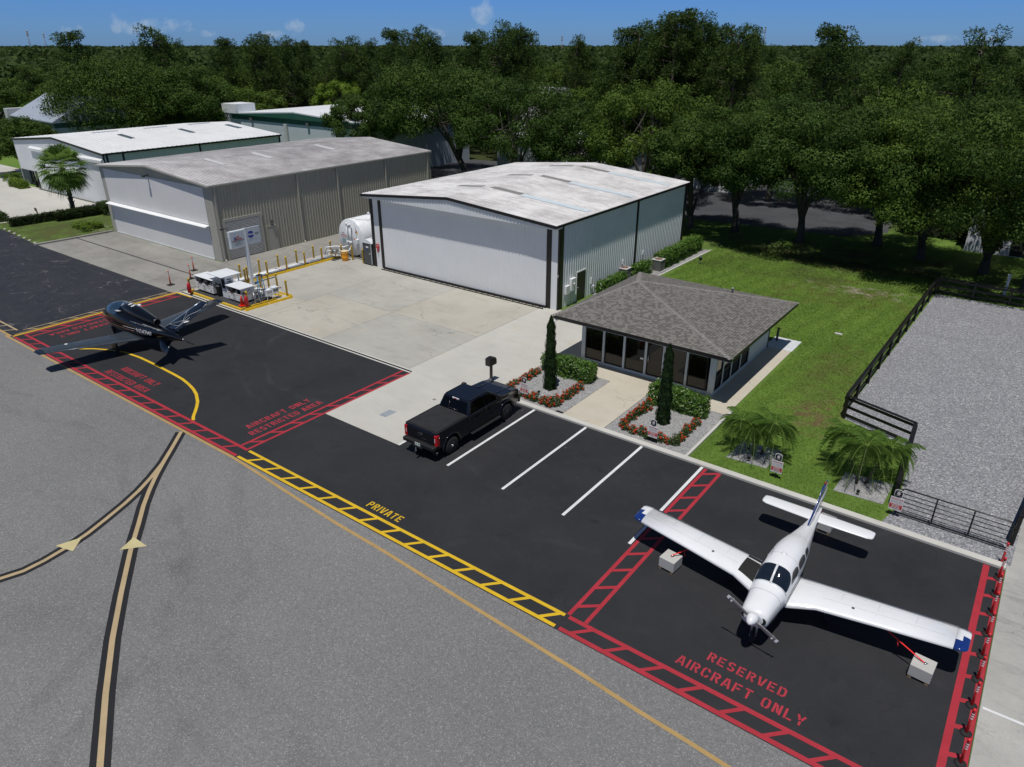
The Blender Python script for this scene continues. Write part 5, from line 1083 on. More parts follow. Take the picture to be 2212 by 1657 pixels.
# --- low-wing propeller aeroplane
A = thing('aeroplane', 'white low-wing propeller aeroplane with blue wingtips and fin in the reserved bay', 'aeroplane', (-4.03, 20, 0))
AO = (-4.03, 20, 0)
def ap(name, M, m, par=None, **k): return M.build(name, m, par or A, off=AO, **k)
fk = [(17.52, .26, 1.10, 1.46, 1), (17.58, .39, .92, 1.53, .82), (17.75, .44, .84, 1.58, .76), (18.1, .475, .76, 1.62, .76), (18.55, .52, .70, 1.66, .78), (18.82, .56, .68, 1.70, .8), (19.05, .565, .67, 1.88, .8), (19.35, .565, .66, 2.05, .78), (19.9, .565, .65, 2.12, .76), (20.6, .55, .66, 2.09, .78), (21.2, .50, .70, 1.98, .8), (22.0, .39, .82, 1.74, .88), (23.0, .24, .98, 1.50, .95), (24.0, .12, 1.10, 1.34, 1), (24.75, .04, 1.18, 1.26, 1)]
FB = Body(fk, 'y', -4.03); ss = [17.52, 17.54, 17.58, 17.65]+lin(17.75, 24.75, 57)
fus = ap('fuselage', FB.mesh(ss, 32), WPT)
for sgn in (1, -1):
    def wa(t, sg=sgn):
        f = (t-18.86)/(19.40-18.86); hi = 88.5; lo = 30 if .12 < f < .8 else 40 if f <= .12 else 52
        f = max(0, min(1, f)); lo = 28+22*(abs(f-.42)/.58)**3
        return [90-sg*(90-a) for a in lin(lo, hi, 14)]
    ap('windshield', FB.patch(lin(18.87, 19.40, 12), wa, .010), GLS, fix=False)
    wg = [(19.28, 19.95, 16, 42), (20.06, 20.75, 16, 42), (20.88, 21.35, 18, 40)]
    for a, b, lo, hi in wg:
        def wb(t, a=a, b=b, lo=lo, hi=hi, sg=sgn):
            f = (t-a)/(b-a); q = 7*(abs(f-.5)*2)**4; top = hi-(14*max(0, .35-f)/.35 if a < 19.5 else 0); return [90-sg*(90-x) for x in lin(lo+q*.4, top-q, 6)]
        ap('side_window', FB.patch(lin(a, b, 9), wb, .009), GL2 if sgn > 0 else GLS, fix=False)
    # navy stripe low on the side
    ap('stripe', FB.patch(lin(17.8, 23.8, 40), (lambda t, sg=sgn: [90-sg*(90-x) for x in lin(-26-8*(t < 18.6), -4, 4)]), .007), NVY, fix=False)
ap('windshield_post', MB().tube([FB.pt(t, 90, .012) for t in lin(18.84, 19.42, 8)], .02, 6), WPT)
ap('windshield_rim', MB().tube([FB.pt(18.86, a, .012) for a in lin(28, 152, 24)], .014, 5), WPT)
# registration letters are too small to read; door outline
ap('door_seam', MB().tube([FB.pt(t, a, .004) for t, a in [(19.3, 128), (19.3, 170), (20.3, 172), (20.3, 130), (19.9, 122), (19.3, 124)]], .006, 4), MGR)
ap('cowl_seam', MB().tube([FB.pt(18.5-.0*abs(a-90)/90, a, .003) for a in lin(0, 180, 30)], .006, 4), mat('seam_grey', (.35, .35, .36), .5))
for t_ in (20.0, 21.6, 22.8): ap('panel_seam', MB().tube([FB.pt(t_, a, .002) for a in lin(-10, 190, 26)], .0035, 4), bpy.data.materials['seam_grey'])
ap('antenna', MB().lathe([(.09, 2.10), (.09, 2.13), (.05, 2.15)], (-4.03, 20.0, 0), 14), WPT)
for sgn in (1, -1):
    ap('air_intake', MB().lathe([(.115, -.02), (.12, .0), (.02, .01)], (-4.03+sgn*.27, 17.555, 1.27), 16, 'y'), mat('intake_black', (.004, .004, .004), .8))
    sec = [(sgn*.42, 19.08, 1.85, .80, 1.5), (sgn*.60, 19.12, 1.81, .82, 1.4), (sgn*1.35, 19.48, 1.47, .88, 1.5), (sgn*3.2, 19.70, 1.29, 1.03, 1.45), (sgn*5.04, 19.90, 1.13, 1.17, 1.35)]
    w = ap('wing', wing([(x-4.03, le, ch, z, th) for x, le, ch, z, th in sec]), WPT)
    tip = [(sgn*5.042, 19.90, 1.13, 1.17, 1.35), (sgn*5.22, 19.92, 1.11, 1.18, 1.2), (sgn*5.34, 19.97, 1.03, 1.185, .9), (sgn*5.40, 20.06, .88, 1.19, .5), (sgn*5.415, 20.14, .74, 1.19, .3)]
    tpo = ap('wing_tip', wing([(x-4.03, le, ch, z, th) for x, le, ch, z, th in tip]), WPT, w); tpo.data.materials.append(BPT)
    for f_ in tpo.data.polygons:
        c_ = f_.center; f_.material_index = 1 if (c_.y+20 < 20.30+.8*(abs(c_.x)-5.04)) else 0
    def on_w(x, f, up=.012):
        k = interp([(abs(q[0]),)+q[1:] for q in sec], abs(x)); return (x-4.03, k[0]+k[1]*f, k[2]+k[3]*k[1]*float(np.interp(f, [0, .05, .15, .35, .6, .85, 1], [0, .034, .058, .068, .052, .022, 0]))+up)
    ap('flap_seam', MB().tube([on_w(x, .80, .002) for x in lin(sgn*.7, sgn*4.7, 14)], .006, 4).tube([on_w(sgn*2.55, f, .003) for f in (.8, .9, .99)], .006, 4), bpy.data.materials['seam_grey'], w)
    for q_ in (1.9, 2.95, 4.0): ap('panel_seam', MB().tube([on_w(sgn*q_, f, .0015) for f in (.02, .1, .3, .55, .78)], .0035, 4), bpy.data.materials['seam_grey'], w)
    ap('panel_seam', MB().tube([on_w(x, .36, .0015) for x in lin(sgn*1.4, sgn*4.8, 10)], .0035, 4), bpy.data.materials['seam_grey'], w)
    ap('fuel_cap', MB().lathe([(.05, 0), (.05, .012)], on_w(sgn*2.3, .3, 0), 10), ALU, w)
    if sgn < 0:
        V = []; xs = lin(-.62, -1.28, 8); fs = lin(.17, .78, 8)
        for i, x in enumerate(xs):
            for f in fs: V.append(on_w(x, f, .008))
        ap('wing_walk', MB().add(V, [(i*8+j, i*8+j+1, i*8+8+j+1, i*8+8+j) for i in range(7) for j in range(7)]), WLK, w, fix=False)
        V = [on_w(x, f, .009) for x in xs for f in (.83, .93)]
        ap('wing_walk', MB().add(V, [(2*i, 2*i+1, 2*i+3, 2*i+2) for i in range(7)]), WLK, w, fix=False)
    g = ap('landing_gear', MB().tube([(-4.03+sgn*1.5, 20.3, .85), (-4.03+sgn*1.52, 20.3, .35), (-4.03+sgn*1.56, 20.3, .2)], .04, 8), WPT)
    wheel(g, 'wheel', (sgn*1.62, .3, .19), .19, .14, 'x')
    ap('tie_down_ring', MB().tube([(-4.03+sgn*3.0, 20.15, .98), (-4.03+sgn*3.0, 20.15, .86)], .015, 6), ALU, w)
g = ap('nose_gear', MB().tube([(-4.1, 17.95, .8), (-4.11, 17.9, .28)], .035, 8).tube([(-3.96, 17.95, .8), (-3.95, 17.9, .28)], .035, 8).tube([(-4.12, 17.9, .28), (-4.12, 17.88, .17)], .02, 6), ALU)
wheel(g, 'wheel', (0, -2.1, .17), .17, .12, 'x')
st = [(-2.0, 24.10, .34, 1.02, 1.0), (-1.96, 24.0, .52, 1.02, 1.2), (-1.8, 23.93, .64, 1.02, 1.3), (0, 23.86, .74, 1.02, 1.3), (1.8, 23.93, .64, 1.02, 1.3), (1.96, 24.0, .52, 1.02, 1.2), (2.0, 24.10, .34, 1.02, 1.0)]
ap('stabilator', wing([(x-4.03, a, b, z+.1, t) for x, a, b, z, t in st]), WPT)
fin = [(22.15, 1.52, .02), (23.35, 1.36, .05)]
F_ = MB(); prof = []
for z, le, te, th in ((1.25, 21.95, 24.85, .05), (1.62, 22.95, 24.84, .05), (1.9, 23.45, 24.86, .045), (2.25, 23.85, 24.92, .035), (2.42, 24.0, 24.95, .02)):
    ch = te-le; prof.append([(-4.03+th*math.sin(math.pi*min(1, max(0, c))**.7)*s_, le+c*ch, z) for c, s_ in ((0, 0), (.15, 1), (.4, 1.2), (.75, .8), (1, 0), (.75, -.8), (.4, -1.2), (.15, -1))])
fo = ap('fin', F_.loft(prof), BPT)
for k_ in range(3): ap('fin_stripe', MB().tube([(-4.03+.055, 22.5+k_*.14, 1.44+k_*.05), (-4.03+.06, 23.5+k_*.1, 1.75+k_*.09), (-4.03+.05, 24.75, 1.95+k_*.1)], .012, 4), WPT, fo)
ap('beacon', MB().lathe([(.04, 0), (.04, .05), (.02, .08)], (-4.03, 24.5, 2.42), 10), mat('beacon_red', (.4, .01, .01), .3), fo)
sp_ = ap('spinner', MB().lathe([(.01, 17.14), (.07, 17.17), (.13, 17.25), (.175, 17.37), (.19, 17.51)], (-4.03, 0, 1.33), 24, 'y'), WPT)
pr = MB()
for sg in (1, -1):
    d = Vector((-.88*sg, 0, .47*sg)).normalized(); q = Vector((.47*sg, 0, .88*sg)).normalized(); rings = []
    for rr, wd, th in ((.12, .05, .04), (.3, .085, .022), (.55, .095, .014), (.8, .085, .010), (.95, .05, .006)):
        c = Vector((-4.03, 17.42, 1.33))+d*rr; tw = Vector((0, .35, 0))
        u_ = (q-tw*(1-rr)*sg*1.2).normalized(); v_ = d.cross(u_).normalized(); rings.append([tuple(c+u_*wd*math.cos(a)+v_*th*math.sin(a)) for a in [2*math.pi*i/10 for i in range(10)]])
    pr.loft(rings)
po = ap('propeller', pr, mat('propeller_grey', (.24, .24, .25), .4, .2))
for sg in (1, -1):
    d = Vector((-.88*sg, 0, .47*sg)).normalized()
    q = Vector((.47*sg, 0, .88*sg)).normalized()
    for a_, b_ in ((.74, .79), (.86, .94)):
        c = Vector((-4.03, 17.42, 1.33)); e_ = Vector((0, -.011, 0)); f_ = Vector((0, .011, 0)); w_ = .080 if a_ < .8 else .060
        ap('tip_band', MB().hexa([tuple(c+d*a_-q*w_+e_), tuple(c+d*b_-q*w_*.85+e_), tuple(c+d*b_+q*w_*.85+e_), tuple(c+d*a_+q*w_+e_), tuple(c+d*a_-q*w_+f_), tuple(c+d*b_-q*w_*.85+f_), tuple(c+d*b_+q*w_*.85+f_), tuple(c+d*a_+q*w_+f_)]), WPT, po)
# its tie-down blocks and straps
STRAP = mat('red_strap', (.75, .03, .03), .5); CBL = m_conc('block_concrete', (.40, .40, .385), (.50, .49, .47), (.3, .28, .25), .3, 0)
def block(c, label, rot, strap_to):
    b = thing('tie_down_block', label, 'concrete block', (c[0], c[1], 0), R(rot), 'concrete tie-down blocks'); MB().box(-.3, -.3, .09, .3, .3, .50).build('block', CBL, b, bevel=.012)
    for q_ in (-.28, .18): MB().box(q_, -.29, 0, q_+.1, .29, .088).build('wooden_skid', mat('skid_wood', (.25, .16, .08), .8), b)
    MB().tube([(.02, -.05, .51), (.06, 0, .54), (.02, .05, .51), (-.03, 0, .52)], .014, 6).tube([(.0, 0, .52), (.1, .03, .52)], .012, 6).build('shackle', CHR, b)
    if strap_to:
        a = Vector((c[0], c[1], .53)); e = Vector(strap_to); d = (e-a); s_ = d.cross(Vector((0, 0, 1))).normalized()*.022
        M = MB(); u_ = Vector((0, 0, .004)); M.hexa([tuple(a-s_-u_), tuple(a+s_-u_), tuple(e+s_-u_), tuple(e-s_-u_), tuple(a-s_+u_), tuple(a+s_+u_), tuple(e+s_+u_), tuple(e-s_+u_)])
        m_ = a.lerp(e, .55); M.tube([tuple(m_), tuple(m_+Vector((.05, -.03, -.16))), tuple(m_+Vector((.07, -.04, -.22)))], .012, 4)
        o = M.build('tie_down_strap', STRAP); tag(o, 'red ratchet strap from the wing to '+label.split(' with')[0], 'strap', 'red tie-down straps')
block((-7.65, 19.6), 'concrete block under the wing nearer the parking bays', -6, (-7.03, 20.15, .87)); block((.46, 19.62), 'concrete block under the wing nearer the side road', -4, (-1.03, 20.15, .87)); block((-3.85, 25.3), 'concrete block at the tail beside the kerb', -3, None)
tag(MB().tube([(-3.85, 25.3, .53), (-3.98, 24.9, .9), (-4.03, 24.7, 1.15)], .018, 5).tube([(-3.8, 25.28, .52), (-3.9, 25.0, .62)], .02, 5).build('tie_down_strap', STRAP), 'red ratchet strap from the tail to the block beside the kerb', 'strap', 'red tie-down straps')

# --- black jet with V-tail
J = thing('jet_aeroplane', 'small glossy black jet with a V-tail and engine on its back in the left bay', 'aeroplane', (-43, 19.15, 0)); JO = (-43, 19.15, 0)
def jp(name, M, m, par=None, **k): return M.build(name, m, par or J, off=JO, **k)
JB = mat('gloss_black_paint', (.0025, .0025, .003), .07, var=.05, coat=.5, spec=.3); JW = mat('gunmetal_wing_paint', (.045, .056, .068), .34, .2, var=.08, coat=.6); JL = mat('silver_leading_edge', (.42, .50, .60), .3, .7); JN = mat('navy_tail_paint', (.008, .013, .024), .22, var=.1, coat=.35)
jk = [(-47.85, .02, 1.14, 1.18, 1), (-47.75, .16, 1.0, 1.36, 1), (-47.45, .32, .88, 1.55, .95), (-47.0, .47, .76, 1.74, .9), (-46.5, .63, .68, 2.05, .88), (-46.0, .75, .62, 2.28, .88), (-45.4, .82, .6, 2.40, .88), (-44.7, .84, .6, 2.40, .88), (-44.0, .78, .62, 2.28, .88), (-43.2, .68, .66, 2.08, .9), (-42.2, .54, .76, 1.88, .95), (-41.0, .38, .94, 1.80, 1), (-40.0, .26, 1.12, 1.76, 1), (-39.2, .16, 1.26, 1.70, 1), (-38.55, .07, 1.40, 1.60, 1), (-38.4, .02, 1.46, 1.54, 1)]
JBd = Body(jk, 'x', 19.15); jp('fuselage', JBd.mesh([-47.85, -47.82, -47.75]+lin(-47.6, -38.4, 54), 32), JB)
JG = mat('smoked_cabin_glass', (.012, .030, .055), .03, var=.3, scale=1.5, coat=1.0)
def cab(t):
    f = (t+47.05)/2.9; f = max(0, min(1, f)); lo = 24+20*max(0, .3-f)/.3+18*max(0, f-.8)/.2; return lin(180-lo, lo, 22)
jp('canopy', JBd.patch(lin(-47.0, -44.55, 20), cab, .008), JG, fix=False)
for x in (-46.35, -45.65, -44.95):
    for sg in (1, -1):
        an = [270-0, ] ; V = [JBd.pt(x+.26*math.cos(a), (35 if sg > 0 else 145)+sg*-11*math.sin(a)*-1, .014) for a in [2*math.pi*i/14 for i in range(14)]]
        jp('cabin_window', MB().add(V, [tuple(range(14))]), GL2 if False else mat('cabin_window_glass', (.035, .05, .06), .05) if 'cabin_window_glass' not in bpy.data.materials else bpy.data.materials['cabin_window_glass'], fix=False)
# engine nacelle on the spine
ek = [(-44.75, .10, 2.10, 2.40, .95), (-44.6, .34, 1.95, 2.46, .95), (-44.1, .40, 1.88, 2.52, .9), (-43.3, .42, 1.82, 2.50, .9), (-42.4, .36, 1.80, 2.38, .95), (-41.6, .27, 1.78, 2.27, 1), (-41.1, .21, 1.78, 2.18, 1)]
EB = Body(ek, 'x', 19.15); en = jp('engine_nacelle', EB.mesh(lin(-44.75, -41.1, 24), 24), JB)
jp('exhaust', MB().lathe([(.20, -41.25), (.215, -41.02), (.19, -41.02), (.17, -41.3)], (0, 19.15, 1.98), 20, 'x', caps=False), MGR, en); jp('exhaust_core', MB().lathe([(.01, -41.26), (.185, -41.24)], (0, 19.15, 1.98), 20, 'x'), mat('exhaust_dark', (.002, .002, .002), .9), en)
jp('silver_rim', MB().tube([EB.pt(-44.62, a, .012) for a in lin(5, 175, 18)], .02, 6), JL, en)
for x, w_, q in ((-44.1, 75, .10), (-43.95, 95, .08), (-43.65, 80, .07), (-43.55, 100, .08)):
    V = [EB.pt(x+q*math.cos(a), w_+15*math.sin(a), .01) for a in [2*math.pi*i/8 for i in range(8)]]; jp('white_patch', MB().add(V, [tuple(range(8))]), WPT, en, fix=False)
for sg in (1, -1):
    jp('stub_tab', MB().hexa([(-44.7, 19.15+sg*.40, 2.12), (-44.3, 19.15+sg*.40, 2.12), (-44.15, 19.15+sg*.72, 2.2), (-44.5, 19.15+sg*.78, 2.2), (-44.7, 19.15+sg*.40, 2.15), (-44.3, 19.15+sg*.40, 2.15), (-44.15, 19.15+sg*.72, 2.23), (-44.5, 19.15+sg*.78, 2.23)]), WPT, en)
for sg in (1, -1):
    sec = [(sg*.45, -44.45, 2.35, .78, 1.1), (sg*.8, -44.35, 2.15, .80, 1.1), (sg*1.5, -44.22, 1.80, .86, 1.1), (sg*3.5, -44.28, 1.45, 1.04, 1.1), (sg*5.45, -44.36, 1.10, 1.22, 1.1)]
    w = jp('wing', wing([(19.15+s_, le, ch, z, th) for s_, le, ch, z, th in sec], 1, 'y'), JW)
    jp('wing_tip', wing([(19.15+s_, le, ch, z, th) for s_, le, ch, z, th in [(sg*5.452, -44.36, 1.10, 1.22, 1.1), (sg*5.65, -44.30, 1.0, 1.23, .9), (sg*5.8, -44.1, .72, 1.235, .5)]], 1, 'y'), JN, w)
    def onj(x, f, up_=.01):
        k = interp([(abs(q_[0]),)+q_[1:] for q_ in sec], abs(x)); return (k[0]+k[1]*f, 19.15+x, k[2]+k[3]*k[1]*float(np.interp(f, [0, .05, .15, .35, .6, .85, 1], [0, .034, .058, .068, .052, .022, 0]))+up_)
    jp('leading_edge', MB().tube([onj(x, .006, -.0) for x in lin(sg*1.0, sg*5.4, 12)], .022, 6), JL, w)
    jp('flap_seam', MB().tube([onj(x, .74, .002) for x in lin(sg*1.0, sg*5.3, 12)], .008, 4).tube([onj(sg*3.3, f, .002) for f in (.74, .87, 1)], .008, 4), JB, w)
    jp('filler_cap', MB().lathe([(.09, 0), (.09, .014)], onj(sg*4.1, .22, 0), 14), WPT, w)
    g = jp('landing_gear', MB().tube([(-43.45, 19.15+sg*1.55, .85), (-43.5, 19.15+sg*1.6, .3)], .045, 8).box(-43.75, 19.15+sg*1.75, .3, -43.25, 19.15+sg*1.78, .78), JW)
    wheel(g, 'wheel', (-.5, sg*1.62, .2), .2, .14, 'y')
    # V-tail panel
    n_ = Vector((0, -sg*1.42, 2.05)).normalized(); rings = []
    root = Vector((-40.75, 19.15+sg*.12, 1.62)); tp_ = Vector((-39.55, 19.15+sg*2.2, 3.05))
    for f in (0, .5, .97, 1.0):
        o_ = root.lerp(tp_, f); ch = 1.45+(.72-1.45)*f; rings.append([tuple(o_+Vector((c*ch, 0, 0))+n_*t*ch*.75*(1 if f < 1 else .4)) for c, t in AF])
    v = jp('tail_fin', MB().loft(rings), JN)
    def onv(f, c, up_=.052): 
        o_ = root.lerp(tp_, f); ch = 1.45+(.72-1.45)*f; return tuple(o_+Vector((c*ch, 0, 0))+n_*(up_*float(np.interp(c, [0, .1, .35, .85, 1], [.3, .9, 1, .5, .15]))*ch*1.0+.006))
    jp('leading_edge', MB().tube([onv(f, .015, .01) for f in lin(.02, .97, 6)], .024, 6), JL, v)
    jp('rudder_seam', MB().tube([onv(f, .68) for f in lin(.03, .95, 5)], .007, 4), JB, v)
    L1 = [[(.15, .12), (.20, .72), (.30, .72), (.62, .1)], [(.30, .72), (.52, .55), (.78, .98)], [(.15, .12), (.36, .62), (.40, .98)], [(.10, .72), (.50, .80)]]
    for l_ in L1: jp('white_line', MB().tube([onv(a, b) for a, b in l_], .008, 4), WPT, v)
    for q_ in ([(.34, .78), (.42, .98), (.38, .99), (.31, .80)],):
        jp('white_patch', MB().add([onv(a, b, .058) for a, b in q_], [(0, 1, 2, 3)]), WPT, v, fix=False)
    r0 = Vector((-40.9, 19.15+sg*.22, 1.25)); r1 = Vector((-39.55, 19.15+sg*.85, .78)); rings = [[tuple((r0 if k_ == 0 else r1)+Vector((c*(1.55 if k_ == 0 else .75), 0, 0))+Vector((0, sg*.5, .8)).normalized()*t*.9) for c, t in AF] for k_ in (0, 1)]
    jp('ventral_fin', MB().loft(rings), JN)
g = jp('nose_gear', MB().tube([(-47.0, 19.15, .8), (-47.15, 19.15, .3)], .04, 8), ALU); wheel(g, 'wheel', (-4.2, 0, .19), .19, .14, 'y')
jp('tail_probe', MB().tube([(-38.45, 19.15, 1.5), (-38.0, 19.1, 1.42)], .012, 5), MGR); jp('tail_light', MB().lathe([(.03, -38.42), (.04, -38.38), (.01, -38.35)], (0, 19.15, 1.53), 8, 'x'), WPT)
for p_, q_ in (((-46.9, 200), (-42.9, 192)), ((-43.9, 184), (-42.6, 178))):
    jp('pinstripe', MB().tube([JBd.pt(t, a, .006) for t, a in zip(lin(p_[0], q_[0], 14), lin(p_[1], q_[1], 14))], .008, 4), mat('copper_line', (.45, .2, .12), .3, .5) if p_[0] < -46 else WPT)
def wrap_text(s, size, u0, z0, m, sx=1.0):
    me = text_mesh(s, size, 'LEFT'); bm = bmesh.new(); bm.from_mesh(me); bmesh.ops.triangulate(bm, faces=bm.faces); bmesh.ops.subdivide_edges(bm, edges=[e for e in bm.edges if e.calc_length() > .08], cuts=2); bm.to_mesh(me); bm.free()
    for v in me.vertices:
        u = u0+v.co.x*sx; z = z0+v.co.y; hw, zb, zt, e = interp(jk, u); zc = (zb+zt)/2; hh = (zt-zb)/2; q = max(-.999, min(.999, (z-zc)/hh)); sa = math.copysign(abs(q)**(1/e), q)
        v.co = (u-JO[0], 19.15-(hw*max(0, 1-sa*sa)**(e/2)+.012)-JO[1], z-JO[2])
    return link('registration', me, m, J)
wrap_text('N247MF', .36, -42.62, 1.30, mat('silver_letters', (.6, .6, .62), .35), 1.12)

# --- black crew-cab pickup
K = thing('pickup_truck', 'black crew-cab pickup with a covered bed parked beside the pale drive', 'pickup', (-20.13, 22.95, 0))
TB = mat('black_truck_paint', (.003, .0035, .006), .10, var=.1, coat=.7); TG = mat('black_truck_glass', (.002, .002, .002), .05, spec=.12); TPL = mat('black_plastic', (.010, .010, .011), .55, bump=.2); TCV = mat('vinyl_bed_cover', (.013, .013, .014), .75, var=.15, bump=.3)
arch = lambda c, r, n=12: [(c-r*math.cos(math.pi*i/(n-1)), .46+r*math.sin(math.pi*i/(n-1))*1.02) for i in range(n)]
side = [(-3.03, .62)]+[(-2.72, .58)]+arch(-2.1, .55)+[(-1.5, .50), (1.4, .50)]+arch(2.0, .55)+[(2.65, .55), (3.05, .60), (3.12, .95), (3.10, 1.22), (2.98, 1.33), (2.5, 1.42), (1.62, 1.47), (1.30, 1.42), (-.80, 1.42), (-3.02, 1.42), (-3.08, 1.36), (-3.09, .9)]
M = MB().prism(side, 'x', -.985, .985); M.v = [(x_*(1-.055*max(0, (y_-1.5)/1.6)**2-.02*max(0, (-2.3-y_)/.8)), y_, z_) for x_, y_, z_ in M.v]; bo = M.build('body', TB, K, bevel=.06, seg=4)
gh = lambda y0, y1, w, z: [(-w, y0, z), (w, y0, z), (w, y1, z), (-w, y1, z)]
gb = (-.86, 1.72, .93, 1.40); gt = (-.62, .80, .76, 1.99)
M = MB().hexa(gh(*gb[:2], gb[2], gb[3])+gh(*gt[:2], gt[2], gt[3])); co = M.build('cab', TB, K, bevel=.07, seg=4)
def face(y0b, y1b, y0t, y1t, x=1):
    """window panel on the side of the cab, inset along z"""
    o = []
    for (y, f) in ((y0b, .08), (y1b, .08), (y1t, .86), (y0t, .86)):
        w = gb[2]+(gt[2]-gb[2])*f+.004; z = gb[3]+(gt[3]-gb[3])*f; o.append((x*w, y, z))
    return MB().add(o, [(0, 1, 2, 3)])
for sg in (1, -1):
    face(-.66, .36, -.50, .34, sg).build('side_window', TG, K, fix=False); face(.46, 1.42, .44, .80, sg).build('side_window', TG, K, fix=False)
def slab(yb, yt, zb_, zt_, wb, wt, f0, f1, dy):
    p = []
    for f, s_ in ((f0, -1), (f0, 1), (f1, 1), (f1, -1)):
        y = yb+(yt-yb)*f+dy; w = (wb+(wt-wb)*f)*.90; z = zb_+(zt_-zb_)*f+.003; p.append((s_*w, y, z))
    return MB().add(p, [(0, 1, 2, 3)])
slab(gb[1], gt[1], gb[3], gt[3], gb[2], gt[2], .06, .90, .006).build('windshield', TG, K, fix=False)
rw = slab(gb[0], gt[0], gb[3], gt[3], gb[2], gt[2], .05, .88, -.006).build('rear_window', TG, K, fix=False)
MB().tube([(-.30, -.86, 1.50), (.28, -.86, 1.50)], .006, 4).tube([(-.30, -.86, 1.50), (-.28, -.745, 1.78)], .006, 4).build('window_seam', mat('seam_chrome', (.3, .3, .3), .3, .8), rw)
MB().box(-.2, -.665, 1.93, .2, -.62, 1.985).build('brake_light', mat('lamp_white', (.6, .6, .62), .3), K); MB().box(-.07, -.672, 1.935, .07, -.666, 1.98).build('brake_light_centre', mat('lamp_red', (.5, .008, .012), .2, coat=.8), K)
MB().box(-.74, -.52, 1.992, -.70, .72, 2.008).box(.70, -.52, 1.992, .74, .72, 2.008).build('roof_channel', TPL, K)
MB().box(-.86, -2.95, 1.415, .86, -.90, 1.45).build('bed_cover', TCV, K, bevel=.02); MB().box(-.97, -3.0, 1.405, -.875, -.88, 1.44).box(.875, -3.0, 1.405, .97, -.88, 1.44).box(-.97, -3.06, 1.405, .97, -2.97, 1.44).build('bed_rail', TPL, K, bevel=.01)
MB().box(-.80, -3.115, .82, .80, -3.085, 1.36).build('tailgate', TB, K, bevel=.02)
MB().lathe([(.17, 0), (.17, .012), (.15, .016)], (0, 0, 0), 24, 'y').build('badge', MGR, K, (0, -3.118, 1.16)).scale = (1, -1, .5)
for sg in (1, -1):
    tl_ = MB().box(min(sg*.84, sg*1.0), -3.12, .80, max(sg*.84, sg*1.0), -2.92, 1.33).build('taillight', bpy.data.materials['lamp_red'], K, bevel=.02)
    MB().box(min(sg*.86, sg*.9), -3.126, .98, max(sg*.86, sg*.9), -3.121, 1.18).build('reverse_lens', bpy.data.materials['lamp_white'], tl_)
    MB().box(min(sg*.62, sg*.95), 3.06, .98, max(sg*.62, sg*.95), 3.15, 1.22).build('headlight', mat('headlight_glass', (.35, .36, .38), .08), K, bevel=.02)
    mi = MB().box(min(sg*1.02, sg*1.24), 1.18, 1.40, max(sg*1.02, sg*1.24), 1.36, 1.72).build('mirror', TPL, K, bevel=.03); MB().box(min(sg*.92, sg*1.03), 1.24, 1.46, max(sg*.92, sg*1.03), 1.30, 1.52).build('mirror_arm', TPL, mi)
    MB().box(min(sg*.92, sg*1.12), -.78, .42, max(sg*.92, sg*1.12), 1.42, .49).build('step_bar', TPL, K, bevel=.03)
    for cy in (-2.1, 2.0):
        wheel(K, 'wheel', (sg*.86, cy, .44), .44, .29, 'x', hub=.56, hubm=mat('black_wheel_rim', (.02, .02, .022), .3, .4) if 'black_wheel_rim' not in bpy.data.materials else bpy.data.materials['black_wheel_rim'])
        sp = MB()
        for i in range(8):
            a = 2*math.pi*i/8; sp.tube([(sg*1.005, cy+.05*math.cos(a), .44+.05*math.sin(a)), (sg*.995, cy+.23*math.cos(a), .44+.23*math.sin(a))], .018, 5)
        sp.build('wheel_spokes', MGR, K); MB().lathe([(.07, -.02), (.07, .02), (.04, .03)], (sg*1.0, cy, .44), 12, 'x').build('hub_cap', CHR if cy < 0 else MGR, K)
        fl = [(cy-.62*math.cos(math.pi*i/14), .44+.62*math.sin(math.pi*i/14)) for i in range(15)]; MB().tube([(sg*.985, a, b) for a, b in fl], .04, 6).build('wheel_flare', TB, K)
    for y in (-.30, .62): MB().box(min(sg*.985, sg*1.01), y, 1.12, max(sg*.985, sg*1.01), y+.2, 1.16).build('door_handle', TB, K)
    MB().tube([(sg*.992, .40, .56), (sg*.992, .40, 1.38)], .006, 4).tube([(sg*.992, -.80, .56), (sg*.992, -.80, 1.38)], .006, 4).tube([(sg*.992, 1.45, .6), (sg*.992, 1.42, 1.36)], .006, 4).build('door_seam', TPL, K)
    MB().prism([(.9, 1.60), (2.85, 1.38), (2.85, 1.355), (.9, 1.43)][::-1], 'x', sg*.52-.05, sg*.52+.05).build('hood_ridge', TB, K, bevel=.02) if False else MB().hexa([(sg*.48, 1.65, 1.45), (sg*.62, 1.65, 1.45), (sg*.58, 2.9, 1.36), (sg*.50, 2.9, 1.36), (sg*.50, 1.65, 1.505), (sg*.60, 1.65, 1.505), (sg*.56, 2.9, 1.395), (sg*.52, 2.9, 1.395)]).build('hood_ridge', TB, K, bevel=.015)
MB().box(-.95, -3.32, .60, .95, -3.05, .80).build('rear_bumper', TPL, K, bevel=.04); MB().box(-.28, -3.36, .55, .28, -3.25, .63).build('bumper_step', TPL, K)
pl = MB().box(-.16, -3.335, .64, .16, -3.325, .79).build('licence_plate', mat('plate_white', (.6, .62, .6), .4), K); MB().box(-.12, -3.338, .69, -.03, -3.336, .74).box(.03, -3.338, .69, .12, -3.336, .74).build('plate_mark', mat('plate_green', (.05, .25, .08), .5), pl)
MB().box(-.95, 3.08, .52, .95, 3.22, .78).build('front_bumper', TPL, K, bevel=.04); MB().box(-.6, 3.10, .84, .6, 3.15, 1.24).build('grille', TPL, K)
MB().box(-.05, -3.5, .38, .05, -3.2, .46).tube([(0, -3.45, .46), (0, -3.45, .52)], .03, 8).lathe([(.01, .6), (.035, .57), (.035, .53), (.02, .51)], (0, -3.45, 0), 10).build('tow_hitch', CHR, K)
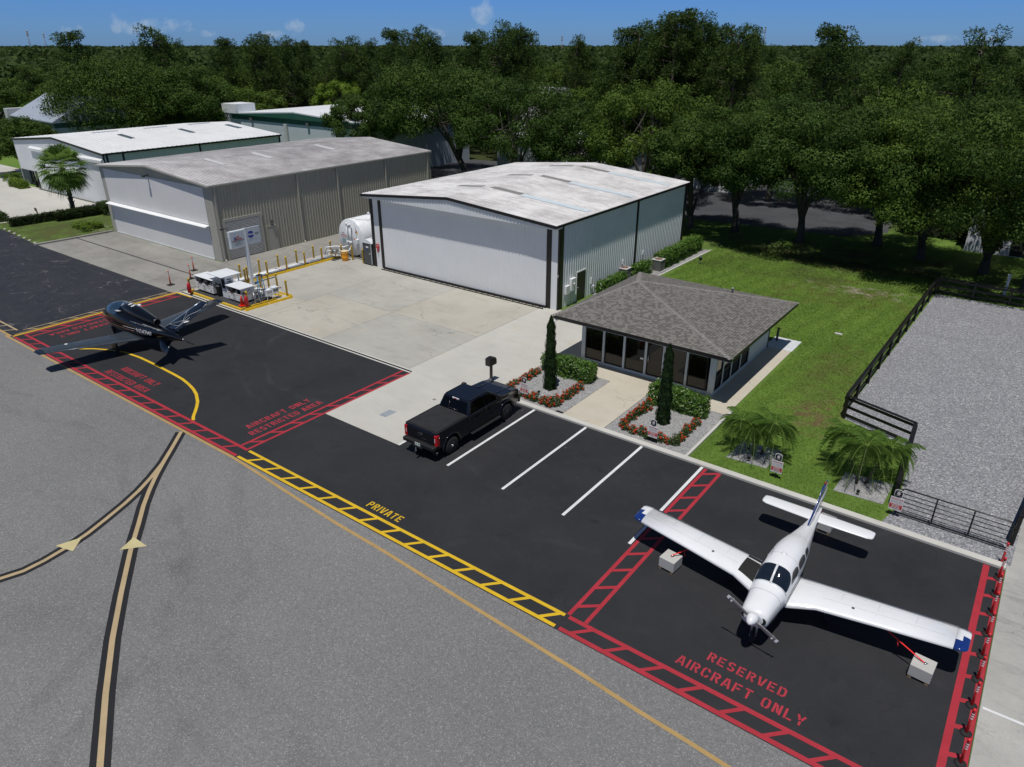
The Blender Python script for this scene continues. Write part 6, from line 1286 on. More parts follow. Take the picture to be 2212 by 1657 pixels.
MB().tube([(.9, -2.95, .45), (.95, -3.12, .42)], .05, 10).tube([(.78, -2.95, .45), (.83, -3.12, .42)], .05, 10).build('exhaust_tips', MGR, K)
MB().box(-.6, -2.9, .35, .6, 2.9, .52).build('chassis', TPL, K); MB().tube([(.95, -.9, .62), (.95, -1.1, .66), (.95, -1.35, .60)], .012, 5).build('tank_step', MGR, K)
# ---------------------------------------------------------------- fuel island, tank and small things
YEL = mat('yellow_safety_paint', (.62, .40, .012), .45, var=.1, scale=4, fine=.12); WEQ = mat('white_equipment_paint', (.66, .69, .72), .4, var=.04); REDP = mat('red_plastic', (.42, .012, .02), .45, var=.15); ORG = mat('orange_plastic', (.72, .12, .05), .5, var=.1)
RBR = mat('black_rubber', (.012, .012, .012), .8); PIPE = mat('white_pipe_paint', (.68, .70, .72), .35); DGP = mat('dark_grey_plastic', (.045, .05, .055), .5, bump=.1); HOSE = mat('black_hose', (.02, .02, .02), .6)
def top(o, l, c, g=None): return tag(o, l, c, g)
# island slab with yellow kerb
isl = thing('fuel_island', 'dark fuel island with yellow kerb beside the apron drain', 'fuel island', (-47, 27.5, 0)); io = (-47, 27.5, 0)
MB().box(-50.45, 26.62, 0, -44.05, 29.45, .13).build('deck', mat('island_deck', (.035, .036, .038), .85, world=True), isl, off=io)
MB().prism([(-50.9, 26.9), (-50.6, 26.45), (-43.92, 26.45), (-43.92, 26.6), (-50.5, 26.61), (-50.7, 27.0)], 'z', 0, .16).build('kerb', YEL, isl, off=io, bevel=.01); MB().box(-44.04, 26.61, 0, -43.92, 29.45, .16).build('kerb', YEL, isl, off=io)
def stopk(x0, y0, x1, y1, label, w=.19, h=.15):
    d = Vector((x1-x0, y1-y0, 0)); L_ = d.length; a = math.atan2(d.y, d.x); M = MB().prism([(-w/2, 0), (w/2, 0), (w*.28, h), (-w*.28, h)], 'x', 0, L_)
    M.v = [(p[0]+(.06 if p[0] < .01 and p[2] > .1 else 0)-(.06 if p[0] > L_-.01 and p[2] > .1 else 0), p[1], p[2]) for p in M.v]
    o = M.build('parking_stop', YEL, loc=(x0, y0, .012)); o.rotation_euler = (0, 0, a); return top(o, label, 'wheel stop', 'yellow concrete stops')
stopk(-43.62, 26.6, -43.55, 28.5, 'yellow stop at the apron side of the island nearest the red cone'); stopk(-43.54, 28.56, -43.45, 30.5, 'yellow stop in front of the white canisters'); stopk(-43.6, 30.62, -47.4, 30.5, 'thin yellow stop along the back of the island', .12, .12)
for i in range(5): stopk(-49.25, 30.5+i*1.92, -49.22, 32.38+i*1.92, '%s yellow stop of the row along the white pipes, counted from the pole' % ORD[i])
stopk(-44.3, 30.2, -47.2, 29.9, 'short yellow stop behind the stepladder', .12, .12)
# pipe run
pr_ = thing('pipe_run', 'white pipes in a grey channel between the two rows of bollards', 'pipes', (-49.8, 35, 0)); M = MB()
for k_ in range(3): M.tube([(-50.15+k_*.17, 30.0, .18), (-50.15+k_*.17, 39.4, .18)], .065, 8)
M.build('pipe', PIPE, pr_, off=(-49.8, 35, 0)); MB().box(-49.68, 30.0, .02, -49.42, 39.4, .20).build('cover_plate', mat('grey_channel', (.16, .17, .19), .5), pr_, off=(-49.8, 35, 0)); MB().box(-50.25, 30.0, .02, -49.70, 39.4, .08).build('tray', WEQ, pr_, off=(-49.8, 35, 0))
for i, v in enumerate((31.6, 33.9, 36.1)): MB().tube([(-50.2, v, .26), (-49.9, v+.05, .27), (-49.65, v+.2, .22), (-49.45, v+.1, .21)], .02, 5).build('hose_clip', HOSE, pr_, off=(-49.8, 35, 0))
for v in (34.6, 37.2): text_on('DANGER', .16, RINK, pr_, (-49.95+49.8, v-35, .252), (0, 1, 0), (-1, 0, 0)); text_on('JET A', .13, INK, pr_, (-49.8+49.8, v-35+.3, .252), (0, 1, 0), (-1, 0, 0))
# bollards
bm_ = MB().lathe([(.075, 0), (.075, 1.12), (.08, 1.12), (.08, 1.19), (.06, 1.23), (.02, 1.245)], n=16); b0 = thing('bollard', '', 'bollard', (0, 0, 0), group='yellow bollards of the fuel island'); bm_.build('post', YEL, b0)
MB().lathe([(.0765, .93), (.0765, .96)], n=16, caps=False).build('band', mat('pale_band', (.6, .55, .3), .4), b0)
BL = [(-50.5, 30.9, 'nearest bollard of the back row, left of the sign pole'), (-50.5, 32.7, 'second bollard of the back row counted from the sign pole'), (-50.45, 34.5, 'third bollard of the back row counted from the sign pole'), (-50.5, 36.4, 'fourth bollard of the back row counted from the sign pole'), (-50.5, 38.2, 'fifth bollard of the back row counted from the sign pole'), (-50.6, 40.2, 'last bollard of the back row beside the bent white pipes'),
      (-49.45, 30.85, 'nearer of the two bollards touching at the sign pole'), (-49.15, 30.45, 'bollard standing right against the sign pole'), (-49.55, 32.75, 'second bollard of the front row counted from the sign pole'), (-49.42, 34.55, 'third bollard of the front row counted from the sign pole'), (-49.4, 36.4, 'fourth bollard of the front row counted from the sign pole'), (-49.38, 38.2, 'fifth bollard of the front row counted from the sign pole'),
      (-48.8, 39.9, 'bollard between the steel funnel stand and the yellow drum'), (-47.7, 40.15, 'bollard behind the yellow drum at the tank end'), (-46.15, 40.0, 'bollard squeezed against the portable toilet'), (-47.15, 30.4, 'bollard behind the blue stepladder, left one'), (-46.6, 30.75, 'bollard behind the blue stepladder, right one'), (-46.1, 31.15, 'bollard between the ladder and the island corner'), (-44.05, 30.5, 'bollard at the apron corner of the island'), (-50.2, 26.4, 'bollard at the left front corner with a red covered extinguisher'), (-44.05, 27.15, 'bollard beside the red cone with a red covered extinguisher')]
for i, (x, y, l) in enumerate(BL):
    if i == 0: b0.location = (x, y, .01); b0['label'] = 'yellow '+l
    else: copy_tree(b0, None, (x, y, .01), 0, 'yellow '+l)
def chain(name, a, b, sag, label):
    M = MB(); P = [Vector(a).lerp(Vector(b), t)-Vector((0, 0, sag*4*t*(1-t))) for t in lin(0, 1, 22)]
    for i, (p, q) in enumerate(zip(P[:-1], P[1:])): M.tube([tuple(p), tuple(q)], .018 if i % 2 else .010, 5)
    top(M.build('chain', mat('white_chain', (.6, .6, .58), .5) if 'white_chain' not in bpy.data.materials else bpy.data.materials['white_chain']), label, 'chain', 'white plastic chains')
for i in range(4): chain('chain', (-50.5, BL[i][1], 1.12), (-50.5, BL[i+1][1], 1.12), .42, 'white plastic chain between the %s and %s bollards of the back row' % (ORD[i], ORD[i+1]))
chain('chain', (-46.1, 31.15, 1.1), (-44.05, 30.5, 1.1), .4, 'white plastic chain hanging at the apron corner of the island')
# dispenser cabinets
def cabinet(name, label, x0, y0, x1, y1, z0, h, words):
    c = thing(name, label, 'fuel dispenser', ((x0+x1)/2, (y0+y1)/2, 0), group=None); of = ((x0+x1)/2, (y0+y1)/2, 0); oy = y0
    M = MB(); zm = z0+(h-z0)*.56; M.box(x0, y0, z0, x1, y0+.03, zm).box(x0, y1-.03, z0, x1, y1, h).box(x0, y0+.03, z0, x0+.03, y1-.03, h).box(x1-.03, y0+.03, z0, x1, y1-.03, h).box(x0+.03, y0+.03, z0, x1-.03, y1-.03, z0+.03)
    M.build('housing', WEQ, c, off=of); MB().prism([(y0-.05, h), (y1+.03, h), (y1+.03, h+.04), (y0-.05, h+.04)], 'x', x0-.04, x1+.05).build('lid', WEQ, c, off=of, bevel=.01)
    MB().box(x0+.03, y0+.25, z0+.03, x1-.03, y0+.27, h-.0).build('shade_panel', mat('cabinet_shade', (.06, .06, .065), .7), c, off=of)  # dark sheet standing in for the shade inside the open cabinet
    n = 2 if x1-x0 > 2 else 1
    for i in range(n):
        cx = x0+(x1-x0)*(.34+.36*i if n == 2 else .42); r = MB().lathe([(.24, -.16), (.24, -.14), (.10, -.14), (.10, .10), (.24, .10), (.24, .12)], (cx, y0+.12, zm+.16), 18, 'x').build('hose_reel', MGR, c, off=of)
        MB().lathe([(.17, -.12), (.2, -.05), (.2, .02), (.17, .08)], (cx, y0+.12, zm+.16), 16, 'x').build('hose', HOSE, r, off=of)
        MB().lathe([(.08, 0), (.1, .1), (.06, .2)], (cx+.36, y0+.12, zm+.0), 10).tube([(cx+.36, y0+.1, zm+.2), (cx+.2, y0+.06, zm+.1), (cx+.5, y0+.08, zm+.28)], .03, 6).build('filter', ALU, c, off=of)
    MB().lathe([(.13, 0), (.13, .05), (.05, .09)], (x1, y0+.22, zm+.14), 16, 'x').build('round_vent', mat('vent_dark', (.08, .08, .08), .5), c, off=of)
    MB().box(x0+.3, y0+.1, .13, x0+.38, y1-.1, z0).box(x1-.38, y0+.1, .13, x1-.3, y1-.1, z0).build('foot', MGR, c, off=of)
    w = x1-x0; fx = (x0+x1)/2-of[0]; fy = y0-of[1]-.001; q = z0+(zm-z0)
    text_on('FLAMMABLE', .085, RINK, c, (fx-w*.27, fy, q-.07), (1, 0, 0), (0, 0, 1)); text_on('NO SMOKING', .085, RINK, c, (fx+w*.27, fy, q-.07), (1, 0, 0), (0, 0, 1))
    if words: text_on('CHECK LEVEL', .055, INK, c, (fx-w*.3, fy, q-.22), (1, 0, 0), (0, 0, 1)); text_on('GROUND PLANE', .055, INK, c, (fx+w*.3, fy, q-.22), (1, 0, 0), (0, 0, 1))
    f = MB(); a, b, e, g_ = fx-.16, fx+.16, z0+.06, z0+.38; f.box(a, fy-.004, e, b, fy-.002, e+.012).box(a, fy-.004, g_-.012, b, fy-.002, g_).box(a, fy-.004, e+.012, a+.012, fy-.002, g_-.012).box(b-.012, fy-.004, e+.012, b, fy-.002, g_-.012); f.build('notice_frame', INK, c)
    text_on('JET A', .075, INK, c, (fx, fy-.001, z0+.42), (1, 0, 0), (0, 0, 1)); text_on('SELF', .08, INK, c, (fx, fy-.001, z0+.3), (1, 0, 0), (0, 0, 1)); text_on('SERVE', .07, INK, c, (fx, fy-.001, z0+.19), (1, 0, 0), (0, 0, 1)); text_on('OPEN', .07, INK, c, (fx, fy-.001, z0+.1), (1, 0, 0), (0, 0, 1))
    for k_ in (-.38, .38): MB().box(fx+w*k_-.03, fy-.02, z0+.1, fx+w*k_+.03, fy, z0+.22).build('latch', MGR, c)
    return c
cabinet('fuel_cabinet', 'wide white fuel cabinet with open front and hose reels at the left end', -50.35, 27.0, -48.05, 28.1, .30, 1.30, True)
cabinet('fuel_cabinet', 'smaller white fuel cabinet with open front beside the red cone', -46.5, 27.15, -44.75, 28.3, .28, 1.22, False)
k2 = thing('card_terminal', 'white payment terminal under a flat white canopy between the fuel cabinets', 'payment terminal', (-47.3, 28.1, 0)); ko = (-47.3, 28.1, 0)
MB().box(-47.35, 27.3, .14, -46.75, 27.95, 1.72).build('housing', WEQ, k2, off=ko, bevel=.01); MB().prism([(-48.55, 27.0), (-46.65, 26.95), (-46.65, 28.6), (-48.55, 28.65)], 'z', 1.76, 1.80).build('canopy', WEQ, k2, off=ko)
MB().box(-48.4, 28.4, .14, -48.33, 28.47, 1.76).box(-46.85, 28.4, .14, -46.78, 28.47, 1.76).build('post', WEQ, k2, off=ko); MB().box(-47.25, 27.285, .85, -46.85, 27.299, 1.55).build('screen_recess', RBR, k2, off=ko)
for i in range(4): MB().box(-46.749, 27.45, 1.0+i*.16, -46.735, 27.8, 1.08+i*.16).build('label_plate', INK, k2, off=ko)
tb = thing('rubbish_bin', 'grey round rubbish bin between the fuel cabinets', 'bin', (-47.75, 27.35, .13)); MB().lathe([(.22, 0), (.27, .72), (.29, .72), (.29, .76)], n=18).build('bin', DGP, tb); MB().lathe([(.295, .76), (.295, .8), (.2, .86), (.05, .88)], n=18).build('lid', DGP, tb)
# stepladders
def aframe(name, label, loc, h, w, m, rz, topm):
    t = thing(name, label, 'stepladder', loc, rz); s = MB()
    for sx_ in (-1, 1): s.tube([(sx_*w/2, -.28, 0), (sx_*w*.32, 0, h)], .028, 6)
    s.build('side_rail', m, t); s = MB()
    for sx_ in (-1, 1): s.tube([(sx_*w/2*.9, .38, 0), (sx_*w*.30, .06, h)], .02, 6)
    s.build('back_rail', m, t); s = MB()
    for i in range(1, int(h/.29)): f = i*.29/h; ww = w/2*(1-f)+w*.32*f; s.box(-ww, -.28*(1-f)-.05, i*.29, ww, -.28*(1-f)+.04, i*.29+.02)
    s.build('steps', ALU, t); MB().box(-w*.38, -.1, h, w*.38, .12, h+.06).build('cap', topm, t); return t
aframe('stepladder', 'tall blue stepladder with a black top standing on the island kerb', (-44.35, 28.6, .16), 1.85, .5, mat('blue_fibreglass', (.01, .19, .42), .4), R(78), RBR)
aframe('stepladder', 'short aluminium step stool between the cone and the blue stepladder', (-44.2, 27.95, .16), .85, .42, ALU, R(80), ALU)
top(MB().tube([(-44.1, 27.2, 1.14), (-44.9, 28.1, 1.05), (-44.7, 28.9, 1.12)], .02, 6).build('hose_rail', MGR), 'dark rail running from the front bollard past the blue stepladder', 'rail')
for i, (x, y, l) in enumerate(((-44.15, 28.95, 'white canister on legs nearer the blue stepladder'), (-44.3, 29.6, 'white canister on legs nearer the corner bollard'))):
    t = thing('sampling_bin', l, 'container', (x, y, .02)); MB().box(-.22, -.24, .42, .22, .24, .85).build('tank', WEQ, t, bevel=.01); MB().box(-.24, -.26, .85, .24, .26, .89).build('lid', WEQ, t)
    for a in (-.18, .18):
        for b in (-.2, .2): MB().tube([(a, b, 0), (a, b, .42)], .02, 6).build('leg', WEQ, t)
    if i: MB().box(.221, -.2, .6, .226, .2, .76).build('label_plate', INK, t); text_on('JET A', .1, WINK, t, (.227, 0, .68), (0, 1, 0), (0, 0, 1))
    else: text_on('WASTE FUEL', .07, RINK, t, (.222, 0, .68), (0, 1, 0), (0, 0, 1))
vp = thing('valve_pipes', 'tangle of white pipes and valves behind the smaller fuel cabinet', 'pipes', (-45.3, 29.0, .13)); M = MB()
for a in range(4): M.tube([(-.6+a*.1, -.5, .2+.12*a), (-.2+a*.15, .0, .35+.1*a), (.5, .15*a, .3+.1*a), (.6, .5, .15)], .05, 7)
for a in range(5): M.lathe([(.02, -.09), (.09, -.05), (.09, .05), (.02, .09)], (-.4+a*.24, .1-.08*a, .5), 8, 'x').tube([(-.4+a*.24, .1-.08*a, .5), (-.4+a*.24, .1-.08*a, 0)], .025, 5)
M.build('pipes', PIPE, vp)
# red covers over extinguishers, cone, delineators with rubber bases
for x, y, l in ((-50.05, 26.25, 'red fabric-covered extinguisher hanging on the bollard at the left island corner'), (-43.95, 27.0, 'red fabric-covered extinguisher hanging beside the red cone')):
    t = thing('fire_extinguisher', l, 'extinguisher', (x, y, .18)); MB().lathe([(.10, 0), (.145, .06), (.15, .5), (.12, .66), (.05, .78), (.02, .82)], n=14).build('cover', REDP, t); text_on('FIRE', .12, INK, t, (0, -.152, .35), (0, 0, 1), (-1, 0, 0))
t = thing('traffic_cone', 'bright red traffic cone in front of the smaller fuel cabinet', 'cone', (-44.45, 26.95, .16)); MB().lathe([(.15, .03), (.03, .72), (.02, .74)], n=20).build('cone', mat('cone_red', (.75, .04, .015), .45), t); MB().box(-.21, -.21, 0, .21, .21, .035).build('base', bpy.data.materials['cone_red'], t, bevel=.01)
WB = mat('white_reflective_band', (.7, .68, .68), .3)
def delin(label, loc, h, m, basem, group, round_=False, bands=4):
    t = thing('delineator_post', label, 'delineator', loc, group=group)
    if round_: MB().lathe([(.15, 0), (.15, .03), (.08, .05), (.05, .06)], n=14).build('base', basem, t)
    else: MB().box(-.24, -.24, 0, .24, .24, .04).build('base', basem, t, bevel=.008)
    kk = .78 if round_ else 1.0; MB().lathe([(.06*kk, .05), (.048*kk, h*.55), (.045*kk, h*.6), (.045*kk, h-.06), (.055*kk, h-.05), (.055*kk, h), (.02, h+.02)], n=14).build('post', m, t)
    for i in range(bands): MB().lathe([(.0475*kk, h*.62+i*h*.09), (.0475*kk, h*.62+i*h*.09+h*.05)], n=14, caps=False).build('band', WB, t)
    return t
for x, y, l in ((-55.8, 30.0, 'orange delineator post nearest the tan hangar corner'), (-53.85, 28.55, 'orange delineator post between the other two'), (-53.6, 26.7, 'orange delineator post nearest the drain')): delin(l, (x, y, .01), 1.15, ORG, RBR, 'orange delineator posts on square black bases')
DR = mat('bright_red_plastic', (.62, .02, .025), .4); dpos = [(1.86, 27.0), (1.86, 26.0), (1.86, 24.95), (1.85, 23.85), (1.85, 22.7), (1.84, 21.58), (1.84, 20.45), (1.83, 19.3), (1.83, 18.18), (1.84, 17.05), (1.84, 15.95)]
for i, (x, y) in enumerate(dpos): delin('red delineator post, %s from the field gate' % ORD[i], (x, y, .012), .92, DR, RBR, 'red delineator posts along the side road', True, 3)
# sign on a tall white pole
sp = thing('pole_sign', 'twin panel fuel sign on a tall white pole beside the fuel island', 'sign', (-48.5, 30.58, 0)); so = (-48.5, 30.58, 0)
MB().hexa([(-48.62, 30.46, 0), (-48.38, 30.46, 0), (-48.38, 30.70, 0), (-48.62, 30.70, 0), (-48.58, 30.5, 4.45), (-48.42, 30.5, 4.45), (-48.42, 30.66, 4.45), (-48.58, 30.66, 4.45)]).build('pole', WEQ, sp, off=so)
PF = mat('sign_face', (.42, .47, .52), .35, var=.03); c1 = MB().box(-48.62, 29.2, 3.12, -48.40, 30.49, 4.42).build('sign_box', WEQ, sp, off=so, bevel=.02); MB().box(-48.399, 29.3, 3.2, -48.39, 30.42, 4.34).build('face', PF, c1, off=so)
c2 = MB().box(-48.56, 30.68, 3.16, -48.44, 31.88, 4.44).build('sign_panel', PF, sp, off=so)
fx = .112; yr = lambda v: v-30.58
MB().prism([(yr(29.5), 3.72), (yr(30.30), 3.72), (yr(29.93), 4.02)], 'x', fx, fx+.004).build('red_roof_mark', RINK, c1); MB().prism([(yr(29.66), 3.78), (yr(30.14), 3.78), (yr(30.05), 3.9), (yr(29.75), 3.9)], 'x', fx+.005, fx+.009).build('grey_mark', GINK, c1)
for k_ in range(3):
    a = math.pi*k_/3+.3; MB().tube([(fx+.01, yr(29.66)-.13*math.cos(a), 3.9-.13*math.sin(a)), (fx+.01, yr(29.66)+.13*math.cos(a), 3.9+.13*math.sin(a))], .012, 4).build('propeller_mark', BINK, c1)
text_on('PESHINGTON AVIATION', .105, INK, c1, (fx+.002, yr(29.88), 3.64), (0, 1, 0), (0, 0, 1), sh=.3, sx=.92); text_on('SERVICES', .07, INK, c1, (fx+.002, yr(29.88), 3.54), (0, 1, 0), (0, 0, 1), sx=1.3); text_on('FUEL | HANGAR | OFFICE', .06, INK, c1, (fx+.002, yr(29.88), 3.45), (0, 1, 0), (0, 0, 1)); text_on('386-972-5521', .085, INK, c1, (fx+.002, yr(29.88), 3.35), (0, 1, 0), (0, 0, 1), sx=1.1)
MB().lathe([(.28, .062), (.28, .066)], (0, yr(31.06), 3.92), 32, 'x').build('blue_disc', BINK, c2); MB().lathe([(.30, .0605), (.30, .0615)], (0, yr(31.055), 3.925), 32, 'x').build('disc_rim', WINK, c2)
text_on('World', .2, WINK, c2, (.068, yr(31.06), 3.92), (0, 1, 0), (0, 0, 1)); text_on('Fuel', .2, INK, c2, (.064, yr(31.6), 3.92), (0, 1, 0), (0, 0, 1)); text_on('A World Kinect Company', .075, GINK, c2, (.064, yr(31.3), 3.5), (0, 1, 0), (0, 0, 1), sx=.95)
MB().tube([(-48.5, 29.3, 4.43), (-48.5, 29.2, 4.7), (-48.5, 28.95, 4.72)], .02, 6).box(-48.58, 28.65, 4.66, -48.42, 28.98, 4.74).build('lamp', MGR, sp, off=so)
# tank
tk = thing('fuel_tank', 'big white horizontal fuel tank between the two hangars', 'fuel tank', (-48.5, 43, 0)); to = (-48.5, 43, 0); TR = 1.62
MB().lathe([(.02, 40.86), (TR-.05, 40.86), (TR, 40.9), (TR, 47.6), (TR-.05, 47.64), (.02, 47.64)], (-48.5, 0, 1.72), 48, 'y').build('shell', PIPE, tk, off=to)
for v in (41.2, 47.0):
    for s_ in (-1, 1): MB().hexa([(-48.5+s_*.75, v-.08, 0), (-48.5+s_*1.25, v-.08, 0), (-48.5+s_*1.25, v+.08, 0), (-48.5+s_*.75, v+.08, 0), (-48.5+s_*.55, v-.06, .5), (-48.5+s_*1.25, v-.06, .95), (-48.5+s_*1.25, v+.06, .95), (-48.5+s_*.55, v+.06, .5)]).build('saddle', PIPE, tk, off=to)
M = MB()
for x_, zt_ in ((-48.75, 2.95), (-48.45, 2.85), (-48.3, 2.9)): M.tube([(x_, 40.7, zt_), (x_, 40.68, 1.0)], .06, 8).lathe([(.05, -.12), (.1, -.08), (.1, .08), (.05, .12)], (x_, 40.68, zt_), 10, 'x').lathe([(.04, -.12), (.10, -.1), (.10, .1), (.04, .12)], (x_, 40.68, 1.35), 10, 'z')
M.tube([(-48.75, 40.68, 1.0), (-48.8, 40.2, .95), (-49.4, 39.9, 1.0), (-50.3, 39.5, .85), (-50.4, 39.35, .2)], .07, 8).tube([(-48.3, 40.68, 1.0), (-48.35, 40.3, .62), (-49.3, 39.7, .72), (-50.0, 39.35, .6), (-50.05, 39.3, .15)], .06, 8).build('pipework', PIPE, tk, off=to)
MB().tube([(-47.75, 40.8, 2.9), (-47.75, 40.8, 1.3), (-47.6, 40.72, 1.25)], .02, 5).tube([(-48.6, 41.2, 3.36), (-48.0, 41.3, 3.30), (-47.6, 42.3, 3.12), (-47.9, 43, 3.26)], .012, 4).build('tubing', mat('tubing_grey', (.3, .3, .3), .5), tk, off=to)
MB().box(-47.75, 40.66, 1.35, -47.45, 40.86, 1.7).build('control_box', PIPE, tk, off=to)
for s_, a in ((44.6, .22), (43.1, .1)): MB().lathe([(a, 3.3), (a, 3.5), (a*.7, 3.56)], (-48.5, s_, 0), 14).build('hatch', PIPE if a < .2 else mat('hatch_red', (.5, .1, .1), .5), tk, off=to)
MB().tube([(-48.55, 41.9, 3.3), (-48.6, 41.9, 3.45), (-48.45, 41.9, 3.45), (-48.5, 41.9, 3.3)], .02, 6).build('lifting_lug', PIPE, tk, off=to)
tf = lambda x, z: (x+48.5, 40.858-43, z)
text_on('JET A', .14, INK, tk, tf(-49.45, 2.0), (1, 0, 0), (0, 0, 1)); text_on('FLAMMABLE', .13, RINK, tk, tf(-49.4, 1.83), (1, 0, 0), (0, 0, 1)); text_on('NO SMOKING', .12, RINK, tk, tf(-49.4, 1.68), (1, 0, 0), (0, 0, 1))
MB().box(-49.65, 40.85, 1.15, -49.2, 40.857, 1.55).build('notice_board', mat('notice_green', (.25, .36, .36), .5), tk, off=to)
def diamond(x, z, r, cols):
    for i, (c, dx, dz) in enumerate(zip(cols, (0, 1, 0, -1), (1, 0, -1, 0))): MB().prism([(x+dx*r/2+48.5-r/2, z+dz*r/2), (x+dx*r/2+48.5, z+dz*r/2-r/2), (x+dx*r/2+48.5+r/2, z+dz*r/2), (x+dx*r/2+48.5, z+dz*r/2+r/2)], 'y', 40.856-43, 40.851-43).build('hazard_diamond', c, tk)
diamond(-47.7, 2.25, .2, (RINK, mat('yellow_ink', (.7, .5, .02), .5), WINK, BINK)); diamond(-47.98, 1.65, .17, (WINK, RINK, WINK, RINK))
# portable toilet
pt = thing('portable_toilet', 'dark grey portable toilet with white roof at the white hangar corner', 'portable toilet', (-45.4, 40.45, 0)); MB().box(-.56, -.56, .06, .56, .56, 1.95).build('cabin', DGP, pt, bevel=.03)
rr = [(-.6+1.2*i/12, 1.95+.28*math.sin(math.pi*i/12)**.8) for i in range(13)]; MB().prism([(-.62, 1.88)]+rr+[(.62, 1.88)], 'y', -.62, .62).build('roof', WEQ, pt, bevel=.02)
MB().box(-.5, -.575, .12, .46, -.561, 1.86).build('door', mat('toilet_door', (.06, .066, .072), .45, bump=.2), pt); MB().box(.46, -.59, .1, .50, -.561, 1.9).build('door_edge', WEQ, pt); MB().box(.2, -.6, .95, .38, -.576, 1.1).build('latch', ALU, pt); MB().box(-.55, -.56, 0, .55, .56, .059).build('skid', RBR, pt)
MB().box(-.14, -.58, 1.5, .16, -.576, 1.62).build('sticker', WINK, pt); MB().box(-.06, -.58, 1.34, .08, -.576, 1.44).build('sticker', BINK, pt)
for z in (.35, 1.0, 1.7): MB().box(-.50, -.59, z, -.42, -.576, z+.12).build('hinge', RBR, pt)
# drum and funnel stand
dm = thing('drum', 'orange-yellow plastic drum at the foot of the fuel tank', 'drum', (-48.05, 39.62, 0)); DY = mat('drum_yellow', (.72, .30, .01), .4); MB().lathe([(.27, 0), (.29, .05), (.29, .28), (.30, .30), (.29, .32), (.29, .62), (.30, .64), (.31, .80)], n=24).build('body', DY, dm); MB().lathe([(.32, .80), (.32, .88), (.28, .89), (.02, .885)], n=24).build('lid', mat('drum_lid', (.62, .50, .30), .6), dm)
fs = thing('funnel_stand', 'steel funnel on three legs beside the yellow drum', 'funnel stand', (-49.1, 39.45, 0)); MB().lathe([(.3, .88), (.32, .88), (.32, .8), (.05, .42), (.03, .3)], n=18).build('funnel', ALU, fs)
for i in range(3): a = i*2.09+.4; MB().tube([(.3*math.cos(a), .3*math.sin(a), .86), (.34*math.cos(a), .34*math.sin(a), 0)], .016, 5).build('leg', ALU, fs)
MB().box(-.12, -.34, .68, .12, -.325, .8).build('label_plate', INK, fs); text_on('JET A', .07, WINK, fs, (0, -.341, .74), (1, 0, 0), (0, 0, 1))
top(MB().box(-50.4, 38.9, .01, -48.7, 39.9, .05).build('grating', mat('steel_grating', (.10, .10, .10), .5, .5)), 'dark steel grating where the bent white pipes meet the ground', 'grating')
# mailbox
mb_ = thing('mailbox', 'black post mailbox with a red flag beyond the pickup bonnet', 'mailbox', (-22.55, 28.0, .01)); MB().box(-.06, -.06, 0, .06, .06, 1.02).box(-.09, -.09, 0, .09, .09, .1).build('post', BLK, mb_)
MB().prism([(-.30, 1.02), (.30, 1.02), (.30, 1.30), (.20, 1.44), (0, 1.48), (-.30, 1.44)], 'x', -.17, .17).build('box', BLK, mb_, bevel=.01).rotation_euler = (0, 0, 0); MB().box(-.19, -.24, 1.30, -.172, .10, 1.38).build('flag', REDP, mb_); MB().box(.03, -.3, .0, .16, -.2, .28).build('bracket', ALU, mb_)
# parking signs
def psign(label, x, y):
    t = thing('parking_sign', label, 'sign', (x, y, .015), group='tow-away signs along the kerb'); MB().box(-.02, .012, 0, .02, .03, 1.0).build('post', BLK, t)
    pn = MB().box(-.24, -.01, .28, .24, .011, .86).build('panel', mat('sign_white', (.62, .61, .62), .4) if 'sign_white' not in bpy.data.materials else bpy.data.materials['sign_white'], t)
    MB().box(-.225, -.014, .36, .225, -.0105, .56).build('red_field', RINK, pn); text_on('TOW-AWAY ZONE', .085, RINK, pn, (0, -.0105, .79), (1, 0, 0), (0, 0, 1), sx=.58, lift=.003)
    text_on('UNAUTHORIZED VEHICLES', .045, GINK, pn, (0, -.0105, .70), (1, 0, 0), (0, 0, 1), sx=.75); text_on('TOWED AT OWNER EXPENSE', .04, GINK, pn, (0, -.0105, .63), (1, 0, 0), (0, 0, 1), sx=.75)
    for s_, z, q in (('UNIVERSAL', .075, .52), ('TOWING', .07, .455), ('386-255-0203', .07, .395)): text_on(s_, z, WINK, pn, (0, -.0142, q), (1, 0, 0), (0, 0, 1), sx=.85)
    text_on('24 HOURS', .035, GINK, pn, (0, -.0105, .315), (1, 0, 0), (0, 0, 1)); hexo = [(-.15, .94), (-.09, .885), (.09, .885), (.15, .94), (.15, 1.17), (.08, 1.22), (-.08, 1.22), (-.15, 1.17)]
    b = MB().prism(hexo, 'y', -.004, .010).build('border', WINK, t); MB().prism([(a*.90, 1.052+(c-1.052)*.92) for a, c in hexo], 'y', -.008, -.0045).build('badge', INK, b); MB().lathe([(.058, -.012), (.058, -.0085)], (0, 0, 1.06), 18, 'y').build('disc', WINK, b)
    text_on('NO PARKING', .042, WINK, b, (0, -.009, 1.155), (1, 0, 0), (0, 0, 1)); text_on('24', .06, RINK, b, (0, -.0125, 1.06), (1, 0, 0), (0, 0, 1)); text_on('PRIVATE', .036, WINK, b, (0, -.009, .97), (1, 0, 0), (0, 0, 1))
    return t
psign('tow-away sign in the gravel bed in front of the pickup bonnet', -19.85, 27.4); psign('tow-away sign in the gravel bed before the office corner', -12.25, 27.25); psign('tow-away sign on the grass before the left palm clump', -6.58, 27.7); psign('tow-away sign at the post of the field gate', -1.9, 27.8)
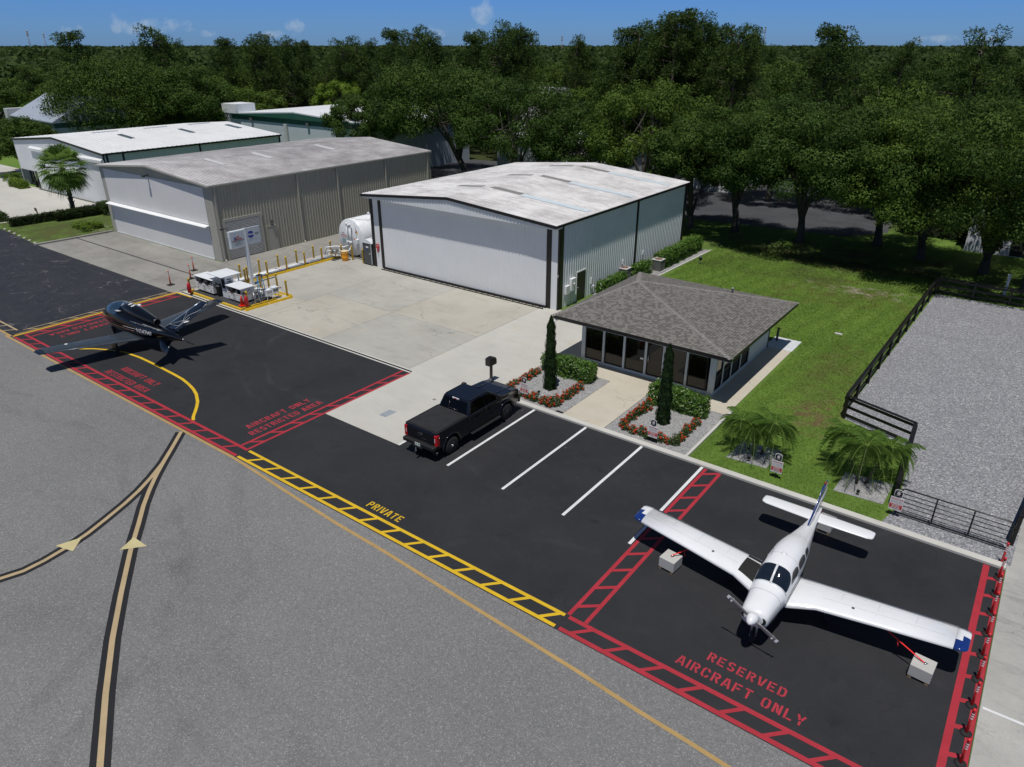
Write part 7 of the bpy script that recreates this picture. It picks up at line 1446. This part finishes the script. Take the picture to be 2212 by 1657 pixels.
for x, y, l in ((-19.45, 28.2, 'small black spotlight aimed at the cypress nearer the driveway'), (-8.0, 28.35, 'small black spotlight under the palms nearer the office'), (-3.4, 28.5, 'small black spotlight under the palms by the gate')):
    t = thing('garden_spotlight', l, 'lamp', (x, y, .015)); MB().tube([(0, 0, 0), (0, 0, .12)], .012, 6).build('stake', BLK, t); MB().box(-.06, -.05, .12, .06, .06, .23).build('head', BLK, t, bevel=.01)
# air conditioners
for x, y, l in ((-25.9, 49.2, 'air conditioner nearer the office roof beside the white hangar'), (-24.85, 53.1, 'air conditioner between the two hedges by the white hangar')):
    t = thing('air_conditioner', l, 'air conditioner', (x+.0, y, 0)); MB().box(-.5, -.5, 0, .5, .5, .1).build('pad', CK, t); MB().box(-.4, -.4, .1, .4, .4, .98).build('coil', mat('coil_grey', (.10, .10, .10), .6), t, bevel=.04)
    s = MB()
    for i in range(10): s.box(-.415, -.415, .16+i*.08, .415, .415, .18+i*.08)
    s.build('louvre', mat('louvre_grey', (.22, .22, .21), .5), t); tp_ = MB()
    tp_.prism([(-.44, -.44), (.44, -.44), (.44, .44), (-.44, .44)], 'z', .981, 1.05); tp_.build('top_pan', mat('ac_top', (.45, .45, .43), .5), t, bevel=.02); MB().lathe([(.32, 1.051), (.32, 1.075), (.27, 1.09), (.02, 1.056)], n=20).build('fan_guard', mat('fan_rust', (.16, .09, .06), .7), t)
t = thing('garden_tap', 'wooden post with a black valve behind the office side path', 'tap', (-11.8, 43.6, 0)); MB().box(-.06, -.06, 0, .06, .06, .8).build('post', mat('grey_wood', (.13, .12, .10), .9), t); MB().tube([(-.2, 0, .86), (.2, 0, .86)], .02, 6).lathe([(.05, .8), (.05, .92)], n=8).build('valve', BLK, t)
t = thing('path_light', 'small lamp post on the lawn at the end of the far hedge', 'lamp', (-22.9, 57.2, 0)); MB().tube([(0, 0, 0), (0, 0, .75)], .04, 8).build('post', WHD, t); MB().box(-.1, -.1, .35, .1, .1, .62).build('lantern', BLK, t); MB().lathe([(.07, .75), (.07, .85)], n=8).build('cap', WHD, t)
t = thing('utility_post', 'white square post standing on the grass behind the far fence', 'post', (-1.2, 63.2, 0)); MB().box(-.09, -.09, 0, .09, .09, 1.5).build('post', WHD, t); MB().box(-.12, -.12, 1.501, .12, .12, 1.56).build('cap', WHD, t)
top(MB().box(-9.2, 47.1, .0, -8.75, 47.3, .06).build('valve_cover', mat('pale_cover', (.5, .5, .5), .6)), 'pale flat valve cover lying in the lawn', 'cover')
t = thing('post_sign', 'small brown post sign behind the dark hedge on the left', 'sign', (-86.9, 30.6, 0)); MB().box(-.05, -.05, 0, .05, .05, 1.1).build('post', mat('brown_wood', (.10, .07, .05), .9), t); MB().box(-.3, -.07, .9, .3, -.051, 1.25).build('panel', bpy.data.materials['brown_wood'], t)
for i in range(7): a = i/6; top(MB().lathe([(.14, 0), (.15, .08), (.1, .16), (.02, .18)], n=9).build('edging_stone', CT, loc=(-84.4+a*8.4, 26.42-a*.55, 0)), 'rounded pale edging stone along the older asphalt on the left, %s from the left' % ORD[i], 'stone', 'edging stones on the left')
# board fence round the gravel lot
def fence(label, pts, posts=2.5, h=1.25, rails=(.18, .62, 1.06), m=BLK, cap=True):
    t = thing('board_fence', label, 'fence', (*pts[0], 0)); of = (*pts[0], 0)
    for (x0, y0), (x1, y1) in zip(pts[:-1], pts[1:]):
        d = Vector((x1-x0, y1-y0, 0)); L_ = d.length; d.normalize(); n = Vector((-d.y, d.x, 0)); k = max(1, round(L_/posts))
        for i in range(k+1):
            if i == 0 and (x0, y0) != pts[0]: continue
            c = Vector((x0, y0, 0))+d*(L_*i/k); MB().box(c.x-.065, c.y-.065, 0, c.x+.065, c.y+.065, h).build('post', m, t, off=of)
        for r in rails:
            a = Vector((x0, y0, 0))+n*.09; b = Vector((x1, y1, 0))+n*.09; w = n*.018; M = MB(); M.hexa([tuple(a-w+Vector((0, 0, r-.07))), tuple(b-w+Vector((0, 0, r-.07))), tuple(b+w+Vector((0, 0, r-.07))), tuple(a+w+Vector((0, 0, r-.07))), tuple(a-w+Vector((0, 0, r+.07))), tuple(b-w+Vector((0, 0, r+.07))), tuple(b+w+Vector((0, 0, r+.07))), tuple(a+w+Vector((0, 0, r+.07)))]); M.build('rail', m, t, off=of)
        a = Vector((x0, y0, h)); b = Vector((x1, y1, h)); w = n*.09
        if cap: MB().hexa([tuple(a-w), tuple(b-w), tuple(b+w), tuple(a+w), tuple(a-w+Vector((0, 0, .03))), tuple(b-w+Vector((0, 0, .03))), tuple(b+w+Vector((0, 0, .03))), tuple(a+w+Vector((0, 0, .03)))]).build('cap_rail', m, t, off=of)
    return t
fence('black board fence running up the lawn side of the gravel lot', [(-5.72, 35.4), (-5.45, 60.3)], 2.5)
fence('black board fence crossing the far end of the gravel lot', [(-5.3, 60.5), (3.9, 60.4)], 2.6)
fence('short black board fence stepping back behind the palms to the gate', [(-5.65, 35.3), (-2.45, 34.2), (-2.05, 28.35)], 2.4)
fence('black board fence along the road side of the gravel lot', [(2.05, 28.5), (2.9, 38), (3.4, 60.0)], 2.4)
gt_ = thing('field_gate', 'black tubular steel field gate closing the gravel lot', 'gate', (-1.85, 27.98, 0)); z0, z1, Lg = .12, 1.25, 3.75; M = MB()
M.tube([(0, 0, z0), (0, 0, z1-.1), (.1, 0, z1), (Lg-.15, 0, z1), (Lg-.04, 0, z1-.04), (Lg, 0, z1-.15), (Lg, 0, z0), (0, 0, z0)], .03, 8); M.build('frame', BLK, gt_)
for i in range(1, 6): MB().tube([(0, 0, z0+(z1-z0)*i/6*.97), (Lg, 0, z0+(z1-z0)*i/6*.97)], .016, 6).build('bar', BLK, gt_)
for i in (1, 2): MB().tube([(Lg*i/3, -.02, z0), (Lg*i/3, -.02, z1)], .03, 8).build('brace', BLK, gt_)
# distant masts
def mast(label, px, py, d, w=1.0):
    x, y = polar(px, d); h = ztop(py, d); t = thing('radio_mast', label, 'mast', (x, y, 0)); M = MB(); s = w
    for a in range(3): c, q = math.cos(a*2.094)*s, math.sin(a*2.094)*s; M.tube([(c, q, 0), (c*.6, q*.6, h)], .16*w, 4)
    n = int(h/3)
    for i in range(n):
        z = h*i/n; f = 1-.4*i/n
        for a in range(3): M.tube([(math.cos(a*2.094)*s*f, math.sin(a*2.094)*s*f, z), (math.cos((a+1)*2.094)*s*f, math.sin((a+1)*2.094)*s*f, z+h/n)], .07*w, 3)
    M.build('lattice', mat('mast_grey', (.32, .30, .30), .6) if 'mast_grey' not in bpy.data.materials else bpy.data.materials['mast_grey'], t, fix=False)
    for z in (.97, .9, .84): MB().lathe([(.9*w, h*z), (.9*w, h*z+1.6*w)], n=8).build('antenna', bpy.data.materials['mast_grey'], t)
mast('lattice mast farthest left on the horizon', 96, 73, 1500, 1.6); mast('thin lattice mast second from the left on the horizon', 129, 77, 1600, 1.3); mast('mast on the horizon just right of the middle pines', 1210, 79, 900, .9); mast('mast with red bands right of the tallest pines', 1632, 60, 900, .9); mast('guyed mast farthest right on the horizon', 1802, 58, 1000, .9)
